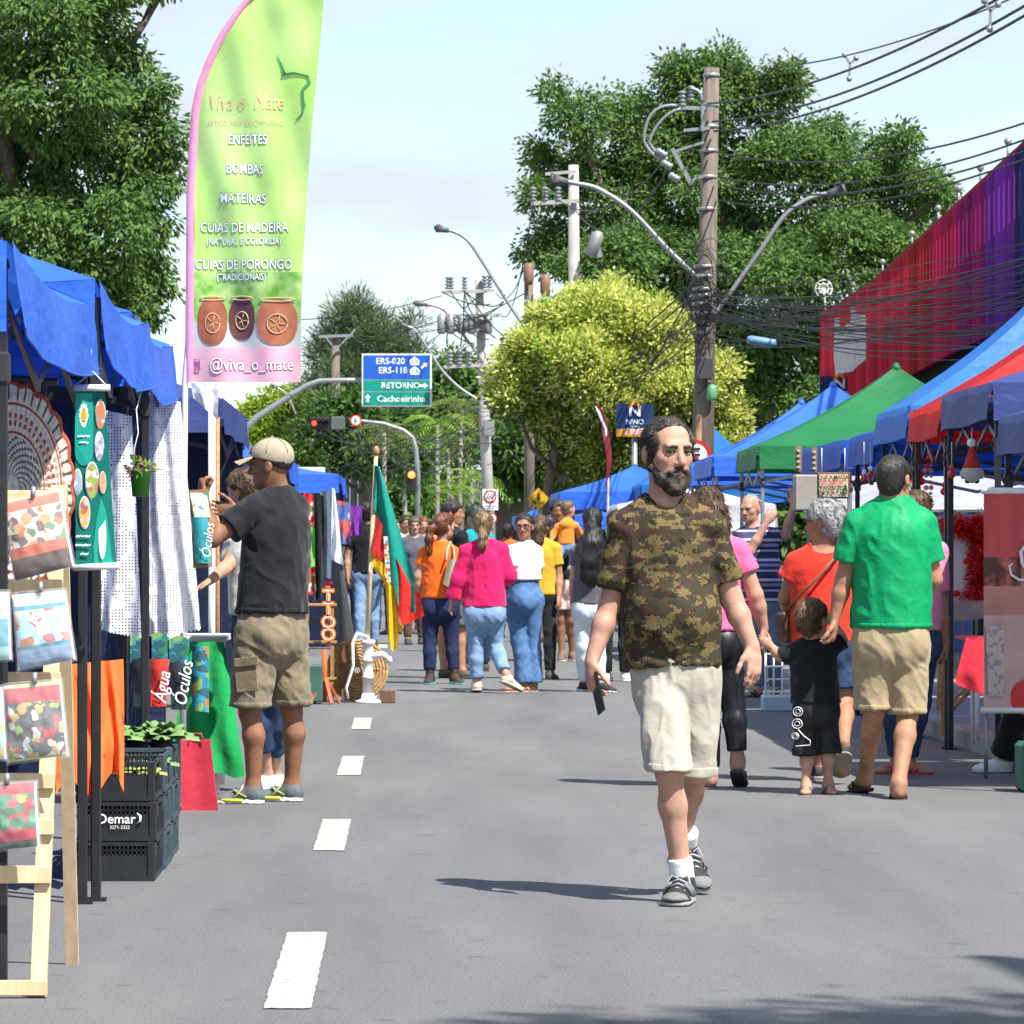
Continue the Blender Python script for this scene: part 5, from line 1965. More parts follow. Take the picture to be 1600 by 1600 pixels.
# ---- the bearded man walking towards us
def main_man():
    Y = 15.25
    R = person("bearded man in camouflage T-shirt and cream shorts walking towards us, phone in hand", Y,
               dict(head=(1043, 707, -.01), neck=(1040, 785, .03), sa=(978, 828, 0), sb=(1106, 822, 0), ea=(953, 945, .03), eb=(1143, 935, .02), wa=(924, 1035, -.03), wb=(1176, 1012, -.02),
                    ha=(1028, 1052, 0), hb=(1084, 1050, 0), ka=(1046, 1205, -.20), kb=(1086, 1205, .02), aa=(1066, 1352, -.16), ab=(1064, 1340, .32)),
               face=(.42, -.9, -.04), front=(.10, -1, 0), sk=SK_light, h=.0055, g=1.0, W=dict(ch=.150, wa=.148, hp=.144, belly=.03, dwa=.80, sh=.05),
               top=dict(m=M_camo, hem=1040, hemw=.160, sleeve=.76, srad=.059, fold=.011, infl=.012, neck=.070, nup=.022, tilt=.03, dep=.74, sc=(5, 5, 3.5)),
               bot=dict(m=M_cream, hem=(1200, 1212), rhem=.078, taper=1.0, fold=.010, infl=.010, name="shorts", sc=(8, 8, 3)),
               toes={'a': (-.22, -1), 'b': (.42, -1)}, lifts=(0.0, .12), eyes=(.004, 0), hg=1.06, seed=2, limbs=.95,
               hair=dict(m=hair_mat("man_dark", (.014, .009, .006), (.05, .034, .024)), th=.0035, line=(.066, .098), nape=(-.085, -.03), n=.004, back=False, strands=4200, sl=.022, flow=(-.8, -.15), temples=True),
               hands={'a': ((.02, -.25, -1), (.75, .35, 0), (.3, -1, -.2), .62), 'b': ((.05, -.25, -1), (-.6, .8, 0), (-.7, -.7, -.1), .28)},
               feet=dict(kind='shoe', m=mat("mesh_trainer", (.025, .025, .027), .75, .3, 90, .001, 200), sole=mat("trainer_sole", (.30, .30, .30), .6, .3, 60), collar=.045))
    T, r, u, f, root = R['T'], R['r'], R['u'], R['f'], R['root']
    hg = 1.06
    ax = (r, f, u)
    # beard and moustache
    pr = [ell(T(0, .040, -.090), (.062 * hg, .056 * hg, .040 * hg), ax, .02), ell(T(0, .062, -.118), (.040 * hg, .034 * hg, .030 * hg), ax, .02),
          caps(T(-.066, .012, -.052), T(-.05, .045, -.085), .014 * hg, .02 * hg, .015), caps(T(.066, .012, -.052), T(.05, .045, -.085), .014 * hg, .02 * hg, .015),
          caps(T(-.074, -.004, .0), T(-.068, .01, -.055), .008 * hg, .012 * hg, .01), caps(T(.074, -.004, .0), T(.068, .01, -.055), .008 * hg, .012 * hg, .01),
          caps(T(-.03, .083, -.068), T(0, .0965, -.053), .0085 * hg, .0085 * hg, .008), caps(T(.03, .083, -.068), T(0, .0965, -.053), .0085 * hg, .0085 * hg, .008),
          caps(T(-.03, .083, -.068), T(-.028, .074, -.09), .0095 * hg, .012 * hg, .008), caps(T(.03, .083, -.068), T(.028, .074, -.09), .0095 * hg, .012 * hg, .008),
          caps(T(-.018, .100, -.072), T(.018, .100, -.072), .0085 * hg, .0085 * hg, .004, sub=True)]
    set_part("beard", pr, .0045, mat("beard_hair", (.014, .010, .008), .7, .3, 40, .003, 120, c2=(.12, .095, .078), thr=(.42, .75)), root, noise=(.0045, (95, 95, 60), 4), smooth=1)
    # sleeve hems
    # socks
    X = R['X']
    for c in 'ab':
        hl, d, s, up = R['FF'][c]
        an = hl + d * .05 + up * .085
        k_ = X['k' + c]
        dd = nrm(k_ - an)
        set_part("sock", [caps(an - dd * .05, an + dd * .11, .043, .045, .02, cut=[(an + dd * (.075), dd)])], .005, M_sock, root, fold=.001, seed=3)
        sh = R['shoe' + c]
        lc = MB()
        for i in range(5):
            t = .12 + .022 * i
            h_ = .089 - .013 * i
            lc.tube([hl + d * t + s * .03 + up * (h_ - .012), hl + d * (t + .008) + up * h_, hl + d * (t + .012) - s * .03 + up * (h_ - .012)], .0035, 5)
        lc.tube([hl + d * .115 + s * .005 + up * .092, hl + d * .10 + s * .03 + up * .10, hl + d * .14 + s * .042 + up * .075], .003, 5)
        lc.tube([hl + d * .115 - s * .005 + up * .092, hl + d * .10 - s * .03 + up * .10, hl + d * .14 - s * .042 + up * .07], .003, 5)
        lc.build("lace", mat("lace_grey", (.42, .42, .42), .8, .1), sh)
        for sg in (-1, 1):
            for i in range(4):
                st = MB()
                t = .075 + .026 * i
                st.tube([hl + d * (t + .03) + s * sg * .028 + up * .078, hl + d * (t + .015) + s * sg * .044 + up * .055, hl + d * t + s * sg * .053 + up * .03], .0045, 5)
                st.build("stripe", mat("stripe_grey", (.20, .20, .21), .6, .1), sh)
        set_part("toe_cap", [infl(foot_prims(R['FF'][c], 1.0)[2], .0125)], .006, mat("toe_grey", (.17, .17, .16), .7, .15, 60), sh, cuts=[(hl + d * .215, tuple(-d)), (hl + up * .02, tuple(-up))])
    # phone in his hand
    w = X['wa']
    ph = MB()
    ph.box(np.array(w) + np.array((.020, -.045, -.11)), (.011, .074, .15), bev=.004, ax=(Vector((1, .25, .12)).normalized(), Vector((-.24, .92, -.3)).normalized(), Vector((-.2, .3, .95)).normalized()))
    tag(ph.build("phone", mat("phone_black", (.012, .012, .014), .2, .1, coat=.5), base=Vector(w) + Vector((.02, -.04, -.19))), "black phone held low in the bearded man's hand", "phone")
    fl = MB()                                           # cargo pocket flap at his side and shorts hem seam
    return R


main_man()

# ---- the capped man at the left stall
def cap_man():
    Y = 21.0
    fr = (-.82, .57, 0)
    R = person("man in beige cap, black T-shirt and khaki cargo shorts reaching up at the left stall", Y,
               dict(head=(423, 727, 0), neck=(436, 775, .03), sa=(398, 796, -.10), sb=(462, 796, .10), ea=(332, 842, -.18), eb=(420, 850, .42), wa=(318, 783, -.16), wb=(370, 800, .5),
                    ha=(402, 985, -.06), hb=(445, 985, .06), ka=(390, 1112, -.08), kb=(455, 1108, .10), aa=(396, 1232, -.06), ab=(456, 1230, .14)),
               face=(-.95, .3, -.02), front=fr, sk=SK_brown, h=.0065, g=1.02, W=dict(ch=.168, wa=.155, hp=.158, butt=.06, dch=.72, sh=.052), limbs=1.03,
               top=dict(m=M_charcoal, hem=956, hemw=.168, sleeve=.62, srad=.076, fold=.013, infl=.014, dep=.84),
               bot=dict(m=M_olive_khaki, hem=(1104, 1102), rhem=.098, fold=.010, infl=.02, name="shorts"),
               toes={'a': (-1, .12), 'b': (-1, .2)}, hair=dict(m=H_dark, th=.007, line=(.05, .04), nape=(-.07, -.02), n=.003, strands=5, back=False),
               hands={'a': ((-.1, 0, 1), (1, .3, .1), (0, -1, .1), .95), 'b': ((-1, .2, .2), (0, -1, 0), (0, 0, 1), .6)}, eyes=(0, 0), seed=11,
               feet=dict(kind='shoe', m=mat("runner_grey", (.11, .13, .14), .7, .2, 60, .001, 180), sole=M_sole_w, sh=.03))
    T, r, u, f, root = R['T'], R['r'], R['u'], R['f'], R['root']
    ax = (r, f, u)
    M_cap = mat("cap_canvas", (.36, .31, .22), .85, .08, 9, .0006, 220)
    A_ = T(0, .09, .045)
    B_ = T(0, -.10, .0)
    pn = -nrm(np.cross(r, A_ - B_))
    if pn @ u > 0:
        pn = -pn
    cp = set_part("cap", [ell(T(0, -.01, .042), (.091, .112, .094), ax, .01, cut=[(A_, tuple(pn))])], .005, M_cap, root)
    sm = MB()
    for t_ in (0, 1.05, 2.1):
        sm.tube([T(.0915 * math.cos(t_) * math.cos(a), -.01 + .1125 * math.sin(t_) * math.cos(a), .042 + .0945 * math.sin(a)) for a in np.linspace(.15, 2.95, 16)], .0022, 4)
    sm.ball(T(0, -.01, .137), .009, seg=8, rings=5)
    sm.build("seam", mat("cap_seam", (.28, .235, .16), .85, .08), cp)
    br = MB()
    def brim(a, b_):
        x = (a - .5) * .17
        y_ = .07 + .115 * b_ * (1 - (2 * a - 1) ** 2 * .45)
        return T(x, y_, .05 - .03 * b_ - .9 * x * x * 3)
    br.slab(brim, 10, 6, u, .004)
    br.build("brim", mat("brim_canvas", (.40, .31, .19), .85, .08), cp)
    pt = MB().box(T(0, .0975, .072), (.06, .003, .035), ax=[Vector(v) for v in (r, nrm(f + u * .35), nrm(u - f * .35))])
    pt.build("badge", mat("cap_badge", (.16, .10, .06), .7, .2), cp)
    text_part("B", .03, T(0, .1005, .072), -r, nrm(u - f * .35), M_white, cp)
    # cargo pocket and back pocket flaps
    X = R['X']
    k = MB()
    c = (np.array(X['ha']) * .45 + np.array(X['ka']) * .55) + np.array((-.03, -.113, 0))
    k.box(c, (.12, .010, .16), bev=.004, ax=(Vector((.93, -.35, .12)).normalized(), Vector((.35, .93, 0)).normalized(), Vector((-.1, .05, 1)).normalized()))
    k.box(c + np.array((0, -.01, .07)), (.13, .009, .045), bev=.003, ax=(Vector((.93, -.35, .12)).normalized(), Vector((.35, .93, 0)).normalized(), Vector((-.1, .05, 1)).normalized()))
    k.build("cargo_pocket", M_olive_khaki, R['bot'])
    for c_ in 'ab':
        hl, d, s, up = R['FF'][c_]
        for sg in (-1, 1):
            st = MB()
            st.tube([hl + d * .08 + s * sg * .05 + up * .035, hl + d * .13 + s * sg * .045 + up * .06, hl + d * .15 + s * sg * .03 + up * .075], .005, 5)
            st.tube([hl + d * .15 + s * sg * .052 + up * .03, hl + d * .12 + s * sg * .047 + up * .055, hl + d * .10 + s * sg * .036 + up * .085], .005, 5)
            st.build("stripe", mat("stripe_olive", (.33, .36, .16), .6, .1), R['shoe' + c_])
        MB().tube([hl + d * .10 - s * .054 + up * .02, hl + d * .17 - s * .056 + up * .02, hl + d * .23 - s * .04 + up * .02, hl + d * .262 + up * .022, hl + d * .23 + s * .04 + up * .02, hl + d * .17 + s * .056 + up * .02, hl + d * .10 + s * .054 + up * .02], .008, 6).build("sole_trim", mat("neon_yellow", (.62, .70, .02), .5, .05), R['shoe' + c_])
    w = np.array(X['wa'])
    MB().tube([w + np.array((.034 * math.cos(t), .034 * math.sin(t), .0)) for t in np.linspace(0, 6.28, 14)], .005, 5).build("wristband", mat("yellow_band", (.6, .45, .03), .5, .1), root)
    # woman behind him
    R2 = person("dark-haired woman half hidden behind the capped man, pointing at the stall", 21.9,
                dict(head=(381, 768, 0), neck=(392, 812, 0), sa=(372, 830, 0), sb=(414, 832, 0), ea=(360, 880, -.1), eb=(425, 880, .1), wa=(328, 908, -.25), wb=(420, 930, .1),
                     ha=(388, 990, 0), hb=(416, 990, 0), ka=(398, 1095, 0), kb=(424, 1095, 0), aa=(418, 1195, .12), ab=(430, 1193, .25)),
                face=(-.75, .5, -.1), front=(-.7, .6, 0), sk=SK_light, h=.010, g=.92, W=dict(ch=.14, wa=.125, hp=.15, bust=.05), female=True, limbs=.92,
                top=dict(m=cloth("white_blouse", (.6, .6, .6)), hem=960, sleeve=.5), bot=dict(m=D_dark, up=.16), hair=dict(m=H_brown, line=(.07, .06), nape=(-.07, -.1), th=.018, chains=[([(0, -.09, 0), (0, -.10, -.12), (0, -.09, -.22)], [.07, .06, .03])]),
                hands={'a': ((-.85, -.2, -.5), (0, 0, -1), (0, -1, 0), .15)}, toes={'a': (-.6, -.7), 'b': (.4, -.9)},
                feet=dict(kind='shoe', m=cloth("white_sneaker", (.72, .72, .71)), sole=M_sole_w))


cap_man()

# ---- the family group on the right
person("broad man in bright green T-shirt and khaki shorts seen from behind", 21.55,
       dict(head=(1398, 748, .0), neck=(1394, 790, 0), sa=(1339, 820, 0), sb=(1441, 818, 0), ea=(1318, 905, .02), eb=(1459, 905, .04), wa=(1304, 968, .02), wb=(1425, 945, .28),
            ha=(1365, 1000, 0), hb=(1418, 1000, 0), ka=(1366, 1110, 0), kb=(1418, 1115, -.02), aa=(1352, 1215, .28), ab=(1404, 1232, -.25)),
       face=(.55, .83, 0), front=(.05, 1, 0), sk=SK_tan, h=.0065, g=1.0, W=dict(ch=.185, wa=.172, hp=.168, butt=.06, sh=.055), limbs=1.05, seed=21,
       top=dict(m=M_green_tee, hem=980, hemw=.178, sleeve=.68, srad=.076, fold=.010, dep=.74, neck=.062, nup=.03, nfwd=.0),
       bot=dict(m=M_khaki, hem=(1108, 1114), rhem=.088, fold=.009, infl=.02, name="shorts"), toes={'a': (-.25, 1), 'b': (.1, 1)}, lifts=(.03, 0),
       hair=dict(m=hair_mat("cropped", (.011, .009, .008), (.04, .034, .03)), th=.006, line=(.085, .07), nape=(-.05, -.085), n=.002, back=True, sl=.010, strands=2500, temples=True),
       hands={'a': ((-.1, .05, -1), (-.9, .2, 0), (.1, -1, 0), .75)}, feet=dict(kind='flipflop', m=mat("flipflop_dark", (.03, .024, .022), .7, .2)))

R = person("small boy in black T-shirt and black shorts with white rings, holding two adults' hands", 21.8,
           dict(head=(1270, 968, 0), neck=(1270, 1003, 0), sa=(1243, 1016, 0), sb=(1299, 1014, 0), ea=(1220, 1026, .02), eb=(1316, 1000, .02), wa=(1204, 1010, .03), wb=(1306, 978, .02),
                ha=(1260, 1105, 0), hb=(1290, 1105, 0), ka=(1260, 1172, 0), kb=(1293, 1170, 0), aa=(1260, 1225, -.05), ab=(1294, 1222, .0)),
           face=(.6, .8, .12), front=(-.05, 1, 0), sk=SK_pink, h=.006, g=.62, hg=.88, W=dict(ch=.165, wa=.165, hp=.16, butt=.04, sh=.05), limbs=1.0, seed=31,
           top=dict(m=M_black_tee, hem=1098, hemw=.135, sleeve=.95, srad=.08, fold=.004, infl=.008), bot=dict(m=mat("black_shorts", (.008, .008, .009), .6, .2), hem=(1178, 1174), rhem=.098, infl=.012, fold=.004, name="shorts"),
           toes={'a': (-.15, -1), 'b': (.12, -1)}, hair=dict(m=H_kid, th=.010, line=(.085, .065), nape=(-.05, -.075), n=.004),
           feet=dict(kind='sandal', m=mat("sandal_grey", (.10, .095, .085), .7, .2), strap=mat("sandal_strap", (.13, .12, .11), .7, .2)),
           hands={'a': ((-.8, .1, .6), (.2, .9, 0), (0, 0, 1), .5), 'b': ((-.5, .2, .85), (-.4, .8, 0), (0, 0, 1), .5)})
bt = R['bot']
rg = MB()
for (x, y, r_) in ((1247, 1112, 7), (1246, 1131, 7.5), (1243, 1150, 5)):
    for k in (1, .5):
        c = at(x, y, 21.8 - .118)
        rg.tube([c + Vector((r_ * k * 21.7 / F * math.cos(t), .03 * math.sin(t) * 0 + .012 * (1 - math.cos(t)), r_ * k * 21.7 / F * math.sin(t))) for t in np.linspace(0, 6.283, 18)], .0022, 4, cap=False)
rg.tube([at(x, y, 21.8 - .115) for x, y in ((1247, 1140), (1256, 1150), (1266, 1157), (1266, 1164), (1243, 1166))], .0025, 4)
rg.build("ring_print", M_white, bt)

R = person("grey-haired woman in red frilled blouse and denim shorts, shoulder bag at her side", 22.9,
           dict(head=(1287, 816, 0), neck=(1284, 860, .01), sa=(1246, 880, 0), sb=(1322, 878, 0), ea=(1228, 935, .06), eb=(1335, 940, .02), wa=(1238, 965, .28), wb=(1328, 990, .12),
                ha=(1268, 1010, 0), hb=(1312, 1010, 0), ka=(1268, 1100, .08), kb=(1318, 1098, -.05), aa=(1276, 1190, .30), ab=(1318, 1178, -.32)),
           face=(-.85, .5, 0), front=(-.15, 1, 0), sk=SK_tan, h=.0075, g=.96, W=dict(ch=.165, wa=.165, hp=.172, butt=.06), female=True, limbs=1.02, seed=41, lifts=(0, .17),
           top=dict(m=cloth("red_blouse", (.62, .035, .02)), hem=1002, hemw=.185, sleeve=.42, srad=.086, sflare=1.2, fold=.007, neck=.075, nup=.02, nfwd=-.03), bot=dict(m=D_dark, hem=(1076, 1074), rhem=.10, fold=.005, name="shorts"),
           hair=dict(m=H_grey, th=.017, line=(.075, .06), nape=(-.06, -.08), n=.009, nsc=(40, 40, 30)), toes={'a': (-.1, 1), 'b': (.0, 1)}, eyes=(0, 0), brow=H_grey,
           feet=dict(kind='shoe', m=mat("slipon_dark", (.03, .028, .03), .7, .2), sole=mat("slipon_sole", (.22, .20, .17), .7, .2), collar=.01))
T = R['T']
gl = MB()
for sg in (-1, 1):
    gl.tube([T(sg * .032 + .024 * math.cos(t), .103 - .008 * abs(math.cos(t)), .003 + .019 * math.sin(t)) for t in np.linspace(0, 6.28, 13)], .002, 4, cap=False)
    gl.tube([T(sg * .056, .095, .006), T(sg * .08, .0, .006)], .002, 4)
gl.build("glasses", M_black, R['root'])
bag = thing("shoulder_bag", "brown leather shoulder bag hanging beside the woman in red", "bag", at(1222, 1010, 22.9))
MB().box(at(1228, 980, 22.92), (.075, .10, .17), bev=.012, ax=(Vector((.95, .3, .1)).normalized(), Vector((-.3, .95, 0)).normalized(), Vector((-.1, -.03, 1)).normalized())).build("bag_body", mat("brown_leather", (.10, .05, .025), .5, .2, 12, .001, 60), bag)
MB().tube([at(1226, 958, 22.9), at(1250, 930, 22.76), at(1280, 900, 22.72), at(1306, 870, 22.74), at(1318, 858, 22.85)], .008, 6).build("strap", mat("strap_tan", (.22, .11, .05), .6, .2), bag)

person("woman in pink T-shirt and black leggings with ponytail, behind the bearded man", 22.35,
       dict(head=(1104, 795, 0), neck=(1106, 842, 0), sa=(1066, 862, 0), sb=(1152, 860, 0), ea=(1052, 930, 0), eb=(1180, 930, .0), wa=(1050, 990, .05), wb=(1193, 982, .04),
            ha=(1088, 1000, 0), hb=(1132, 1000, 0), ka=(1106, 1108, .05), kb=(1146, 1100, 0), aa=(1110, 1212, .02), ab=(1152, 1195, -.02)),
       face=(-.3, .95, 0), front=(.05, 1, 0), sk=SK_pink, h=.0075, g=.95, W=dict(ch=.158, wa=.158, hp=.178, butt=.075), female=True, limbs=1.08, seed=51, lifts=(0, .10),
       top=dict(m=cloth("pink_tee", (.80, .13, .29)), hem=984, hemw=.18, sleeve=.5, srad=.072, fold=.006), bot=dict(m=mat("leggings", (.010, .010, .014), .35, .2, 6, .0004, 60), fold=.002, infl=.006, ra=.04, up=.03, name="leggings"),
       hair=dict(m=H_brown, th=.012, line=(.08, .06), nape=(-.07, -.06), n=.004, chains=[([(0, -.095, .02), (.04, -.125, 0), (.05, -.13, -.09), (.05, -.12, -.2), (.045, -.11, -.28)], [.03, .03, .036, .03, .012])]),
       toes={'a': (-.2, 1), 'b': (.2, 1)}, hands={'b': ((.12, .05, -1), (-.9, .3, 0), (0, -1, 0), .7)}, feet=dict(kind='flipflop', m=mat("flipflop_grey", (.06, .06, .055), .7, .2)))

person("woman in pink top and dark jeans with pink sandals, mostly hidden by the green-shirted man", 23.6,
       dict(head=(1432, 800, 0), neck=(1430, 845, 0), sa=(1398, 866, 0), sb=(1464, 862, 0), ea=(1392, 940, .1), eb=(1468, 945, 0), wa=(1400, 985, .2), wb=(1477, 1005, .02),
            ha=(1402, 1000, 0), hb=(1440, 1000, 0), ka=(1396, 1100, .05), kb=(1436, 1095, 0), aa=(1403, 1195, .15), ab=(1418, 1192, .1)),
       face=(.2, .95, 0), front=(.1, 1, 0), sk=SK_tan, h=.009, g=.95, W=dict(ch=.15, wa=.15, hp=.165, butt=.06), female=True, limbs=1.02, seed=61,
       top=dict(m=cloth("soft_pink_top", (.72, .22, .36)), hem=985, sleeve=.75, srad=.066, fold=.004), bot=dict(m=D_dark, fold=.005, up=.04), hair=dict(m=H_brown),
       hands={'b': ((.05, .0, -1), (-1, .3, 0), (0, -1, 0), .6)}, toes={'a': (-.6, -.5), 'b': (.5, -.5)}, feet=dict(kind='flipflop', m=mat("hot_pink_rubber", (.75, .03, .25), .5, .1)))

stripe_m = stripes("striped_polo", [(0, (.025, .035, .10)), (.34, (.50, .42, .52)), (.44, (.025, .035, .10)), (.60, (.28, .30, .38)), (.74, (.03, .04, .11)), (.86, (.62, .58, .62))], .17)
R = person("balding older man in striped polo shirt raising one hand under the tents", 36.0,
           dict(head=(1172, 795, 0), neck=(1178, 826, .02), sa=(1158, 838, 0), sb=(1205, 836, 0), ea=(1172, 862, -.25), eb=(1228, 836, -.05), wa=(1198, 815, -.25), wb=(1240, 790, -.05),
                ha=(1178, 935, 0), hb=(1206, 935, 0), ka=(1180, 1010, 0), kb=(1210, 1010, 0), aa=(1184, 1075, 0), ab=(1212, 1073, .1)),
           face=(-.55, -.8, -.1), front=(-.25, -1, 0), sk=SK_pink, h=.009, g=1.0, W=dict(ch=.165, wa=.165, hp=.16, belly=.05), seed=71,
           top=dict(m=stripe_m, hem=940, hemw=.175, sleeve=.7, srad=.075, fold=.005), bot=dict(m=denim("grey", (.13, .16, .20), (.22, .26, .31)), fold=.005),
           hair=dict(m=H_grey, th=.004, line=(-.02, .07), nape=(-.07, -.06), n=.002, back=False), eyes=(-.003, 0), brow=H_grey, toes={'a': (-.7, -.6), 'b': (.4, -.9)},
           hands={'b': ((-.1, 0, 1), (-.8, -.5, 0), (-.5, .8, 0), .12), 'a': ((.6, 0, .6), (0, 1, 0), (0, 0, 1), .6)}, feet=dict(kind='sandal', m=mat("brown_sandal", (.06, .04, .028), .7, .2)))

# ---- the group in the middle of the road
R = person("woman with auburn ponytail in orange T-shirt, navy jeans and teal-soled boots", 39.6,
           dict(head=(695, 822, 0), neck=(688, 852, 0), sa=(664, 865, 0), sb=(708, 864, 0), ea=(653, 900, 0), eb=(716, 898, 0), wa=(655, 935, .05), wb=(712, 925, .15),
                ha=(674, 945, 0), hb=(702, 945, 0), ka=(672, 1002, 0), kb=(706, 1002, 0), aa=(672, 1055, -.05), ab=(710, 1055, -.05)),
           face=(.75, .6, 0), front=(.15, 1, 0), sk=SK_light, h=.009, g=.96, W=dict(ch=.155, wa=.155, hp=.165, butt=.07), female=True, seed=81,
           top=dict(m=cloth("orange_tee", (.80, .13, .012)), hem=934, hemw=.17, sleeve=.55, srad=.068, fold=.006), bot=dict(m=D_navy, fold=.005, up=.06),
           hair=dict(m=H_red, line=(.08, .06), nape=(-.06, -.05), th=.014, chains=[([(0, -.10, .0), (-.02, -.17, -.03), (-.02, -.18, -.13), (-.03, -.17, -.25), (-.04, -.15, -.36)], [.035, .035, .04, .036, .012])]),
           feet=dict(kind='shoe', m=mat("boot_brown", (.045, .03, .022), .7, .2), sole=mat("teal_sole", (.05, .50, .40), .5, .1), sh=.06, collar=.09), toes={'a': (-.1, -1), 'b': (.35, -1)})
hb = thing("handbag", "beige leather handbag on the orange-shirted woman's shoulder", "bag", at(703, 912, 39.35))
MB().slab(lambda u_, v_: at(692 + 20 * u_ + 6 * v_ * (1 - u_) + 3 * v_, 912 - 38 * v_ + 5 * math.sin(u_ * 3.1) * (1 - v_), 39.38 - .05 * math.sin(3.14 * u_)), 8, 6, (0, 1, 0), .07).build("bag_body", mat("beige_leather", (.42, .34, .23), .5, .12), hb)
MB().tube([at(697, 876, 39.4), at(699, 858, 39.5), at(704, 846, 39.6), at(709, 858, 39.5), at(710, 876, 39.4)], .012, 6).build("strap", mat("beige_leather", (.42, .34, .23)), hb)

R = person("woman in magenta blouse and light jeans stepping away, hair tied back", 37.1,
           dict(head=(755, 821, 0), neck=(757, 850, 0), sa=(729, 862, 0), sb=(783, 860, 0), ea=(717, 905, 0), eb=(795, 900, 0), wa=(707, 940, .03), wb=(790, 905, .22),
                ha=(742, 955, 0), hb=(772, 955, 0), ka=(744, 1015, 0), kb=(775, 1010, .05), aa=(745, 1065, .0), ab=(790, 1062, -.15)),
           face=(.05, 1, 0), front=(.1, 1, 0), sk=SK_pink, h=.0085, g=.96, W=dict(ch=.158, wa=.15, hp=.175, butt=.08), female=True, seed=91, lifts=(.02, .10),
           top=dict(m=cloth("magenta_blouse", (.62, .012, .11)), hem=948, hemw=.195, sleeve=1.85, srad=.07, sflare=1.05, fold=.008), bot=dict(m=D_light, fold=.006, rk=.054, ra=.045, up=.04),
           hair=dict(m=H_blond, th=.015, line=(.08, .06), nape=(-.06, -.05), chains=[([(0, -.10, -.03), (.0, -.13, -.10), (0, -.13, -.17), (0, -.12, -.22)], [.03, .042, .04, .015])]),
           toes={'a': (-.05, 1), 'b': (.8, .6)}, feet=dict(kind='shoe', m=mat("cream_sneaker", (.55, .47, .38), .7, .1), sole=mat("cream_sole", (.5, .42, .33), .7, .1)))

R = person("woman with glasses in white T-shirt and flared blue jeans looking back at us", 37.5,
           dict(head=(819, 823, 0), neck=(822, 853, .02), sa=(797, 864, -.05), sb=(838, 863, .05), ea=(806, 895, -.1), eb=(840, 893, .1), wa=(794, 902, .05), wb=(816, 902, .12),
                ha=(805, 935, 0), hb=(832, 935, 0), ka=(810, 1000, 0), kb=(832, 1002, .05), aa=(817, 1062, 0), ab=(833, 1062, .05)),
           face=(-.2, -1, 0), front=(-.75, .55, 0), sk=SK_tan, h=.0085, g=.97, W=dict(ch=.145, wa=.135, hp=.155, bust=.06, butt=.08), female=True, seed=101, eyes=(0, 0),
           top=dict(m=cloth("white_tee", (.78, .78, .77)), hem=906, hemw=.155, sleeve=.75, srad=.07, fold=.005), bot=dict(m=D_mid, fold=.004, rk=.064, ra=.085, up=.0),
           hair=dict(m=H_dark, th=.008, line=(.078, .075), nape=(-.08, -.05), n=.003, chains=[([(0, -.10, .02), (0, -.14, .0)], [.035, .03])]), toes={'a': (-.8, -.4), 'b': (-.7, -.5)},
           feet=dict(kind='flipflop', m=mat("pale_pink_sandal", (.6, .38, .34), .6, .1)))
T = R['T']
gl = MB()
for sg in (-1, 1):
    gl.tube([T(sg * .033 + .027 * math.cos(t), .105 - .008 * abs(math.cos(t)), .001 + .02 * math.sin(t)) for t in np.linspace(0, 6.28, 13)], .003, 4, cap=False)
    gl.tube([T(sg * .06, .095, .006), T(sg * .08, .0, .006)], .0025, 4)
gl.tube([T(-.008, .108, .004), T(.008, .108, .004)], .003, 4)
gl.build("glasses", M_black, R['root'])

R = person("woman with very long black hair and pale jeans walking away", 37.3,
           dict(head=(926, 815, 0), neck=(924, 848, 0), sa=(902, 862, 0), sb=(946, 862, 0), ea=(897, 905, 0), eb=(952, 905, 0), wa=(895, 945, .05), wb=(954, 945, 0),
                ha=(912, 948, 0), hb=(938, 948, 0), ka=(910, 1010, .0), kb=(935, 1010, 0), aa=(913, 1062, .15), ab=(936, 1064, -.05)),
           face=(.1, 1, 0), front=(.05, 1, 0), sk=SK_light, h=.0085, g=.96, W=dict(ch=.15, wa=.145, hp=.165, butt=.07), female=True, seed=111,
           top=dict(m=cloth("grey_tee", (.10, .10, .11)), hem=944, hemw=.17, sleeve=.5, fold=.005), bot=dict(m=D_white, fold=.005, up=.04),
           hair=dict(m=H_black, th=.016, line=(.08, .06), nape=(-.06, -.05), n=.006, nsc=(50, 50, 8), chains=[([(0, -.10, .0), (0, -.15, -.06), (.0, -.17, -.2), (-.02, -.17, -.35), (-.02, -.15, -.48), (0, -.13, -.58)], [.045, .06, .10, .11, .095, .04]), ([(.05, -.15, -.1), (.07, -.16, -.3), (.05, -.15, -.5)], [.05, .07, .03])]),
           toes={'a': (-.1, 1), 'b': (.7, -.7)}, feet=dict(kind='shoe', m=mat("skate_black", (.02, .02, .022), .7, .2), sole=M_sole_w))
MB().tube([np.array(T_) for T_ in [R['T'](.035 * math.cos(t), -.15, -.035 + .03 * math.sin(t)) for t in np.linspace(0, 6.28, 10)]], .012, 6).build("hair_tie", mat("mint_tie", (.3, .7, .55), .6, .1), R['root'])

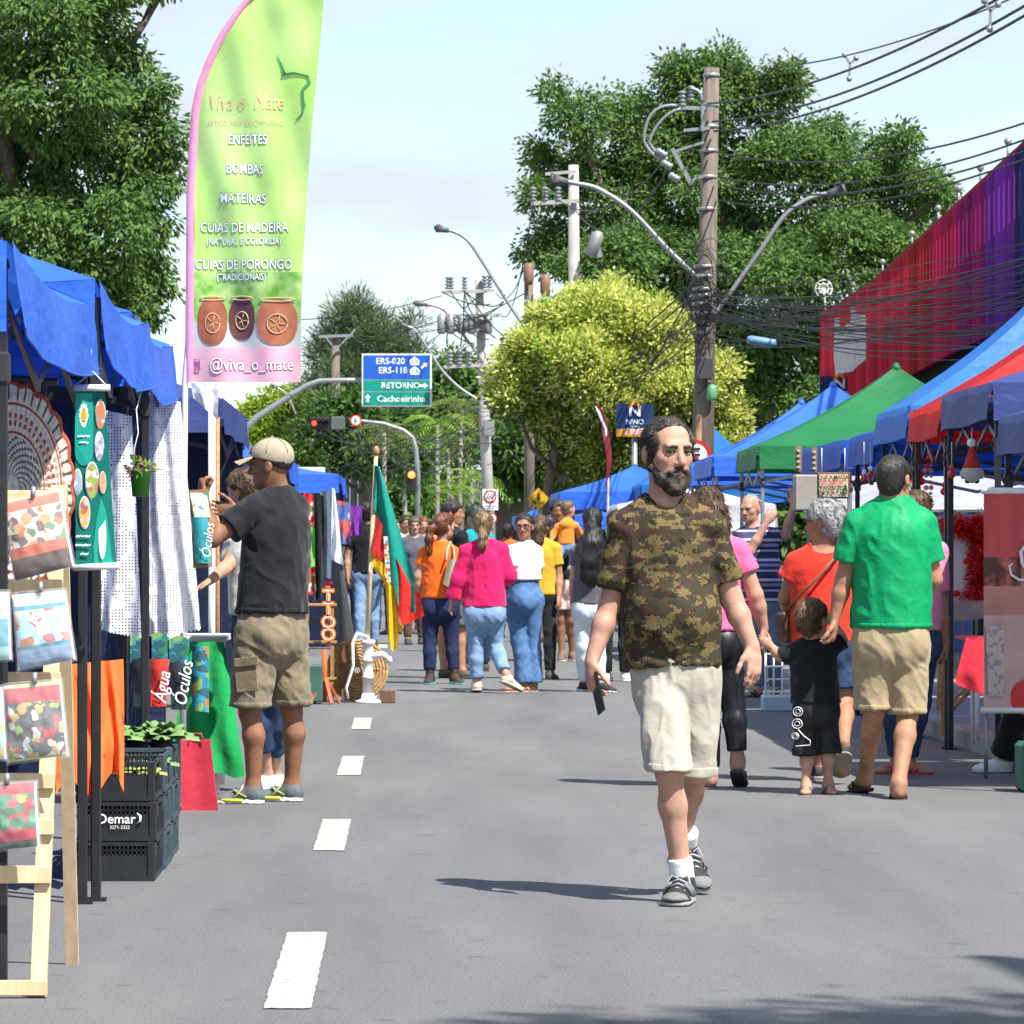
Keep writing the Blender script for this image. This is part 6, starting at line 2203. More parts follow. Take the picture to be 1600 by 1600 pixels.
R = person("man in black shirt and pale pink shorts carrying a toddler on his arm", 47.6,
           dict(head=(872, 799, .15), neck=(878, 825, .1), sa=(862, 834, 0), sb=(905, 834, 0), ea=(858, 860, 0), eb=(908, 862, 0), wa=(880, 856, -.22), wb=(898, 850, -.2),
                ha=(872, 915, 0), hb=(896, 915, 0), ka=(876, 968, 0), kb=(892, 970, 0), aa=(878, 1018, 0), ab=(894, 1020, .1)),
           face=(0, -1, 0), front=(.1, -1, 0), sk=SK_brown, h=.0105, g=1.0, seed=121, top=dict(m=M_black_tee, hem=905, sleeve=.65, srad=.07), bot=dict(m=cloth("pale_pink_shorts", (.66, .44, .40)), hem=952, rhem=.10, name="shorts"),
           hair=dict(m=H_dark, th=.02), toes={'a': (-.1, -1), 'b': (.3, -1)}, feet=dict(kind='shoe', m=mat("canvas_brown", (.16, .11, .085), .7, .2), sole=M_sole_w))
person("toddler in orange hooded top and jeans carried on the man's arm", 47.25,
       dict(head=(888, 797, 0), neck=(886, 814, 0), sa=(872, 822, 0), sb=(898, 821, 0), ea=(864, 832, 0), eb=(904, 832, .1), wa=(862, 842, -.05), wb=(900, 838, .2),
            ha=(879, 850, 0), hb=(891, 850, 0), ka=(872, 868, -.06), kb=(893, 866, .1), aa=(868, 890, -.02), ab=(892, 886, .12)),
       face=(.7, .5, 0), front=(.1, .9, 0), sk=SK_pink, h=.009, g=.52, hg=.78, W=dict(ch=.15, wa=.16, hp=.16), seed=131,
       top=dict(m=cloth("orange_hood", (.80, .24, .03)), hem=846, sleeve=1.5, srad=.075), hair=dict(m=H_kid, th=.01)) if False else None


def toddler():
    """carried child: built whole but without feet on the ground"""
    Y = 47.2
    root = thing("person", "toddler in orange hooded top and jeans carried on the man's arm", "person", at(872, 897, Y))
    A = lambda x, y, d=0: np.array(at(x, y, Y + d))
    f = nrm((.75, .55, .05))
    r = nrm(np.cross(f, UP))
    u = np.cross(r, f)
    hp_, T = head_prims(A(888, 796), f, r, u, .78)
    neck, hip = A(886, 816), A(884, 850)
    sa, sb, ea, eb, wa, wb = A(873, 824), A(898, 822), A(865, 834), A(905, 832, .1), A(862, 843, -.06), A(903, 838, .18)
    la = [(A(879, 852), A(871, 869, -.08), A(868, 890, -.04)), (A(890, 852), A(896, 866, .1), A(894, 886, .12))]
    body = [caps(hip, neck, .082, .06, .03), caps(sa, sb, .035, .035, .03), caps(neck, T(0, -.02, -.05), .034, .034, .02),
            caps(sa, ea, .03, .026), caps(ea, wa, .026, .02), caps(sb, eb, .03, .026), caps(eb, wb, .026, .02), caps(wa, wa + np.array((-.02, -.02, -.04)), .018, .012), caps(wb, wb + np.array((.0, .02, -.04)), .018, .012)] + hp_
    for h_, k_, a_ in la:
        body += [caps(h_, k_, .05, .04), caps(k_, a_, .04, .028), caps(a_, a_ + np.array((-.03, -.06, -.02)), .026, .02)]
    def one(v, c):
        pass
    set_part("body", body, .008, SK_pink, root, tint=one)
    set_part("hoodie", [caps(hip - UP * .0, neck - UP * .01, .098, .075, .03), caps(sa, sb, .046, .046, .03), caps(sa, ea, .042, .04), caps(ea, ea + (wa - ea) * .7, .04, .032), caps(sb, eb, .042, .04), caps(eb, eb + (wb - eb) * .7, .04, .032),
                        ell(A(884, 820, -.05), (.07, .05, .05), np.eye(3), .02)], .008, cloth("orange_hood", (.80, .24, .03)), root, cuts=[((0, 0, A(0, 850)[2]), (0, 0, -1))], fold=.004)
    jn = []
    for h_, k_, a_ in la:
        jn += [caps(h_, k_, .062, .05), caps(k_, a_ - (a_ - k_) * .1, .05, .04)]
    set_part("jeans", jn + [caps(hip, hip - UP * .03, .09, .085, .02)], .008, D_light, root, fold=.003)
    for h_, k_, a_ in la:
        s = set_part("shoe", [caps(a_, a_ + np.array((-.035, -.07, -.02)), .036, .03, .02)], .007, mat("grey_shoe", (.2, .2, .21), .7, .2), root)
    set_part("hair", [infl(hp_[0], .009, cut=[(T(0, .085, .06), tuple(nrm(-u * .85 + f * .3)))]), ell(T(0, -.05, -.02), (.05, .045, .05), (r, f, u), .02)], .007, H_kid, root, noise=(.004, (60, 60, 30), 5))


toddler()

MEN = [
    ("man with dark hair in profile behind the orange-shirted woman, bare legs", 41.2, 708, 783, (1, -.15, 0), M_black_tee, ("short", cloth("grey_shorts", (.10, .10, .11))), H_dark, SK_tan, False, 1.04),
    ("grey-capped man in teal T-shirt behind the magenta blouse", 43.5, 743, 790, (-.6, .7, 0), cloth("teal_tee", (.01, .26, .32)), ("long", D_dark), hair_mat("cap_grey", (.05, .06, .06), (.07, .08, .08)), SK_light, False, 1.02),
    ("woman in mustard top behind the white T-shirt", 41.0, 845, 806, (.3, .9, 0), cloth("mustard_top", (.55, .33, .03)), ("long", M_black_tee), H_brown, SK_tan, True, .96),
    ("woman in grey T-shirt and brown trousers walking towards us far behind the flag", 56.0, 648, 808, (.1, -1, 0), cloth("slate_tee", (.09, .10, .12)), ("long", cloth("brown_trousers", (.09, .05, .04))), H_brown, SK_light, True, .97),
    ("man in black T-shirt and faded jeans walking away left of the flag", 53.0, 573, 785, (0, 1, 0), M_black_tee, ("long", D_light), H_dark, SK_tan, False, 1.09),
    ("person in black trousers and white shoes hidden behind the bearded man", 40.4, 962, 800, (.2, 1, 0), cloth("black_top", (.015, .015, .017)), ("long", M_black_tee), H_dark, SK_tan, False, 1.0),
    ("distant walker in orange beside the flag's edge", 66.0, 662, 808, (.1, -1, 0), cloth("coral_tee", (.75, .18, .08)), ("long", D_dark), H_red, SK_light, True, .98),
    ("distant person in brown straw hat at the left stalls", 58.0, 545, 816, (.4, -.9, 0), cloth("plaid_shirt", (.14, .13, .12)), ("long", D_dark), hair_mat("straw", (.30, .20, .10), (.42, .30, .16)), SK_light, False, 1.0),
    ("distant person in orange shirt between the magenta and white tops", 60.0, 793, 818, (.1, 1, 0), cloth("deep_orange", (.7, .12, .02)), ("long", D_dark), H_dark, SK_tan, False, .98),
    ("distant child in white cap behind the orange shoulder", 52.0, 702, 852, (.3, -1, 0), cloth("pale_tee", (.55, .55, .56)), ("long", D_mid), hair_mat("white_cap", (.7, .7, .7), (.78, .78, .78)), SK_light, False, .72),
    ("far pedestrian in dark clothes right of the white T-shirt", 72.0, 870, 812, (.1, 1, 0), cloth("ink_shirt", (.02, .03, .06)), ("long", D_navy), H_dark, SK_tan, False, 1.0),
    ("far pedestrian in grey dress at the end of the street", 80.0, 735, 813, (0, 1, 0), cloth("dove_top", (.3, .3, .32)), ("long", D_dark), H_brown, SK_light, True, 1.0),
    ("far walker in white shirt behind the orange-shirted woman's ponytail", 63.0, 634, 806, (.2, -1, 0), cloth("chalk_shirt", (.55, .55, .54)), ("short", D_mid), H_dark, SK_tan, False, 1.02),
    ("far man in navy cap and polo left of the toddler", 57.0, 862, 806, (.7, .6, 0), cloth("navy_polo", (.02, .03, .07)), ("short", cloth("stone_shorts", (.30, .27, .22))), hair_mat("cap_navy", (.03, .045, .09), (.04, .06, .11)), SK_light, False, 1.02),
    ("far man in olive shirt under the left tents beside the flag", 62.0, 598, 809, (-.6, .7, 0), cloth("olive_shirt", (.09, .10, .04)), ("long", D_dark), H_dark, SK_brown, False, 1.0),
    ("far pedestrian in blue shirt on the left of the street", 84.0, 620, 812, (.2, -1, 0), cloth("sky_shirt", (.12, .25, .45)), ("long", D_dark), H_dark, SK_light, False, 1.0),
]
for i, (lb, Y, px, pt, fr, tm_, (bk, bm), hm, sk_, fem, g) in enumerate(MEN):
    s = F / Y
    H = HC + (VY - pt) / s
    k = H / 1.75
    R5 = random.Random(i)
    fx = fr[0]
    wdx = s * (.19 if not fem else .17) * k * max(.45, abs(fr[1]) / math.hypot(fr[0], fr[1]))
    dyx = .19 * k * fx * .9
    yz = lambda z: VY - (z * k - HC) * s
    st = R5.uniform(-.2, .2)
    J = dict(head=(px, yz(1.63)), neck=(px, yz(1.46)), sa=(px - wdx, yz(1.40), dyx), sb=(px + wdx, yz(1.40), -dyx), ea=(px - wdx * 1.22, yz(1.10), dyx), eb=(px + wdx * 1.22, yz(1.10), -dyx),
             wa=(px - wdx * 1.2, yz(.87), dyx - .1), wb=(px + wdx * 1.2, yz(.87), -dyx - .1), ha=(px - s * .085, yz(.92)), hb=(px + s * .085, yz(.92)), ka=(px - s * .09, yz(.5), st * .7), kb=(px + s * .09, yz(.5), -st * .7),
             aa=(px - s * .09, yz(.08), st), ab=(px + s * .09, yz(.08), -st))
    ex = dict(hem=yz(.53), rhem=.10, name="shorts") if bk == "short" else {}
    person(lb, Y, J, face=fr, front=fr, sk=sk_, h=.0105 if Y < 50 else .013, g=k, female=fem, seed=200 + i * 7, W=dict(butt=.05, bust=.05 if fem else 0),
           top=dict(m=tm_, hem=yz(.90), sleeve=.6, srad=.07), bot=dict(m=bm, **ex), hair=dict(m=hm, th=.014, line=(.08, .055), chains=[([(0, -.09, -.02), (0, -.1, -.15), (0, -.09, -.22)], [.07, .06, .03])] if fem else []),
           feet=dict(kind='shoe', m=mat("walk_shoe", (.08, .06, .05), .7, .2) if i != 5 else M_sole_w, sole=M_sole_w if i == 5 else M_sole_d), eyes=(0, 0) if fr[1] < -.5 and Y < 60 else False)

# ------------------------------------------------------------------ market tents
def tent_fabric(name, c, tr=.36):
    return mat("tent_" + name, c, .5, .14, 1.6, .012, 8, spec=.3, trans=tr, stretch=(1, 1, 1.6))


TF_blue = tent_fabric("blue", (.018, .10, .50))
TF_sky = tent_fabric("sky_blue", (.03, .20, .62))
TF_navy = tent_fabric("faded_navy", (.06, .085, .27))
TF_green = tent_fabric("green", (.02, .20, .07))
TF_red = tent_fabric("red", (.68, .03, .03), .6)
TF_royal = tent_fabric("royal", (.035, .15, .70), .22)
TF_white = tent_fabric("white", (.72, .74, .76))


def tent(label, X0, X1, Y0, Y1, m, eave=2.22, peak=3.08, val=.22, legm=None, sag=.0, seed=0, name="market_tent", back=None, cat="tent", legs=True, legdx=.035):
    """pop-up gazebo: canopy of four slopes, valances, legs and scissor trusses"""
    R = random.Random(seed)
    legm = legm or M_black_metal
    root = thing(name, label, cat, Vector(((X0 + X1) / 2, (Y0 + Y1) / 2, 0)))
    C = Vector(((X0 + X1) / 2, (Y0 + Y1) / 2, peak))
    cor = [Vector((X0, Y0, eave)), Vector((X1, Y0, eave)), Vector((X1, Y1, eave)), Vector((X0, Y1, eave))]
    cp = MB()
    for i in range(4):
        a, b = cor[i], cor[(i + 1) % 4]

        def fn(u, v, a=a, b=b, i=i):
            p = a.lerp(b, u).lerp(C, v)
            ex = (abs(2 * u - 1) ** 1.5)
            z = eave + (peak - eave) * (.72 * v + .28 * v ** 2.4)
            sagz = -.07 * (1 - ex) * math.sin(math.pi * min(1, v * 1.0)) - sag * math.sin(math.pi * u) * (1 - v)
            w = .012 * float(vnoise(np.array([p.x * 5 + i, p.y * 5, v * 3]), 1.0, seed)) * (1 - v)
            return (p.x, p.y, z + sagz + w)
        cp.sheet(fn, 14, 10)
    can = cp.build("canopy", m, root)
    MB().lathe(C + Vector((0, 0, -.06)), [(.05, 0), (.045, .05), (.02, .09)], 10).build("peak_cap", m, can)
    for i in range(4):
        a, b = cor[i], cor[(i + 1) % 4]
        n = (b - a).cross(Vector((0, 0, 1))).normalized()
        vb = MB()

        def fv(u, v, a=a, b=b, n=n, i=i):
            p = a.lerp(b, u)
            wv = (.012 * math.sin(u * 11 + seed + i) + .014 * float(vnoise(np.array([u * 9, v * 2, seed + i]), 1.0, 2))) * v
            sz = -sag * math.sin(math.pi * u) * 1.0
            dz = val * (1 + .05 * float(vnoise(np.array([u * 4, 0., seed * 1.3 + i]), 1.0, 8)))
            return p + n * (.015 + wv * .8 + .022 * v) + Vector((0, 0, sz - dz * v))
        vb.sheet(fv, 24, 5)
        va = vb.build("valance", m, can)
        hm = MB()
        hm.tube([Vector(fv(k / 24, 1.0)) for k in range(25)], .004, 4, cap=False)
        hm.build("hem", m, va)
    if legs:
        for i, c in enumerate(cor):
            g = MB()
            inx = .035 if abs(c.x - X0) < 1e-3 else -legdx
            iny = .035 if abs(c.y - Y0) < 1e-3 else -.035
            H = eave - .06
            q = Vector((c.x + inx, c.y + iny, 0))
            g.box(q + Vector((0, 0, H / 2)), (.035, .035, H), bev=.004)
            g.box(q + Vector((0, 0, .006)), (.075, .06, .012))
            lg = g.build("leg", legm, root)
            MB().box(q + Vector((0, 0, H - .3)), (.05, .05, .09), bev=.006).build("slider", mat("slider_plastic", (.03, .03, .033), .5, .1), lg)
        for i in range(4):
            a, b = cor[i], cor[(i + 1) % 4]
            t = MB()
            n = (b - a).cross(Vector((0, 0, 1))).normalized() * -.045
            for k in range(2):
                p, q = a.lerp(b, k / 2) + n, a.lerp(b, (k + 1) / 2) + n
                t.bar(p + Vector((0, 0, -.06)), q + Vector((0, 0, -.36)), .014, .028)
                t.bar(p + n * .3 + Vector((0, 0, -.36)), q + n * .3 + Vector((0, 0, -.06)), .014, .028)
            t.build("truss", legm if legm is M_black_metal else M_grey_metal, root)
    if back:
        for side_, mm in back:
            w = MB()
            a, b = {'back': (cor[1], cor[2]), 'far': (cor[3], cor[2]), 'front': (cor[0], cor[3])}[side_]
            if X0 < 0 and side_ == 'back':
                a, b = cor[0], cor[3]
            off = Vector((0, -.08, 0)) if side_ == 'far' else Vector((-.08 if X0 > 0 else .08, 0, 0))
            w.sheet(lambda u, v: a.lerp(b, u) + off + Vector((.02 * math.sin(u * 23), .02 * math.sin(u * 19), -v * 2.1 - .1)), 30, 6)
            w.build("side_wall", mm, root)
    return root


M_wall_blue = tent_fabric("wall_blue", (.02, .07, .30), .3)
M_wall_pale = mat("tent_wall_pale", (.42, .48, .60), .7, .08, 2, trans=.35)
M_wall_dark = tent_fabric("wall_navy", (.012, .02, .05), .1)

# left row
tent("nearest royal blue market tent at the left edge", -4.1, -1.145, 12.0, 15.07, TF_royal, 2.15, 3.0, .25, sag=.06, seed=1, legdx=.02, back=[('back', M_wall_blue)])
tent("second royal blue market tent on the left, above the white crochet", -4.1, -1.125, 15.12, 18.02, TF_royal, 2.24, 3.0, .26, sag=.07, seed=2, legdx=.0, back=[('back', M_wall_blue)])
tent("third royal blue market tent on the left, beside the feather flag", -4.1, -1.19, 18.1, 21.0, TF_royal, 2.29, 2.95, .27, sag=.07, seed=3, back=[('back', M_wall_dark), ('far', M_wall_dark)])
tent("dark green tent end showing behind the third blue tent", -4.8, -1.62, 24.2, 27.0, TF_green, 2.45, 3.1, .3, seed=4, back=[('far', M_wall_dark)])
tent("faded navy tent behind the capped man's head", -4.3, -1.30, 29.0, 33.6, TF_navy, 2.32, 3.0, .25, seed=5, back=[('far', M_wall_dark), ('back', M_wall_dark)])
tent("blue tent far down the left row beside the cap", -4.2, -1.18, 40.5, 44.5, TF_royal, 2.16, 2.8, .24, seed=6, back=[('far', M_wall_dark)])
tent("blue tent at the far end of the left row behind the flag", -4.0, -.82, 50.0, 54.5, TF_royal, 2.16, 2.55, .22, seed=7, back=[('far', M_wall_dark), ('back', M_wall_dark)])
# right row
RX0, RX1 = 3.40, 6.35
RT = [("deep blue tent at the right edge above the red photo banner", 21.6, 24.05, TF_navy, 2.02, 2.85, 0),
      ("faded navy tent with crumpled valance above the hanging gnome", 24.4, 26.6, TF_navy, 2.24, 2.85, 0),
      ("red tent between the navy and the light blue tents", 26.7, 28.3, TF_red, 2.20, 3.3, 0),
      ("tall light blue tent behind the green-shirted man", 28.4, 30.3, TF_sky, 2.24, 3.55, 0),
      ("blue tent behind the hanging wooden Christmas sign", 30.4, 32.1, TF_blue, 2.12, 2.75, 0),
      ("low blue tent with folded valance left of the Christmas sign", 32.6, 36.0, TF_blue, 2.12, 2.5, 0),
      ("bright green tent with a pointed peak in the right row", 40.6, 43.2, TF_green, 2.27, 3.10, 0),
      ("royal blue tent with pointed peak behind the green tent", 46.6, 49.6, TF_royal, 2.30, 3.16, 0),
      ("smaller blue tent peak behind the pointed royal blue one", 50.6, 53.4, TF_royal, 2.26, 3.10, 0)]
for i, (lb, a, b, m, ev, pk, _) in enumerate(RT):
    tent(lb, RX0, RX1, a, b, m, ev, pk, .22, seed=20 + i, back=[('back', M_wall_pale)] if i in (1, 2, 3, 4) else [('back', M_wall_blue)], legm=M_black_metal if i < 5 else M_grey_metal)
tent("light blue tent behind the bearded man's shoulder", 3.9, 6.4, 70, 73, TF_sky, 2.35, 3.4, .3, seed=41)
tent("blue tent left of the bearded man's beard", 2.6, 5.4, 72, 76, TF_royal, 2.25, 2.75, .3, seed=42)
tent("far red-topped tent left of the bearded man", 3.2, 5.2, 82, 86, TF_red, 2.35, 2.95, .3, seed=43)
tent("far blue tent at the end of the right row", 2.4, 5.2, 92, 96, TF_royal, 2.0, 2.6, .3, seed=44)
tent("white tent in the shade under the blossom tree", 3.2, 5.6, 64, 67, TF_white, 1.95, 2.3, .4, seed=45)
tent("pale canvas tent inside the right row beside the older man", 3.75, 6.2, 37.0, 39.5, TF_white, 1.92, 2.35, .30, seed=46, legm=M_grey_metal)


# ------------------------------------------------------------------ hung goods on the left
def drape(name, tl, tr, br, bl, Y, m, parent=None, base=None, wave=.015, freq=14, nu=30, nv=24, mfn=None, seed=0, edge=None, dyt=0.0, wexp=1.0):
    """hanging cloth spanned by four photo corners at distance Y (Y may be one number per corner)"""
    Ys = Y if isinstance(Y, (list, tuple)) else (Y,) * 4
    P = [at(*c, y) for c, y in zip((tl, tr, br, bl), Ys)]

    def fn(u, v):
        p = P[0].lerp(P[1], u).lerp(P[3].lerp(P[2], u), v)
        w = wave * (math.sin(u * freq + 1.3 * math.sin(v * 3 + seed)) + .6 * float(vnoise(np.array([u * 6, v * 5, seed + .5]), 1.0, 3))) * (.3 + .7 * v ** wexp)
        q = p + Vector((0, w, 0))
        if edge:
            q += edge(u, v)
        return q
    mb = MB().sheet(fn, nu, nv, mfn=mfn)
    o = mb.build(name, m, parent, base)
    return o, fn


def crochet_material(name, c, cell, hole, big):
    m = mat(name, c, .9, .08, 30, .002, 200, spec=.1, trans=.25)
    nt = m.node_tree
    nd, lk = nt.nodes, nt.links
    out = nd["Material Output"]
    src = out.inputs["Surface"].links[0].from_socket
    tc = nd.new("ShaderNodeTexCoord")
    sx = nd.new("ShaderNodeSeparateXYZ")
    lk.new(tc.outputs["Object"], sx.inputs[0])

    def math_(op, a, b=None):
        n = nd.new("ShaderNodeMath")
        n.operation = op
        for i, v in enumerate((a, b)):
            if v is None:
                continue
            if isinstance(v, (int, float)):
                n.inputs[i].default_value = v
            else:
                lk.new(v, n.inputs[i])
        return n.outputs[0]
    fx = math_('FRACT', math_('MULTIPLY', sx.outputs[0], 1 / cell))
    fz = math_('FRACT', math_('MULTIPLY', sx.outputs[2], 1 / cell))
    hol = math_('MULTIPLY', math_('GREATER_THAN', fx, 1 - hole), math_('GREATER_THAN', fz, 1 - hole))
    nz = nd.new("ShaderNodeTexNoise")
    nz.inputs["Scale"].default_value = big
    nz.inputs["Detail"].default_value = 1
    lk.new(tc.outputs["Object"], nz.inputs["Vector"])
    hol = math_('MULTIPLY', hol, math_('GREATER_THAN', nz.outputs["Fac"], .47))
    tp = nd.new("ShaderNodeBsdfTransparent")
    ms = nd.new("ShaderNodeMixShader")
    lk.new(hol, ms.inputs[0])
    lk.new(src, ms.inputs[1])
    lk.new(tp.outputs[0], ms.inputs[2])
    lk.new(ms.outputs[0], out.inputs["Surface"])
    return m


M_crochet = crochet_material("white_crochet", (.80, .80, .82), .0130, .46, 19)
zig = lambda u, v: Vector((0, 0, (.022 * abs((u * 14) % 1 - .5) if v > .999 else 0)))
o, _ = drape("crochet_curtain", (226, 612), (282, 628), (314, 985), (228, 1003), (20.75, 20.75, 20.6, 20.6), M_crochet, base=at(265, 1000, 20.7), wave=.03, freq=13, nu=56, nv=40, seed=1, edge=zig)
tag(o, "large sunlit white crochet curtain hanging left of the capped man", "curtain", "white crochet curtains")
o, _ = drape("crochet_curtain", (160, 640), (206, 650), (222, 1000), (150, 985), (17.7, 17.7, 17.6, 17.6), M_crochet, base=at(185, 990, 17.7), wave=.03, freq=10, nu=40, nv=40, seed=4, edge=zig)
tag(o, "shaded white crochet curtain hanging behind the green craft banner", "curtain", "white crochet curtains")


def rug():
    Y = 14.55
    c = at(18, 762, Y)
    rx, rz = 94 * Y / F, 162 * Y / F
    M_y = mat("cream_yarn", (.62, .56, .46), .95, .15, 60, .003, 120)
    M_t = mat("terracotta_yarn", (.36, .075, .035), .95, .2, 60, .003, 120)
    root = thing("crochet_rug", "oval cream and terracotta crochet rug hanging in the first tent", "rug", c - Vector((0, 0, rz)))

    def fn(u, v):
        t = 2 * math.pi * u
        sc = 1 + .05 * abs(math.sin(t * 11)) * (v > .93)
        bump = .003 * math.sin(t * 60) * (v > .25) + .004 * math.sin(v * 70)
        return c + Vector((rx * v * sc * math.cos(t), bump + .05 * v * v * math.cos(t), rz * v * sc * math.sin(t)))

    def mf(u, v):
        if v > .955 or .80 < v < .835 or .52 < v < .56:
            return 1
        if .60 < v < .76:
            return 1 if (int(u * 96) % 2 == 0) == (int((v - .60) / .04) % 2 == 0) and int(u * 96) % 2 == 0 else 0
        if v < .5:
            return 2 if (int(u * 64) + int(v * 40)) % 3 == 0 and v > .12 else 0
        if .84 < v < .95:
            return 2 if int(u * 190) % 4 == 0 else 0
        return 0
    m = MB().sheet(fn, 192, 40, mfn=mf)
    m.build("rug_body", [M_y, M_t, mat("rug_gap", (.10, .085, .07), .95, .2)], root)
    cl = MB()
    cl.box(at(68, 600, Y - .05), (.014, .02, .085), ax=(Vector((1, 0, .15)).normalized(), Vector((0, 1, 0)), Vector((-.15, 0, 1)).normalized()))
    tag(cl.build("clothes_peg", M_black, base=at(68, 612, Y)), "black clip holding the oval crochet rug", "clip")
    MB().tube([at(-60, 588, Y), at(40, 592, Y), at(90, 597, Y)], .012, 8).build("hanging_rail", M_black_metal, root)


rug()


def scribble(parent, px, py, Y, w, n, m, seed=0, h=2.2, r=.0018):
    R = random.Random(seed)
    pts = []
    for i in range(n * 6):
        t = i / (n * 6)
        pts.append(at(px + w * (t - .5), py + h * math.sin(i * 1.9 + R.uniform(-.5, .5)) + R.uniform(-.6, .6), Y))
    MB().tube(pts, r, 4).build("handwriting", m, parent)


def green_banner():
    Y = 14.86
    root = thing("craft_banner", "hanging teal craft banner with daisy and oval pictures on white rods", "banner", at(150, 892, Y))
    m1 = mat("banner_teal", (.0, .17, .13), .55, .06, 4)
    m2 = mat("banner_mint", (.01, .36, .28), .55, .05, 4)
    L = lambda v: 117 + 3 * math.sin(v * 3.1) * 0 + 1.5 * v
    fn = lambda u, v: at(L(v) + (47 + 16 * v) * u, 612 + 270 * v - 4 * u * v, Y + .012 * math.sin(v * 5 + u * 2))
    MB().sheet(fn, 14, 40).build("print_sheet", m1, root)
    on = lambda x, y, d=.006: at(x, y, Y + .012 * math.sin((y - 612) / 270 * 5 + (x - 118) / 55 * 2) - d * .4 - .001)
    for a, b in (((112, 606), (172, 606)), ((114, 887), (186, 884))):
        MB().tube([at(*a, Y - .005), at(*b, Y - .005)], .0125, 10).build("rod", M_white_metal, root)
    MB().tube([at(118, 602, Y), at(145, 580, Y), at(166, 602, Y)], .0025, 5).build("cord", M_rope, root)
    MB().tube([at(145, 580, Y), at(142, 560, Y), at(143, 545, Y)], .002, 5).build("hook_wire", M_grey_metal, root)
    g = MB()
    pts = [on(118, 614), on(145, 614), on(146, 690)] + [on(131.5 + 14.5 * math.cos(t), 706 + 22 * math.sin(t)) for t in np.linspace(0, math.pi, 12)] + [on(117, 690)]
    g.face(pts).build("mint_tab", m2, root)
    g = MB()
    g.face([on(158, 778), on(166, 800), on(176, 880), on(147, 884), on(146, 855), on(151, 810)]).build("mint_drop", m2, root)
    g = MB()
    for k in range(12):
        t = k * math.pi / 6
        c = on(131 + 5.5 * math.cos(t), 649 + 15 * math.sin(t), .012)
        g.disc(c, .010, (0, -1, 0), seg=8, rx=.0042)
    g.build("daisy_petals", M_white, root)
    MB().disc(on(131, 649, .016), .022, (0, -1, 0), seg=12, rx=.011).build("daisy_centre", mat("daisy_yellow", (.75, .38, .02), .6, .05), root)
    for (x, y, rx, ry, n_, cols) in ((157, 648, 8, 24, "flower", ((.7, .2, .1), (.3, .3, .35), (.75, .7, .65))), (155, 698, 7.5, 24, "lilac", ((.55, .5, .6), (.35, .3, .5), (.7, .7, .75))),
                                     (121.5, 754, 7, 22, "blue", ((.35, .45, .6), (.6, .65, .7), (.2, .3, .4))), (144, 751, 11, 30, "craft", ((.30, .45, .10), (.75, .72, .6), (.5, .2, .15))),
                                     (160.5, 754, 5.5, 18, "peach", ((.75, .35, .18), (.8, .5, .35))), (132, 801, 9, 26, "pink", ((.75, .45, .1), (.8, .5, .5), (.4, .15, .12)))):
        f = MB().disc(on(x, y, .010), ry * Y / F, (0, -1, 0), seg=28, rx=rx * Y / F).build("oval_frame", M_white, root)
        MB().disc(on(x, y, .015), ry * Y / F * .92, (0, -1, 0), seg=28, rx=rx * Y / F * .9).build("oval_picture", patches("oval_" + n_, cols, 45, cols[0]), f)
    MB().disc(on(160, 838, .012), 36 * Y / F, (0, -1, 0), seg=28, rx=6 * Y / F).build("white_capsule", M_white, root)
    for i, (x, y, w) in enumerate(((131, 682, 20), (131, 692, 14), (130, 838, 24), (130, 852, 24), (132, 866, 12))):
        scribble(root, x, y, on(x, y).y - .004, w, 5, M_white, i, 2.0, .0014)


green_banner()


def rack():
    root = thing("display_rack", "pale pine slatted display rack hung with packed towels at the left edge", "rack", Vector((-1.25, 12.0, 0)))
    yz = lambda py: 11.9 + (1555 - py) / 780 * .35
    for xa, xb in ((60, 92), (-120, -60)):
        a, b = at(xa, 1553, yz(1553)), at(xb, 760, yz(760))
        a.z = .0
        MB().bar(a, b, .045, .03, up=(0, 1, 0)).build("rail", M_pine, root)
        c, d = Vector((a.x + .02, a.y + .95, 0)), b + Vector((0, .06, 0))
        MB().bar(c, d, .04, .025, up=(0, 1, 0)).build("back_leg", M_pine, root)
    for i, (y0, y1, xr) in enumerate(((766, 800, 104), (905, 925, 98), (1050, 1068, 95), (1208, 1232, 85), (1280, 1304, 84), (1353, 1380, 80), (1532, 1555, 74))):
        a, b = at(-150, (y0 + y1) / 2, yz(y0) - .04), at(xr, (y0 + y1) / 2, yz(y0) - .04)
        MB().box((a + b) / 2, (b.x - a.x, .018, (y1 - y0) * 12 / F), bev=.002).build("slat", M_pine, root)
    return yz


yz = rack()


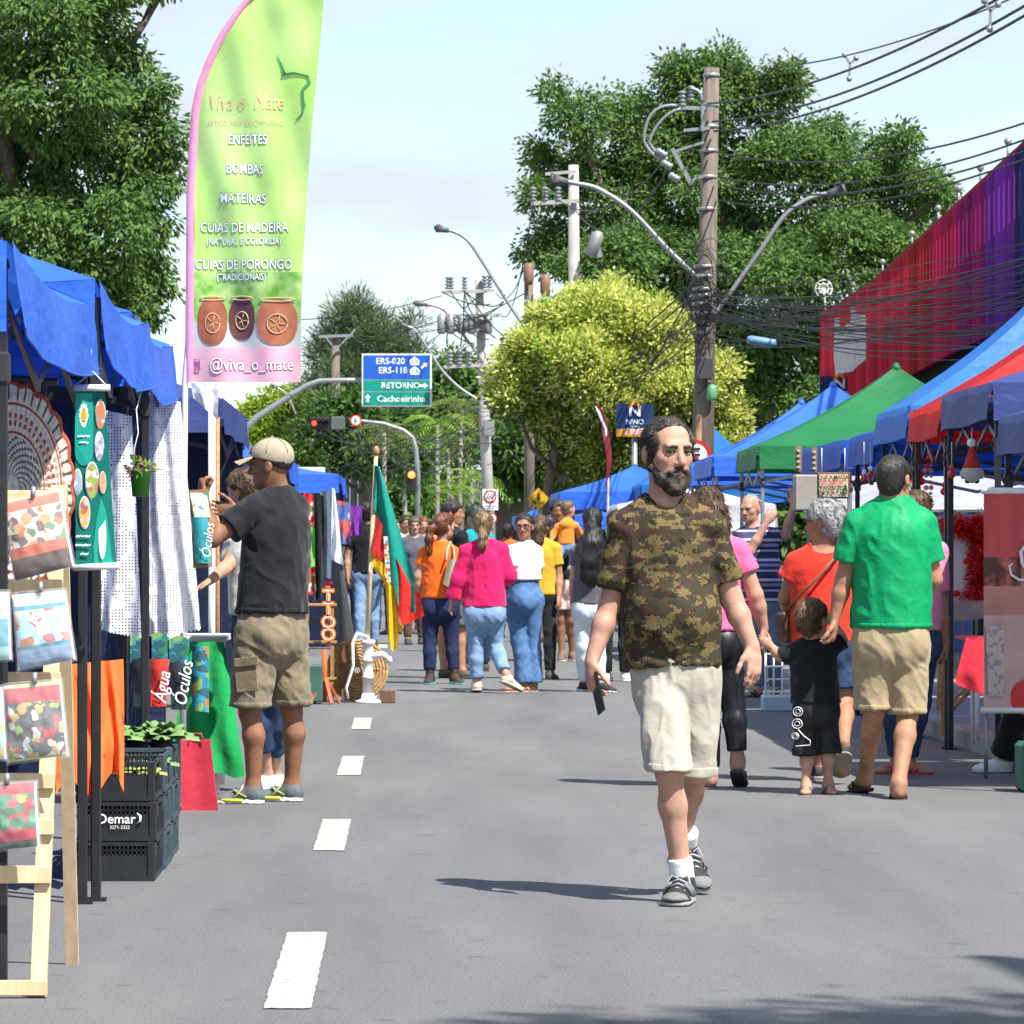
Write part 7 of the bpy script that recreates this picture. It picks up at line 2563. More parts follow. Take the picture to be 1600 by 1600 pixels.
def pack(label, tl, tr, br, bl, Y, bands, tilt=0.0, film=True):
    """folded towel in a clear film sleeve: cushion shaped slab with printed bands (fractions from the top)"""
    P = [at(*c, Y) for c in (tl, tr, br, bl)]
    root = thing("towel_pack", label, "towel pack", P[3].lerp(P[2], .5))

    def surf(u, v, d=0.0):
        p = P[0].lerp(P[1], u).lerp(P[3].lerp(P[2], u), v)
        bulge = .028 * (max(0, math.sin(math.pi * min(max(u, 0), 1))) ** .4) * (max(0, math.sin(math.pi * min(max(v, 0), 1))) ** .4)
        wr = .003 * float(vnoise(np.array([u * 7, v * 9, Y * 3 + tl[0]]), 1.0, 6))
        return p + Vector((0, -bulge - d - wr, 0))
    MB().sheet(lambda u, v: P[0].lerp(P[1], u).lerp(P[3].lerp(P[2], u), v) + Vector((0, .006, 0)), 1, 1).build("backing", M_white, root)
    y0 = 0
    for y1, m in bands:
        MB().sheet(lambda u, v, a=y0, b=y1: surf(.03 + .94 * u, a + (b - a) * v), 16, max(3, int((y1 - y0) * 24))).build("cloth_band", m, root)
        y0 = y1
    if film:
        MB().sheet(lambda u, v: surf(-.02 + 1.06 * u, -.04 + 1.07 * v, .010 + .006 * float(vnoise(np.array([u * 11, v * 11, Y]), 1.0, 9))), 20, 20).build("film_sleeve", M_plastic_clear, root)
    MB().tube([P[0].lerp(P[1], .55) + Vector((0, -.02, .0)), P[0].lerp(P[1], .55) + Vector((0, -.012, .03))], .008, 6).build("clip", M_grey_metal, root)
    return root


C_or, C_br = cloth("towel_orange", (.62, .10, .035)), cloth("towel_brown", (.085, .03, .02))
P_harv = patches("print_harvest", ((.70, .62, .52), (.10, .24, .10), (.62, .16, .03), (.16, .06, .06), (.72, .68, .6), (.65, .28, .08)), 38, (.7, .62, .5))
pack("orange and brown towel pack with pumpkin print on the rack", (2, 788), (94, 768), (116, 884), (22, 908), 12.1, [(.13, C_or), (.60, P_harv), (.74, C_or), (1, C_br)])
P_cake = patches("print_bakery", ((.45, .70, .78), (.55, .75, .82), (.60, .22, .12), (.70, .55, .45), (.55, .78, .84), (.55, .10, .14)), 26, (.45, .70, .78))
C_aqua, C_teal, C_dus = cloth("towel_aqua", (.50, .70, .78)), cloth("towel_teal_band", (.05, .30, .38)), cloth("towel_dusty_blue", (.23, .34, .52))
pack("pale blue towel pack with bakery print on the rack", (18, 930), (102, 922), (118, 1030), (28, 1048), 12.0, [(.16, cloth("towel_white", (.7, .72, .75))), (.22, C_teal), (.70, P_cake), (.75, C_teal), (1, C_dus)])
pack("sea green towel pack cut off by the left edge beside the bakery print", (-70, 925), (14, 925), (18, 1030), (-70, 1040), 11.98, [(.4, cloth("towel_mint", (.35, .6, .55))), (.8, C_teal), (1, cloth("towel_mint", (.35, .6, .55)))])
P_spice = patches("print_kitchen", ((.06, .065, .075), (.5, .04, .05), (.10, .11, .12), (.6, .6, .55), (.3, .42, .08), (.08, .085, .09), (.55, .38, .10)), 42, (.05, .055, .06))
C_cr, C_li = cloth("towel_crimson", (.45, .012, .03)), cloth("towel_lime", (.45, .55, .15))
pack("red and charcoal towel pack with kitchen print on the rack", (6, 1072), (95, 1064), (107, 1180), (12, 1192), 11.92, [(.04, C_li), (.24, C_cr), (.97, P_spice), (1, C_li)])
pack("flowered towel pack cut off by the left edge beside the kitchen print", (-70, 1076), (4, 1074), (10, 1186), (-70, 1190), 11.9, [(.3, C_aqua), (1, patches("print_flowers", ((.45, .65, .7), (.65, .45, .06), (.3, .5, .45)), 24, (.5, .68, .74)))])
P_gift = patches("print_gifts", ((.02, .20, .08), (.50, .02, .04), (.55, .42, .06), (.03, .28, .12), (.6, .12, .2), (.02, .16, .06)), 40, (.02, .12, .05))
pack("red and green towel pack with Christmas gifts print, lowest on the rack", (-42, 1228), (56, 1222), (62, 1322), (-40, 1332), 11.86, [(.16, C_cr), (.70, P_gift), (.88, C_cr), (1, cloth("towel_forest", (.015, .05, .03)))])

M_orange_cl = mat("orange_cloth", (.62, .12, .02), .8, .1, 16, .001, 200, c2=(.30, .055, .012), thr=(.60, .66))
o, _ = drape("orange_tablecloth", (86, 1040), (192, 1030), (196, 1215), (90, 1240), (15.7, 15.9, 15.6, 15.5), M_orange_cl, base=at(130, 1250, 15.6), wave=.07, freq=19, seed=2,
             edge=lambda u, v: Vector((0, 0, (-.07 * max(0, (u - .75) * 4) + .05 * math.sin(u * 9)) * v)))
tag(o, "orange patterned cloth draped over a stand behind the rack", "cloth")
tb = thing("craft_table", "dark trestle table in the shade under the nearest blue tent", "table", Vector((-2.3, 14.6, 0)))
MB().box((-2.4, 14.75, .74), (2.1, .6, .04), bev=.004).build("table_top", M_dark_wood, tb)
for x in (-3.3, -1.5):
    for y in (14.5, 15.0):
        MB().box((x, y, .36), (.05, .05, .72)).build("leg", M_dark_wood, tb)

# crates with succulents
def crate_mesh():
    m = MB()
    w, d, h = .30, .54, .152
    for sx in (-1, 1):
        for sy in (-1, 1):
            m.box((sx * (w / 2 - .014), sy * (d / 2 - .014), h / 2), (.028, .028, h), bev=.003)
    for sy in (-1, 1):
        y = sy * (d / 2 - .006)
        m.box((0, y, h - .010), (w - .02, .014, .014))
        m.box((0, y, .012), (w - .02, .012, .022))
        m.box((0, y + sy * .002, .06), (w - .06, .006, .075))
        for k in range(15):
            m.box((-w / 2 + .035 + k * (w - .07) / 14, y, h * .5), (.006, .008, h - .02))
        for z in (.035, .1, .118):
            m.box((0, y, z), (w - .03, .008, .006))
    for sx in (-1, 1):
        x = sx * (w / 2 - .006)
        m.box((x, 0, .012), (.012, d - .02, .022))
        m.box((x, 0, h - .010), (.014, d - .3, .014))
        for sy in (-1, 1):
            m.box((x, sy * (d / 2 - .08), h - .035), (.012, .14, .05))
        m.box((x, 0, .075), (.006, d - .1, .05))
        for k in range(20):
            m.box((x, -d / 2 + .035 + k * (d - .07) / 19, h * .42), (.008, .006, h * .72))
    m.box((0, 0, .006), (w - .03, d - .03, .008))
    return m


M_crate_k = mat("crate_black", (.016, .018, .021), .5, .2, 20, .0006, 80)
M_crate_b = mat("crate_slate", (.045, .07, .085), .5, .2, 20, .0006, 80)
cm = crate_mesh()
c0 = cm.build("plastic_crate", M_crate_k)
c1m = c0.data.copy()
c1m.materials[0] = M_crate_b
rows = (("front stack", 16.32), ("middle stack", 16.90), ("back stack", 17.48))
lev = ("bottom", "middle", "top")
first = True
for ri, (rn, yy) in enumerate(rows):
    for k in range(3):
        o = c0 if first else c0.copy()
        if not first:
            col.objects.link(o)
        first = False
        if ri:
            o.data = c1m
        o.location = (-1.118 + .006 * ((ri + k) % 2), yy, .153 * k + .0)
        if ri == 0 and k == 1:
            lg = o
        tag(o, "%s plastic crate, %s of the %s beside the black tent posts" % ("black" if ri == 0 else "slate blue", lev[k], rn), "crate", "stacked crates")
text_part("Oemar", .052, (-1.115, 16.040, .238), XR, ZU, M_white, lg, offset=.01, sx=1.0)
text_part("3271-3323", .018, (-1.10, 16.040, .207), XR, ZU, M_white, lg)
sw = MB().tube([Vector((-1.035, 16.041, .262)), Vector((-1.022, 16.041, .25)), Vector((-1.022, 16.041, .232)), Vector((-1.036, 16.041, .222))], [.001, .006, .005, .001], 5)
sw.build("swoosh", M_white, lg)

M_succ = mat("succulent", (.09, .20, .055), .45, .2, 9, c2=(.22, .33, .12), spec=.4)
M_succ_p = mat("succulent_purple", (.14, .10, .11), .45, .2, 9, c2=(.26, .22, .20), spec=.4)
M_succ_l = mat("succulent_lime", (.30, .36, .06), .45, .2, 9, c2=(.42, .42, .10), spec=.4)


def rosette(label, c, r, m, n=22, tall=.6, seed=0):
    R = random.Random(seed)
    root = thing("succulent", label, "plant", Vector(c) - Vector((0, 0, .05)), "succulents in the crates")
    for k in range(n):
        t = k * 2.4
        el = .15 + 1.15 * (k / n)
        L = r * (1.05 - .62 * k / n) * R.uniform(.9, 1.1)
        d = Vector((math.cos(t) * math.cos(el), math.sin(t) * math.cos(el), math.sin(el) * tall + .12))
        s = Vector((-math.sin(t), math.cos(t), 0))
        nn = s.cross(d).normalized()
        w = L * .34
        lf = MB().sheet(lambda u, v: Vector(c) + d * (L * v) + s * ((u - .5) * 2 * w * (math.sin(math.pi * min(1, .12 + .8 * v ** 1.2)) ** .8)) - nn * (.35 * w * (1 - (2 * u - 1) ** 2) * 1.0) + nn * (.25 * L * v * v), 4, 6)
        lf.build("leaf", m, root)
    MB().lathe(Vector(c) - Vector((0, 0, .075)), [(.03, 0), (.042, .05), (.046, .07)], 12).build("pot", M_black, root)


zt = .153 * 3
for i, (x, y, r, m, lb, tl) in enumerate((
        (-1.23, 17.3, .13, M_succ, "large pale green succulent leftmost in the back crate", .8), (-1.13, 17.45, .145, M_succ, "widest pale green succulent in the middle of the back crate", .75),
        (-1.02, 17.35, .135, M_succ, "pale green succulent at the right of the back crate", .7), (-1.03, 17.62, .13, M_succ, "tall green succulent at the far right of the back crate", 1.0),
        (-1.16, 16.85, .12, M_succ_p, "purple grey succulent in the middle crate", .6), (-1.04, 16.9, .11, M_succ, "small green succulent right in the middle crate", .6),
        (-1.2, 16.25, .085, M_succ_l, "small lime succulent left in the front crate", .6), (-1.1, 16.3, .08, M_succ, "small green succulent mid front crate", .6), (-1.02, 16.22, .09, M_succ_l, "spreading lime succulent right in the front crate", .6))):
    rosette(lb, (x, y, zt - .06 if i > 3 else zt + .02), r, m, 20, tl, i)

# green hanging pot, plaque, bags, cloth, red bag
hp = thing("hanging_pot", "small green printed hanging pot with flowers on the black post", "flower pot", at(218, 778, 17.35))
pA, pB = at(203, 736, 17.35), at(236, 776, 17.35)
MB().lathe(Vector(((pA.x + pB.x) / 2, 17.35, pB.z)), [(.034, 0), (.044, .105), (.047, .108)], 4 * 4).build("pot", mat("pot_green_print", (.05, .24, .02), .5, .2, 14, c2=(.20, .12, .16), thr=(.58, .7)), hp)
Vv, Qq, Mi = leaf_cloud([(Vector(((pA.x + pB.x) / 2, 17.35, pA.z + .012)), (.05, .045, .03))], 26, 6, .028, .012, 5, spread=.02, pick=lambda P, d, rr, R: (R.rand(len(P)) < .3).astype(int))
link_mesh("flowers", np_mesh("flowers", Vv, Qq, [M_leaf_bright, mat("petal_purple", (.35, .05, .22), .6, .2)], smooth=False, mat_idx=Mi), hp)
MB().tube([at(209, 738, 17.35), at(210, 700, 17.35), at(216, 676, 17.35), at(213, 640, 17.4), at(224, 600, 17.5)], .0025, 5).build("hanging_wire", M_rope, hp)

pq = thing("glasses_holder_plaque", "teal fabric glasses holder with white lettering on a wooden board", "holder", at(312, 892, 20.3))
MB().slab(lambda u, v: at(296 + 30 * u + 6 * v, 766 + 122 * v - 2 * u, 20.3), 2, 4, (0, 1, 0), .012).build("board", M_mid_wood, pq)
MB().sheet(lambda u, v: at(297 + 26 * u + 6 * v, 770 + 38 * v, 20.285), 4, 4).build("printed_top", patches("plaque_print", ((.6, .75, .78), (.7, .78, .8), (.05, .35, .38), (.7, .35, .1)), 30, (.6, .75, .78)), pq)
MB().sheet(lambda u, v: at(299 + 25 * u + 6 * v, 808 + 72 * v, 20.285 - .02 * math.sin(math.pi * u)), 8, 6).build("pouch", cloth("pouch_teal", (.04, .30, .34)), pq)
text_part("Óculos", .065, at(322, 872, 20.255), (.12, 0, 1), (-1, 0, .12), M_white, pq, sx=.9, shear=.25, align='LEFT')

tr_ = [((205, 1000), "dark", None), ((232, 1000), "red", "Água"), ((264, 1005), "charcoal", "Óculos"), ((300, 1000), "floral", None)]
P_trop = patches("print_tropical", ((.02, .18, .30), (.05, .35, .45), (.02, .20, .10), (.20, .35, .08), (.6, .15, .03), (.02, .10, .12)), 22, (.03, .25, .32))
for (x, y), n_, tx in tr_:
    bg_ = thing("car_organiser_bag", {"dark": "dark fabric organiser bag leftmost under the crochet", "red": "red organiser pouch lettered for water under the white crochet", "charcoal": "charcoal organiser pouch lettered for glasses under the white crochet", "floral": "turquoise tropical print organiser bag beside the green cloth"}[n_], "bag", at(x + 14, y + 112, 19.6))
    mm = {"dark": cloth("bag_dark", (.02, .03, .032)), "red": cloth("bag_red", (.60, .04, .03)), "charcoal": cloth("bag_char", (.03, .045, .05)), "floral": P_trop}[n_]
    if n_ == "floral":
        MB().slab(lambda u, v: at(x + 26 * u, y + 8 + 102 * v + 3 * u, 19.6 - .03 * math.sin(math.pi * u)), 8, 6, (0, 1, 0), .03).build("bag_body", mm, bg_)
    else:
        MB().sheet(lambda u, v: at(x - 2 + 34 * u, y - 4 + 40 * v - 8 * math.sin(3.1 * u), 19.62), 8, 4).build("bag_back", P_trop, bg_)
        MB().slab(lambda u, v: at(x + 2 + 30 * u - 6 * v * (u - .2), y + 30 + 74 * v, 19.58 - .03 * math.sin(math.pi * u) * math.sin(math.pi * min(1, v + .25))), 8, 6, (0, 1, 0), .02).build("pouch", mm, bg_)
    if tx:
        text_part(tx, .085, at(x + 18, y + 98, 19.535), (.16, 0, 1), (-1, 0, .16), M_white, bg_, sx=.85, shear=.3, align='LEFT', offset=.006)
M_green_cl = cloth("green_tablecloth", (.01, .30, .075), trans=.1)
o, _ = drape("green_tablecloth", (300, 1003), (350, 1003), (383, 1208), (255, 1225), (21.9, 21.9, 21.7, 21.7), M_green_cl, base=at(330, 1225, 21.7), wave=.035, freq=12, seed=7, nu=40,
             edge=lambda u, v: Vector((0, 0, .02 * math.sin(u * 12) * v)))
tag(o, "bright green cloth hanging to the ground beside the capped man", "cloth")
tb = thing("stall_table", "white-legged stall table under the green cloth", "table", Vector((-1.35, 22.4, 0)))
MB().box((-1.35, 22.35, .80), (.8, .75, .03), bev=.004).build("table_top", M_white_metal, tb)
for x, y in ((-1.7, 22.05), (-1.0, 22.05), (-1.7, 22.65), (-1.0, 22.65)):
    MB().tube([(x, y, 0), (x, y, .79)], .015, 8).build("leg", M_white_metal, tb)
rb = thing("paper_bag", "red paper gift bag standing on the road beside the crates", "paper bag", Vector((at(312, 0, 20.4).x, 20.4, 0)))
MB().slab(lambda u, v: at(283 + 57 * u * 1.0 + (-2 * u - 0) * (1 - v) * 6 * (u > .5) * .0 - (1 - v) * 13 * u + 0, 1156 + 112 * v + 2 * math.sin(u * 3), 20.4 - .012 * abs(2 * u - 1)), 6, 6, (0, 1, 0), .12).build("bag_body", mat("red_paper", (.52, .03, .055), .6, .08, 4, .012, 7), rb)
for dx in (0,):
    MB().tube([at(297, 1157, 20.38), at(299, 1146, 20.38), at(314, 1146, 20.38), at(318, 1157, 20.38)], .004, 5).build("handle", mat("red_paper", (.56, .035, .06)), rb)


# ------------------------------------------------------------------ feather flag
def feather_flag():
    Y = 20.95
    base = Vector((at(286, 0, Y).x, Y, 0))
    root = thing("feather_flag", "tall green feather flag with pink edge advertising mate gourds", "flag", base)
    LE = ([-75, -60, -40, 0, 25, 50, 75, 100, 130, 170, 300, 597], [472, 452, 428, 393, 374, 357, 343, 332, 321, 312, 304, 302])
    RE = ([-75, -60, 0, 100, 200, 300, 400, 500, 597], [478, 498, 506, 497, 487, 480, 474, 470, 470])
    le = lambda y: float(np.interp(y, *LE))
    re = lambda y: float(np.interp(y, *RE))

    def dep(x, y):
        u = (x - 300) / 190
        return .020 * math.sin(u * 7 + y * .012 + 1.2 * math.sin(y * .02)) + .011 * math.sin(u * 15 - y * .02) + .014 * float(vnoise(np.array([x * .022 - y * .008, y * .006, 1.]), 1.0, 12))
    M_g = mat("flag_green", (.47, .78, .17), .5, .1, 2.6, .001, 60, c2=(.62, .87, .31), trans=.4)
    M_gr = mat("flag_grass_print", (.12, .36, .04), .5, .2, 14, c2=(.50, .72, .24), trans=.35)
    M_pk = mat("flag_pink", (.80, .36, .48), .5, .08, 8, c2=(.84, .56, .62), trans=.3)
    M_bw = mat("flag_pale_print", (.60, .60, .58), .5, .05, 6, trans=.3)
    def fn(u, v):
        y = -75 + 672 * v
        x = le(y) + (re(y) - le(y)) * u
        return at(x, y, Y + dep(x, y))
    bands = [(-75, 425, M_g, "green_field", 60), (425, 505, M_gr, "grass_print", 10), (505, 543, M_bw, "pale_band", 5), (543, 597, M_pk, "pink_band", 6)]
    for y0, y1, m, n_, k in bands:
        MB().sheet(lambda u, v: fn(u, (y0 + (y1 - y0) * v + 75) / 672), 64, k * 2).build(n_, m, root)
    # pink sleeve and pole
    sl = MB()
    sl.sheet(lambda u, v: at(le(-75 + 672 * v) - 13 + 13 * u, -75 + 672 * v + 2 * math.sin(v * 160) * (v > .35), Y - .008 - .012 * math.sin(math.pi * u)), 6, 130)
    sl.build("pink_sleeve", mat("sleeve_pink", (.72, .26, .40), .55, .1, 20, .002, 60), root)
    pts = [base + Vector((0, 0, 0)), at(287, 800, Y), at(289, 600, Y)] + [at(le(y) - 7, y, Y + .004) for y in (500, 400, 300, 200, 150, 100, 60, 20, -30, -70)]
    MB().tube(pts, [.017, .017, .016] + [.012] * 6 + [.008] * 4, 8).build("pole", M_white_metal, root)
    on = lambda x, y, d=.006: at(x, y, Y + dep(x, y) - d * .35 - .002)
    warp = lambda q: Vector((q.x, Y + dep(VX + q.x * F / Y, VY - (q.z - HC) * F / Y) - .0055, q.z))
    warp2 = lambda q: Vector((q.x, Y + dep(VX + q.x * F / Y, VY - (q.z - HC) * F / Y) - .0035, q.z))
    M_nv = mat("flag_outline", (.015, .05, .10), .6, .1)
    k = Y / F / .70
    for tx, x, y, hh, sx in (("ENFEITES", 387, 219, 15, .93), ("BOMBAS", 383, 265, 15, .93), ("MATEIRAS", 380, 310.5, 15, .98), ("CUIAS DE MADEIRA", 382, 356, 15, .97), ("(NATURAL E COLORIDA)", 381, 377.5, 10.5, .92),
                             ("CUIAS DE PORONGO", 381, 414, 15, .97), ("(TRADICIONAIS)", 377, 433, 10.5, .92)):
        text_part(tx, hh * k, at(x, y, Y), XR, ZU, M_nv, root, sx=sx * .755, offset=.034, warp=warp2, name="lettering_outline")  # navy print outlining the white letters
        text_part(tx, hh * k, at(x, y, Y), XR, ZU, M_white, root, sx=sx * .755, offset=.002, warp=warp)
    M_coral = mat("flag_coral_ink", (.66, .40, .24), .6, .1)
    text_part("Viva o  Mate", 31 * k * .8, at(384, 160, Y), XR, ZU, M_coral, root, sx=.66, shear=.25, warp=warp)
    text_part("ARTIGOS PARA SEU CHIMARRÃO", 9 * k, at(385, 191, Y), XR, ZU, M_coral, root, sx=.62, warp=warp)
    text_part("@viva_o_mate", 19 * k, at(393, 570, Y), XR, ZU, mat("handle_outline", (.42, .13, .2), .6, .1), root, sx=.80, offset=.03, warp=warp2, name="lettering_outline")  # dark pink print outlining the white handle
    text_part("@viva_o_mate", 19 * k, at(393, 570, Y), XR, ZU, M_white, root, sx=.80, offset=.0, warp=warp)
    ic = MB()
    ic.tube([on(307 + 5 * a, 570 + 8 * b, .01) for a, b in ((-1, -1), (1, -1), (1, 1), (-1, 1), (-1, -1))], .003, 5)
    ic.tube([on(307 + 2.5 * math.cos(t), 570 + 4 * math.sin(t), .01) for t in np.linspace(0, 6.28, 10)], .0025, 5)
    ic.build("camera_mark", mat("icon_purple", (.4, .05, .3), .6, .1), root)
    vn = MB()
    vn.tube([on(x, y, .01) for x, y in ((434, 85), (440, 100), (445, 115), (441, 117), (460, 113), (482, 118), (484, 128), (473, 140), (474, 155), (476, 165), (472, 178), (462, 188))], [.002, .004, .006, .005, .006, .007, .008, .006, .006, .006, .004, .002], 6)
    vn.build("vine_drawing", mat("vine_green", (.05, .30, .10), .6, .1), root)
    M_g1 = mat("gourd_brown", (.20, .055, .03), .35, .2, 12, c2=(.32, .10, .05))
    M_g2 = mat("gourd_dark", (.09, .03, .025), .35, .2, 12, c2=(.15, .05, .035))
    M_g3 = mat("gourd_red", (.33, .10, .045), .35, .2, 12, c2=(.46, .17, .08))
    M_gold = mat("gourd_gold", (.55, .38, .18), .5, .1)
    for x, y, rx, ry, m in ((332, 502, 23, 37, M_g1), (378, 498, 20, 33, M_g2), (433, 503, 32, 36, M_g3)):
        g = MB()
        g.sheet(lambda a, k: on(x + k * rx * math.copysign(abs(math.cos(a * 6.2832)) ** .7, math.cos(a * 6.2832)) * (1 - .16 * abs(math.sin(a * 6.2832)) ** 3), y + k * ry * math.copysign(abs(math.sin(a * 6.2832)) ** .8, math.sin(a * 6.2832)), .008), 36, 8)
        gg = g.build("gourd_picture", m, root)
        e = MB()
        e.tube([on(x + rx * .86 * math.cos(t), y - ry * .97 + 3 * math.sin(t), .014) for t in np.linspace(0, 6.28, 16)], .003, 4)
        e.build("gourd_rim", M_gold, gg)
        e = MB()
        e.tube([on(x + rx * .5 * math.cos(t), y + 3 + ry * .42 * math.sin(t), .016) for t in np.linspace(0, 6.28, 18)], .003, 4)
        for q in range(5):
            t = q * 1.26
            e.tube([on(x, y + 3, .016), on(x + rx * .42 * math.cos(t), y + 3 + ry * .36 * math.sin(t), .016)], .002, 4)
        e.build("gourd_emblem", M_gold, gg)


feather_flag()
pl = thing("stall_pole", "white pole with bamboo cane standing left of the capped man", "pole", Vector((at(331, 0, 22.85).x, 22.85, 0)))
MB().tube([Vector((at(331, 0, 22.85).x, 22.85, 0)), at(331, 598, 22.85)], .02, 10).build("white_pole", M_white_metal, pl)
MB().tube([Vector((at(340, 0, 22.88).x, 22.88, 0)), at(340, 652, 22.88)], .012, 8).build("cane", M_mid_wood, pl)
o, _ = drape("white_pennant", (298, 598), (342, 600), (340, 656), (302, 622), 20.7, cloth("pennant_white", (.72, .73, .75), trans=.2), base=at(320, 600, 20.7), wave=.03, freq=8, nu=14, nv=10)
tag(o, "small white cloth pennant below the feather flag", "pennant")

# ------------------------------------------------------------------ goods in the middle of the left row
GYD = 34.6


def gaucho_flag():
    root = thing("state_flag", "green, red and yellow flag hanging from a wooden pole stuck in the pump", "flag", Vector((at(574, 0, GYD).x, GYD, .3)))
    MB().tube([at(573, 1030, GYD), at(580, 860, GYD), at(588, 704, GYD)], [.02, .019, .016], 8).build("pole", M_pine, root)
    MB().lathe(at(588, 712, GYD), [(.016, 0), (.03, .02), (.03, .05), (.012, .08)], 10).build("finial", M_mid_wood, root)

    def ribbon(name, L, Rr, m, dy, w=.03):
        n = 24
        py = lambda P, v: np.interp(v * (len(P) - 1), range(len(P)), [p[0] for p in P]), 0
        ip = lambda P, v, k: float(np.interp(v * (len(P) - 1), range(len(P)), [p[k] for p in P]))
        MB().sheet(lambda u, v: at(ip(L, v, 0) * (1 - u) + ip(Rr, v, 0) * u, ip(L, v, 1) * (1 - u) + ip(Rr, v, 1) * u, GYD + dy + w * math.sin(u * 6 + v * 5)), 12, n).build(name, m, root)
    G, Rd, Yl = cloth("flag_teal", (.01, .28, .22), trans=.15), cloth("flag_scarlet", (.62, .025, .02), trans=.15), cloth("flag_gold", (.78, .48, .01), trans=.15)
    ribbon("green_band", [(584, 727), (588, 775), (601, 845), (612, 900), (625, 958)], [(593, 728), (609, 780), (631, 850), (648, 905), (649, 957)], G, -.05)
    ribbon("green_fold", [(583, 728), (583, 760), (584, 795)], [(590, 728), (594, 770), (598, 822)], G, -.02)
    ribbon("red_band", [(584, 795), (584, 830), (582, 866)], [(598, 822), (600, 850), (601, 882)], Rd, -.03)
    ribbon("red_tip", [(610, 860), (614, 900), (620, 950), (628, 978)], [(624, 880), (642, 915), (656, 928), (663, 962)], Rd, -.06)
    ribbon("yellow_band", [(582, 866), (581, 885), (602, 912), (607, 1000), (613, 1018)], [(601, 882), (604, 900), (618, 920), (622, 990), (621, 1012)], Yl, -.04)
    ribbon("yellow_corner", [(614, 965), (622, 980)], [(628, 978), (630, 992)], Yl, -.03, .01)
    MB().sheet(lambda u, v: at(599 + 7 * u + 5 * v, 838 + 72 * v, GYD - .09), 3, 10).build("coat_of_arms", patches("arms_print", ((.6, .6, .55), (.1, .2, .35), (.6, .5, .1), (.5, .05, .05)), 40, (.6, .6, .58)), root)
    MB().tube([at(580, 875, GYD), at(577, 890, GYD - .05), at(583, 900, GYD - .06)], .006, 5).build("tie_cord", M_rope, root)


gaucho_flag()

M_pump = mat("pump_white_paint", (.70, .70, .69), .45, .1, 30, .002, 60)
pm = thing("hand_pump", "white cast iron hand water pump with curved handle standing on the road", "pump", Vector((at(575, 0, GYD).x, GYD, 0)))
c = Vector(pm.location)
z = lambda y: HC - (y - VY) * GYD / F
MB().lathe(c, [(.11, 0), (.11, .02), (.06, .035), (.05, .08)], 18).build("base", M_pump, pm)
MB().lathe(c, [(.045, .06), (.045, .2), (.05, .2), (.05, .225), (.042, .23), (.042, .34), (.05, .345), (.05, .365), (.045, .37), (.045, .48), (.06, .49), (.06, .52), (.02, .525)], 16).build("barrel", M_pump, pm)
MB().tube([c + Vector((0, 0, .38)), c + Vector((.12, -.02, .40)), c + Vector((.165, -.02, .38)), c + Vector((.175, -.02, .33))], [.036, .03, .03, .034], 10).build("spout", M_pump, pm)
MB().tube([at(578, 1015, GYD), at(574, 995, GYD - .03), at(558, 990, GYD - .05), at(551, 1005, GYD - .06), at(552, 1040, GYD - .06), at(541, 1075, GYD - .06), at(544, 1092, GYD - .06)], [.02, .018, .018, .016, .013, .013, .012], 8).build("handle", M_pump, pm)
MB().box(c + Vector((.16, .05, .055)), (.13, .12, .11), bev=.008).build("wood_block", M_dark_wood, pm)

rw = thing("straw_wheel", "round coil of woven straw leaning behind the white pump", "straw coil", Vector((at(555, 0, GYD + .5).x, GYD + .5, 0)))
cw = at(558, 1043, GYD + .45)
cw.z = .26
for k in range(9):
    r_ = .04 + .026 * k
    MB().tube([cw + Vector((r_ * math.cos(t), -.03 + .004 * math.sin(t * 23 + k) + .05 * r_ * math.sin(t), (r_ + .006 * math.sin(t * 19)) * math.sin(t))) for t in np.linspace(0, 6.283, 50)], .015, 6, cap=False).build("straw_coil", mat("straw", (.34, .20, .07), .9, .3, 30, .004, 60, c2=(.5, .34, .15)), rw)
MB().box(cw + Vector((-.1, -.08, -.02)), (.06, .03, .46)).build("plank", M_dark_wood, rw)

M_or = mat("orange_iron", (.52, .10, .03), .6, .2, 14, .001, 60)
js = thing("jack_stand", "orange iron stand with splayed feet beside the wooden shelf", "stand", Vector((at(507, 0, 34.4).x, 34.4, 0)))
ct = at(507, 1015, 34.4)
MB().tube([Vector((ct.x, 34.4, .02)), ct], .024, 10).build("column", M_or, js)
for a in (.3, 2.3, 3.6, 5.2):
    MB().bar(Vector((ct.x, 34.4, .24)), Vector((ct.x + .13 * math.cos(a), 34.4 + .13 * math.sin(a), .008)), .03, .015).build("foot", M_or, js)
ws = thing("wooden_shelf", "small open wooden shelf stand full of crafts behind the capped man", "shelf", Vector((at(498, 0, 34.9).x, 34.9, 0)))
for y in (945, 1003, 1060):
    MB().box(at(498, y, 34.9), (.30, .35, .02), bev=.003).build("shelf_board", M_mid_wood, ws)
for x, y in ((480, 34.75), (519, 34.75), (480, 35.05), (519, 35.05)):
    p = at(x, 940, y)
    MB().box((p.x, y, p.z / 2), (.03, .03, p.z)).build("post", M_mid_wood, ws)
sg = thing("letter_board", "orange outlined letters hung one under another beside the wooden shelf", "sign", Vector((at(512, 0, 34.6).x, 34.62, .45)))
flat_panel("board", 510, 915, 516, 1010, 34.62, M_mid_wood, sg, .02)
for tx, y in (("T", 932), ("T", 952), ("O", 973), ("O", 992)):
    text_part(tx, .145, at(513, y, 34.6), XR, ZU, mat("letter_orange", (.75, .22, .02), .5, .05), sg, offset=.07)
    text_part(tx, .145, at(513, y, 34.59), XR, ZU, M_white, sg, offset=-.02)
gc = MB()
c_ = at(480, 1070, 34.5)
gc.box((c_.x, 34.5, .17), (.26, .3, .30), bev=.01)
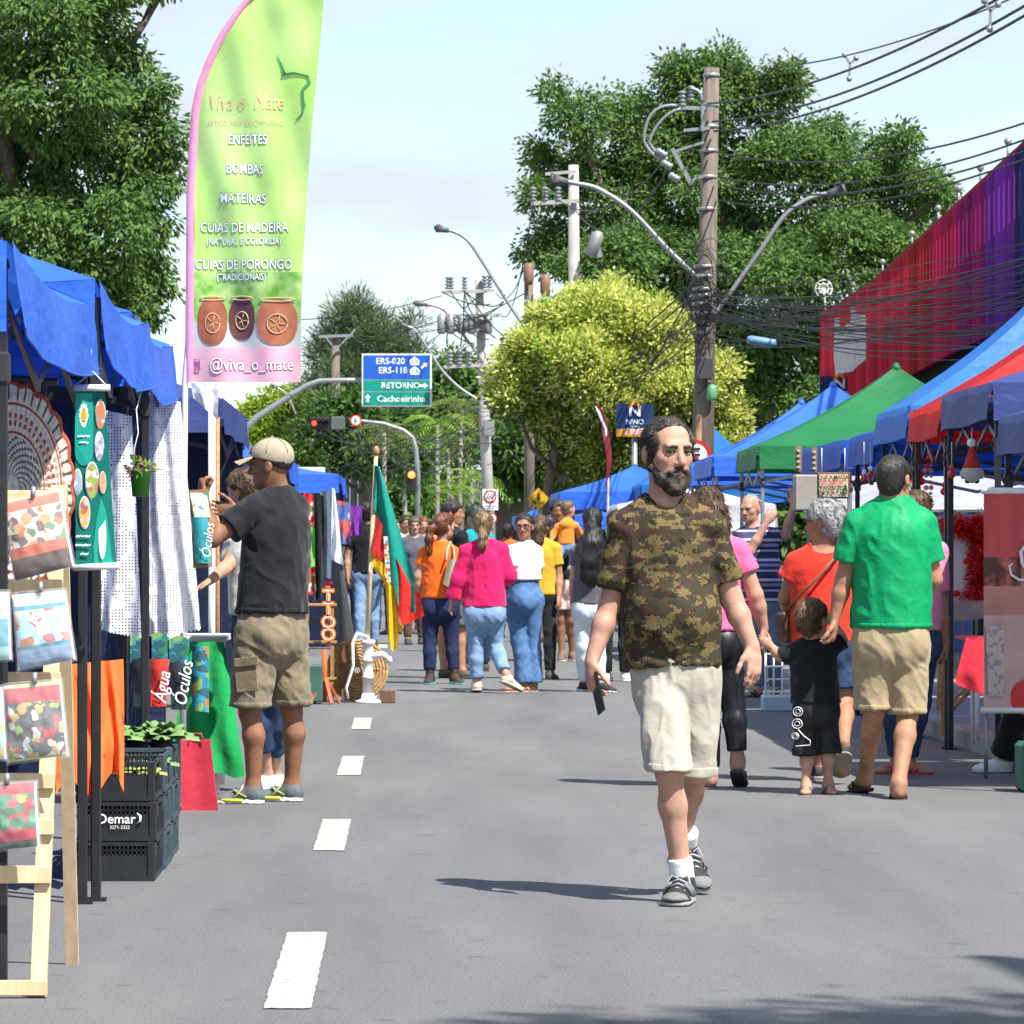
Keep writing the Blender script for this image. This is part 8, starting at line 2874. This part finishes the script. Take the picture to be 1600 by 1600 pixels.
tag(gc.build("green_crate", mat("crate_green", (.05, .13, .10), .5, .2), base=Vector((c_.x, 34.5, 0))), "dull green plastic crate on the road behind the capped man's knees", "crate")
gb = thing("satchel", "dark grey cloth-covered easel bag standing left of the far man in black", "bag", Vector((at(540, 0, 38).x, 38, 0)))
MB().slab(lambda u, v: at(526 + 6 * v * (1 - u) - 2 * v + 30 * u * (.35 + .65 * v), 892 + 108 * v, 38 - .05 * math.sin(math.pi * u)), 8, 8, (0, 1, 0), .2).build("bag_body", cloth("bag_slate", (.045, .048, .052)), gb)

for i, (lb, pts, Y, m) in enumerate((
        ("red Christmas fabric hanging behind the capped man's back", ((474, 770), (490, 772), (494, 925), (472, 930)), 33.0, patches("xmas_cloth", ((.5, .02, .02), (.55, .04, .03), (.05, .25, .06), (.6, .55, .5)), 22, (.5, .02, .02))),
        ("bright green fabric tuft hanging among the red fabric", ((478, 820), (492, 825), (492, 885), (476, 888)), 32.8, cloth("leaf_green_cloth", (.12, .42, .05))),
        ("black garment hanging on the far left stall", ((488, 770), (506, 775), (507, 930), (489, 940)), 36.0, M_black_tee),
        ("slate blue sheet hanging on the far left stall", ((500, 765), (518, 770), (518, 905), (502, 900)), 40.0, cloth("slate_sheet", (.10, .12, .17))),
        ("white printed banner hanging on the far left stall", ((519, 762), (523, 764), (537, 884), (517, 874)), 42.0, mat("white_banner_print", (.70, .72, .76), .6, .1, 8, c2=(.45, .55, .70), thr=(.6, .7))),
        ("multicoloured bags hanging under the far blue tent", ((527, 782), (546, 785), (548, 850), (529, 850)), 48.0, patches("bag_wall", ((.05, .12, .4), (.5, .5, .5), (.1, .1, .3), (.55, .1, .1)), 9, (.1, .15, .4))),
        ("purple cloth hanging under the far blue tent", ((548, 790), (566, 790), (566, 835), (548, 838)), 50.0, cloth("purple_cloth", (.16, .03, .28))),
        ("red blanket folded over the far stall edge", ((484, 912), (520, 908), (520, 924), (484, 930)), 37.0, cloth("dark_red_blanket", (.28, .015, .02))))):
    o, _ = drape("hanging_cloth", *pts, Y, m, base=at(*pts[3], Y), wave=.03, freq=9, nu=14, nv=14, seed=i)
    tag(o, lb, "cloth", "cloths hung on the left stalls")

# ------------------------------------------------------------------ goods on the right
bn = thing("photo_banner", "red roll-up photo banner with white script letter at the right edge", "banner", at(1590, 1112, 23.2))
BY = 23.2
MB().sheet(lambda u, v: at(1537 + 110 * u, 768 + 342 * v, BY + .01 * math.sin(u * 14)), 30, 30, mfn=lambda u, v: 0 if v < .30 - .03 * u else (1 if v < .42 and u < .55 else (2 if v < .58 else 3))).build("print_sheet", [mat("banner_red", (.56, .075, .08), .5, .1, 5), mat("banner_maroon_blur", (.10, .035, .03), .5, .3, 7, c2=(.58, .14, .10), thr=(.5, .62)), mat("banner_peach_blur", (.58, .26, .19), .5, .2, 4, c2=(.36, .18, .15)), mat("banner_rose_blur", (.58, .40, .37), .5, .15, 5, c2=(.46, .28, .26))], bn)
for y in (767, 1110):
    MB().tube([at(1533, y, BY), at(1650, y, BY)], .018, 8).build("rod", M_white_metal, bn)
MB().tube([at(1600 + 0 * t, 868, BY - .01) if False else at(x, y, BY - .012) for t, (x, y) in enumerate(((1616, 852), (1604, 850), (1595, 862), (1597, 880), (1606, 892), (1604, 906), (1592, 906), (1580, 898), (1577, 884), (1583, 880)))], [.003, .008, .01, .01, .012, .011, .008, .007, .006, .003], 6).build("script_letter", M_white, bn)
MB().sheet(lambda u, v: at(1540 + 28 * u + 4 * v, 978 + 110 * v, BY - .008), 8, 14).build("lace_drawing", patches("lace_print", ((.30, .25, .27), (.50, .40, .39), (.56, .44, .42)), 45, (.54, .40, .38)), bn)
MB().disc(at(1606, 1090, BY - .008), 28 * BY / F, (0, -1, 0), seg=24).build("red_disc", M_red, bn)
for x in (1541, 1640):
    MB().tube([Vector((at(x, 0, BY + .02).x, BY + .03, 0)), at(x, 1112, BY + .03)], .012, 8).build("stand_leg", M_grey_metal, bn)
rt = thing("red_table", "folding table under a crimson cloth behind the photo banner", "table", Vector((at(1530, 0, 25.2).x, 25.4, 0)))
o, _ = drape("tablecloth", (1510, 995), (1580, 993), (1580, 1105), (1492, 1068), (25.0, 25.0, 24.9, 24.9), cloth("crimson_cloth", (.50, .025, .045)), rt, wave=.03, freq=10)
p = at(1545, 995, 25.3)
MB().box((p.x + .1, 25.35, p.z - .01), (.5, .7, .02)).build("table_top", cloth("crimson_cloth", (.50, .025, .045)), rt)
for x, y in ((1520, 25.05), (1575, 25.05), (1527, 25.65), (1575, 25.65)):
    q = at(x, 995, y)
    MB().tube([(q.x, y, .1), (q.x, y, q.z - .02)], .014, 8).build("leg", M_white_metal, rt)
es = thing("wooden_easel", "folded wooden easel leaning under the Christmas stall table", "easel", Vector((at(1480, 0, 26.9).x, 26.9, .1)))
for a, b in (((1473, 1150), (1478, 945)), ((1482, 1160), (1480, 960)), ((1475, 1122), (1520, 1075)), ((1478, 1105), (1518, 1065)), ((1466, 1110), (1472, 980))):
    MB().bar(at(*a, 26.9), at(*b, 27.0), .03, .02).build("stick", M_mid_wood, es)

ct_ = thing("christmas_table", "stall table with grey cover below the white Christmas board", "table", Vector((at(1500, 0, 28).x, 28, .1)))
p = at(1505, 942, 27.8)
MB().box((p.x + .15, 28.0, p.z), (1.0, .7, .03)).build("table_top", cloth("grey_cover", (.30, .28, .28)), ct_)
drape("cover_front", (1472, 942), (1560, 942), (1560, 965), (1474, 972), 27.6, cloth("grey_cover", (.30, .28, .28)), ct_, wave=.01, nu=10, nv=4)
for x in (-.3, .6):
    MB().box((p.x + x, 28.1, p.z / 2), (.04, .04, p.z)).build("leg", M_black_metal, ct_)
xb = thing("christmas_board", "white display board with red tinsel edge and small red bows", "display board", at(1510, 942, 27.9))
flat_panel("board", 1478, 822, 1536, 938, 27.95, mat("speckled_white", (.66, .66, .72), .7, .05, 26, c2=(.25, .22, .24), thr=(.66, .70)), xb, .03)
V_, Q_, _ = leaf_cloud([(at(1480 + 58 * t, 822 - 4 * math.sin(t * 9), 27.88), (.05, .05, .05)) for t in np.linspace(0, 1, 9)] + [(at(1535 - 8 * t * t, 822 + 118 * t, 27.86), (.06, .05, .06)) for t in np.linspace(0, 1, 13)], 400, 12, .045, .010, 9, spread=.04)
link_mesh("tinsel", np_mesh("tinsel", V_, Q_, mat("tinsel_red", (.5, .01, .012), .3, .2, spec=.6), smooth=False), xb)
M_bow = cloth("bow_red", (.55, .015, .015))
for x, y in ((1522, 838), (1520, 880), (1502, 930)):
    b = MB()
    c = at(x, y, 27.9)
    for s_ in (-1, 1):
        b.ball(c + Vector((s_ * .035, 0, .012)), (.032, .014, .022), seg=8, rings=6)
        b.bar(c, c + Vector((s_ * .025, -.005, -.06)), .014, .006)
    b.build("bow", M_bow, xb)
gn = thing("hanging_gnome", "plush Christmas gnome with red hat hanging under the navy tent", "ornament", at(1519, 756, 25.4))
GYN = 25.4
z0 = lambda x, y: at(x, y, GYN)
MB().ball(z0(1519, 738), (.062, .06, .066), seg=14, rings=10).build("body", cloth("plush_grey", (.50, .49, .48)), gn)
MB().lathe(z0(1519, 731), [(.058, 0), (.042, .04), (.022, .10), (.012, .15), (.008, .16)], 14).build("hat", mat("hat_red", (.5, .03, .03), .9, .2, 40, c2=(.08, .16, .03), thr=(.62, .66)), gn)
MB().ball(z0(1518, 692), .028, seg=10, rings=8).build("pompom", M_sock, gn)
for s_ in (-1, 1):
    MB().ball(z0(1519 + 15 * s_, 741), (.016, .02, .03), seg=8, rings=6).build("hand", cloth("plush_grey", (.50, .49, .48)), gn)
    MB().ball(z0(1519 + 7 * s_, 752), (.018, .022, .014), seg=8, rings=6).build("boot", M_black, gn)
MB().tube([z0(1518, 686), z0(1519, 668)], .003, 5).build("string", M_rope, gn)
M_glow = mat("ornament_red", (.5, .015, .02), .25, .1, coat=.4)
NT = ("beside the black post", "left of the green-shirted man's head, high", "right of his ear", "above the wooden sign's right", "near the tinsel board", "lowest, by his shoulder", "in the row over the red tent front", "at the row's end")
for i, (x, y, Y) in enumerate(((1487, 741, 25.3), (1350, 748, 30.0), (1440, 752, 28.5), (1360, 742, 30), (1475, 768, 28.2), (1436, 800, 28.6), (1450, 726, 28.4), (1428, 740, 28.5))):
    og = thing("tree_ornament", "small red Christmas bauble hanging " + NT[i], "ornament", at(x, y + 6, Y), "red ornaments hanging in the right stall")
    MB().ball(at(x, y, Y), .026, seg=10, rings=8).build("bauble", M_glow, og)
    MB().ball(at(x, y - 10, Y), (.016, .014, .02), seg=8, rings=6).build("figure", M_sock if i % 2 else M_glow, og)
    MB().tube([at(x, y - 10, Y), at(x, 690, Y)], .002, 4).build("string", M_rope, og)
for i, x in enumerate((1425, 1434, 1446, 1454)):
    m_ = MB()
    for k in range(7):
        m_.ball(at(x + (k % 2), 735 + 9 * k, 28.6), .012 + .006 * (k % 3 == 0), seg=6, rings=5)
    tag(m_.build("bead_mobile", mat("bead_pearl", (.6, .55, .55), .3, .3, 30, c2=(.5, .1, .12)), base=at(x, 690, 28.6)), ("first", "second", "third", "last")[i] + " pearl bead string right of the green-shirted man's head", "ornament", "bead strings in the right stall")
wsn = thing("wooden_sign", "small wooden Christmas sign with dark lettering beside the grey-haired woman", "sign", at(1302, 780, 29.0))
flat_panel("board", 1277, 738, 1328, 779, 29.0, M_dark_wood, wsn, .02, .003)
flat_panel("face", 1280, 741, 1325, 776, 28.99, mat("sign_cream", (.62, .52, .36), .7, .1, 10), wsn, .008)
for k, (tx, m_) in enumerate((("QUE A MAGIA", M_black), ("DO NATAL", M_red), ("TRANSBORDE", M_black), ("EM SUA CASA", M_black))):
    text_part(tx, 6.3 * 29 / F / .7, at(1302 - (2 if k in (1, 2) else 0), 746 + 8.4 * k, 28.98), XR, ZU, m_, wsn, sx=.82, offset=.02)
tr2 = MB()
for k in range(3):
    w_, zz = .022 - .006 * k, .016 * k
    c = at(1321, 768, 28.975)
    tr2.face([c + Vector((-w_, 0, zz)), c + Vector((w_, 0, zz)), c + Vector((0, 0, zz + .028))])
tr2.build("tree_drawing", mat("print_green", (.02, .15, .04), .6, .1), wsn)
for x in (1284, 1320):
    MB().tube([at(x, 739, 29), at(x, 700, 29)], .003, 4).build("cord", M_rope, wsn)
for i, (x0, x1, y0, y1) in enumerate(((1243, 1253, 697, 737), (1268, 1277, 699, 738))):
    vs = thing("vertical_plaque", ("left" if i == 0 else "right") + " narrow brown wooden plaque hanging left of the Christmas sign", "plaque", at((x0 + x1) / 2, y1, 29.2), "narrow wooden plaques")
    flat_panel("board", x0, y0, x1, y1, 29.2, mat("plaque_wood", (.20, .15, .10), .8, .3, 20), vs, .015)
    for k in range(4):
        MB().box(at((x0 + x1) / 2, y0 + 7 + 8.5 * k, 29.19), (.022, .006, .016)).build("carving", mat("carving_pale", (.45, .38, .28), .8, .1), vs)
bxp = MB().box(at(1268, 770, 30.5), (.26, .2, .26), bev=.01)
tag(bxp.build("cardboard_box", mat("grey_card", (.33, .30, .27), .8, .1), base=at(1268, 800, 30.5)), "plain grey-brown box hung beside the Christmas sign", "box")
lt = thing("white_lattice_stand", "white wire stand on the kerb behind the small boy", "stand", Vector((at(1222, 0, 33).x, 33, .0)))
p0_, p1_ = at(1196, 1022, 33), at(1248, 1098, 33)
for k in range(5):
    x = p0_.x + (p1_.x - p0_.x) * k / 4
    MB().tube([(x, 33, .05), (x, 33, p0_.z)], .008, 6).build("wire", M_white_metal, lt)
    MB().tube([(p0_.x, 33, .05 + (p0_.z - .05) * k / 4), (p1_.x, 33, .05 + (p0_.z - .05) * k / 4)], .008, 6).build("wire", M_white_metal, lt)
MB().box(((p0_.x + p1_.x) / 2, 33, .06), (p1_.x - p0_.x + .05, .3, .12), bev=.01).build("plinth", mat("pale_blue_plinth", (.42, .50, .58), .6, .06), lt)
cb = MB().box(Vector((at(1606, 0, 22.0).x, 22.0, .13)), (.10, .3, .26), bev=.02)
tag(cb.build("cool_box", mat("cooler_green", (.02, .16, .11), .4, .1), base=Vector((at(1606, 0, 22.0).x, 22.0, 0))), "dark green cool box cut off by the right edge", "cool box")
person("seated vendor in black trousers and white shoes behind the photo banner", 23.9,
       dict(head=(1640, 830, .2), neck=(1640, 875, .2), sa=(1605, 895, .2), sb=(1675, 895, .2), ea=(1600, 960, .1), eb=(1690, 960, .1), wa=(1605, 1010, -.1), wb=(1670, 1010, -.1),
            ha=(1622, 1050, .2), hb=(1655, 1050, .2), ka=(1600, 1065, -.15), kb=(1660, 1060, -.2), aa=(1568, 1180, .0), ab=(1640, 1180, -.1)),
       face=(-.3, -1, 0), front=(-.3, -1, 0), sk=SK_tan, h=.012, g=.98, top=dict(m=M_black_tee, hem=1060, sleeve=.6), bot=dict(m=M_black_tee, ra=.085), hair=dict(m=H_dark), toes={'a': (-.9, -.4), 'b': (-.8, -.5)},
       feet=dict(kind='shoe', m=M_sock, sole=M_sole_w))
ch = thing("folding_chair", "grey folding chair of the seated vendor at the right edge", "chair", Vector((at(1640, 0, 24.2).x, 24.2, 0)))
c = Vector(ch.location)
MB().box(c + Vector((0, 0, .44)), (.42, .4, .03), bev=.008).build("seat", M_grey_metal, ch)
MB().box(c + Vector((0, .2, .75)), (.42, .03, .3), bev=.008).build("backrest", M_grey_metal, ch)
for x in (-.18, .18):
    for y in (-.17, .17):
        MB().tube([c + Vector((x, y, 0)), c + Vector((x, y, .44))], .012, 6).build("leg", M_grey_metal, ch)
ft = thing("red_feather_flag", "slim dark red feather flag left of the bearded man's head", "flag", Vector((at(945, 0, 66).x, 66, 0)))
MB().sheet(lambda u, v: at(930 + 20 * min(1, v * 1.6) ** .7 - 3 * v + (3 + 7 * math.sin(math.pi * min(1, v + .12))) * u, 632 + 140 * v, 66 + .04 * math.sin(v * 8)), 4, 24).build("cloth", mat("flag_wine", (.22, .012, .03), .6, .2, 4, c2=(.5, .4, .4), thr=(.66, .72)), ft)
MB().tube([Vector((at(946, 0, 66).x, 66.03, 0)), at(951, 720, 66.03), at(946, 670, 66.03), at(931, 634, 66.03)], .02, 6).build("pole", M_white_metal, ft)

# street tree just outside the frame whose crown shades the foreground
tree("street_tree", "leafy street tree on the right pavement, only its shade in view", 8.6, [(6950, -7206, 1350, -2.6), (5900, -6800, 1000, -2.6), (7900, -7000, 1000, -2.7)], 5000, .16, 900, 14, .16, .07, M_leaf_mid, 88, spread=.3)
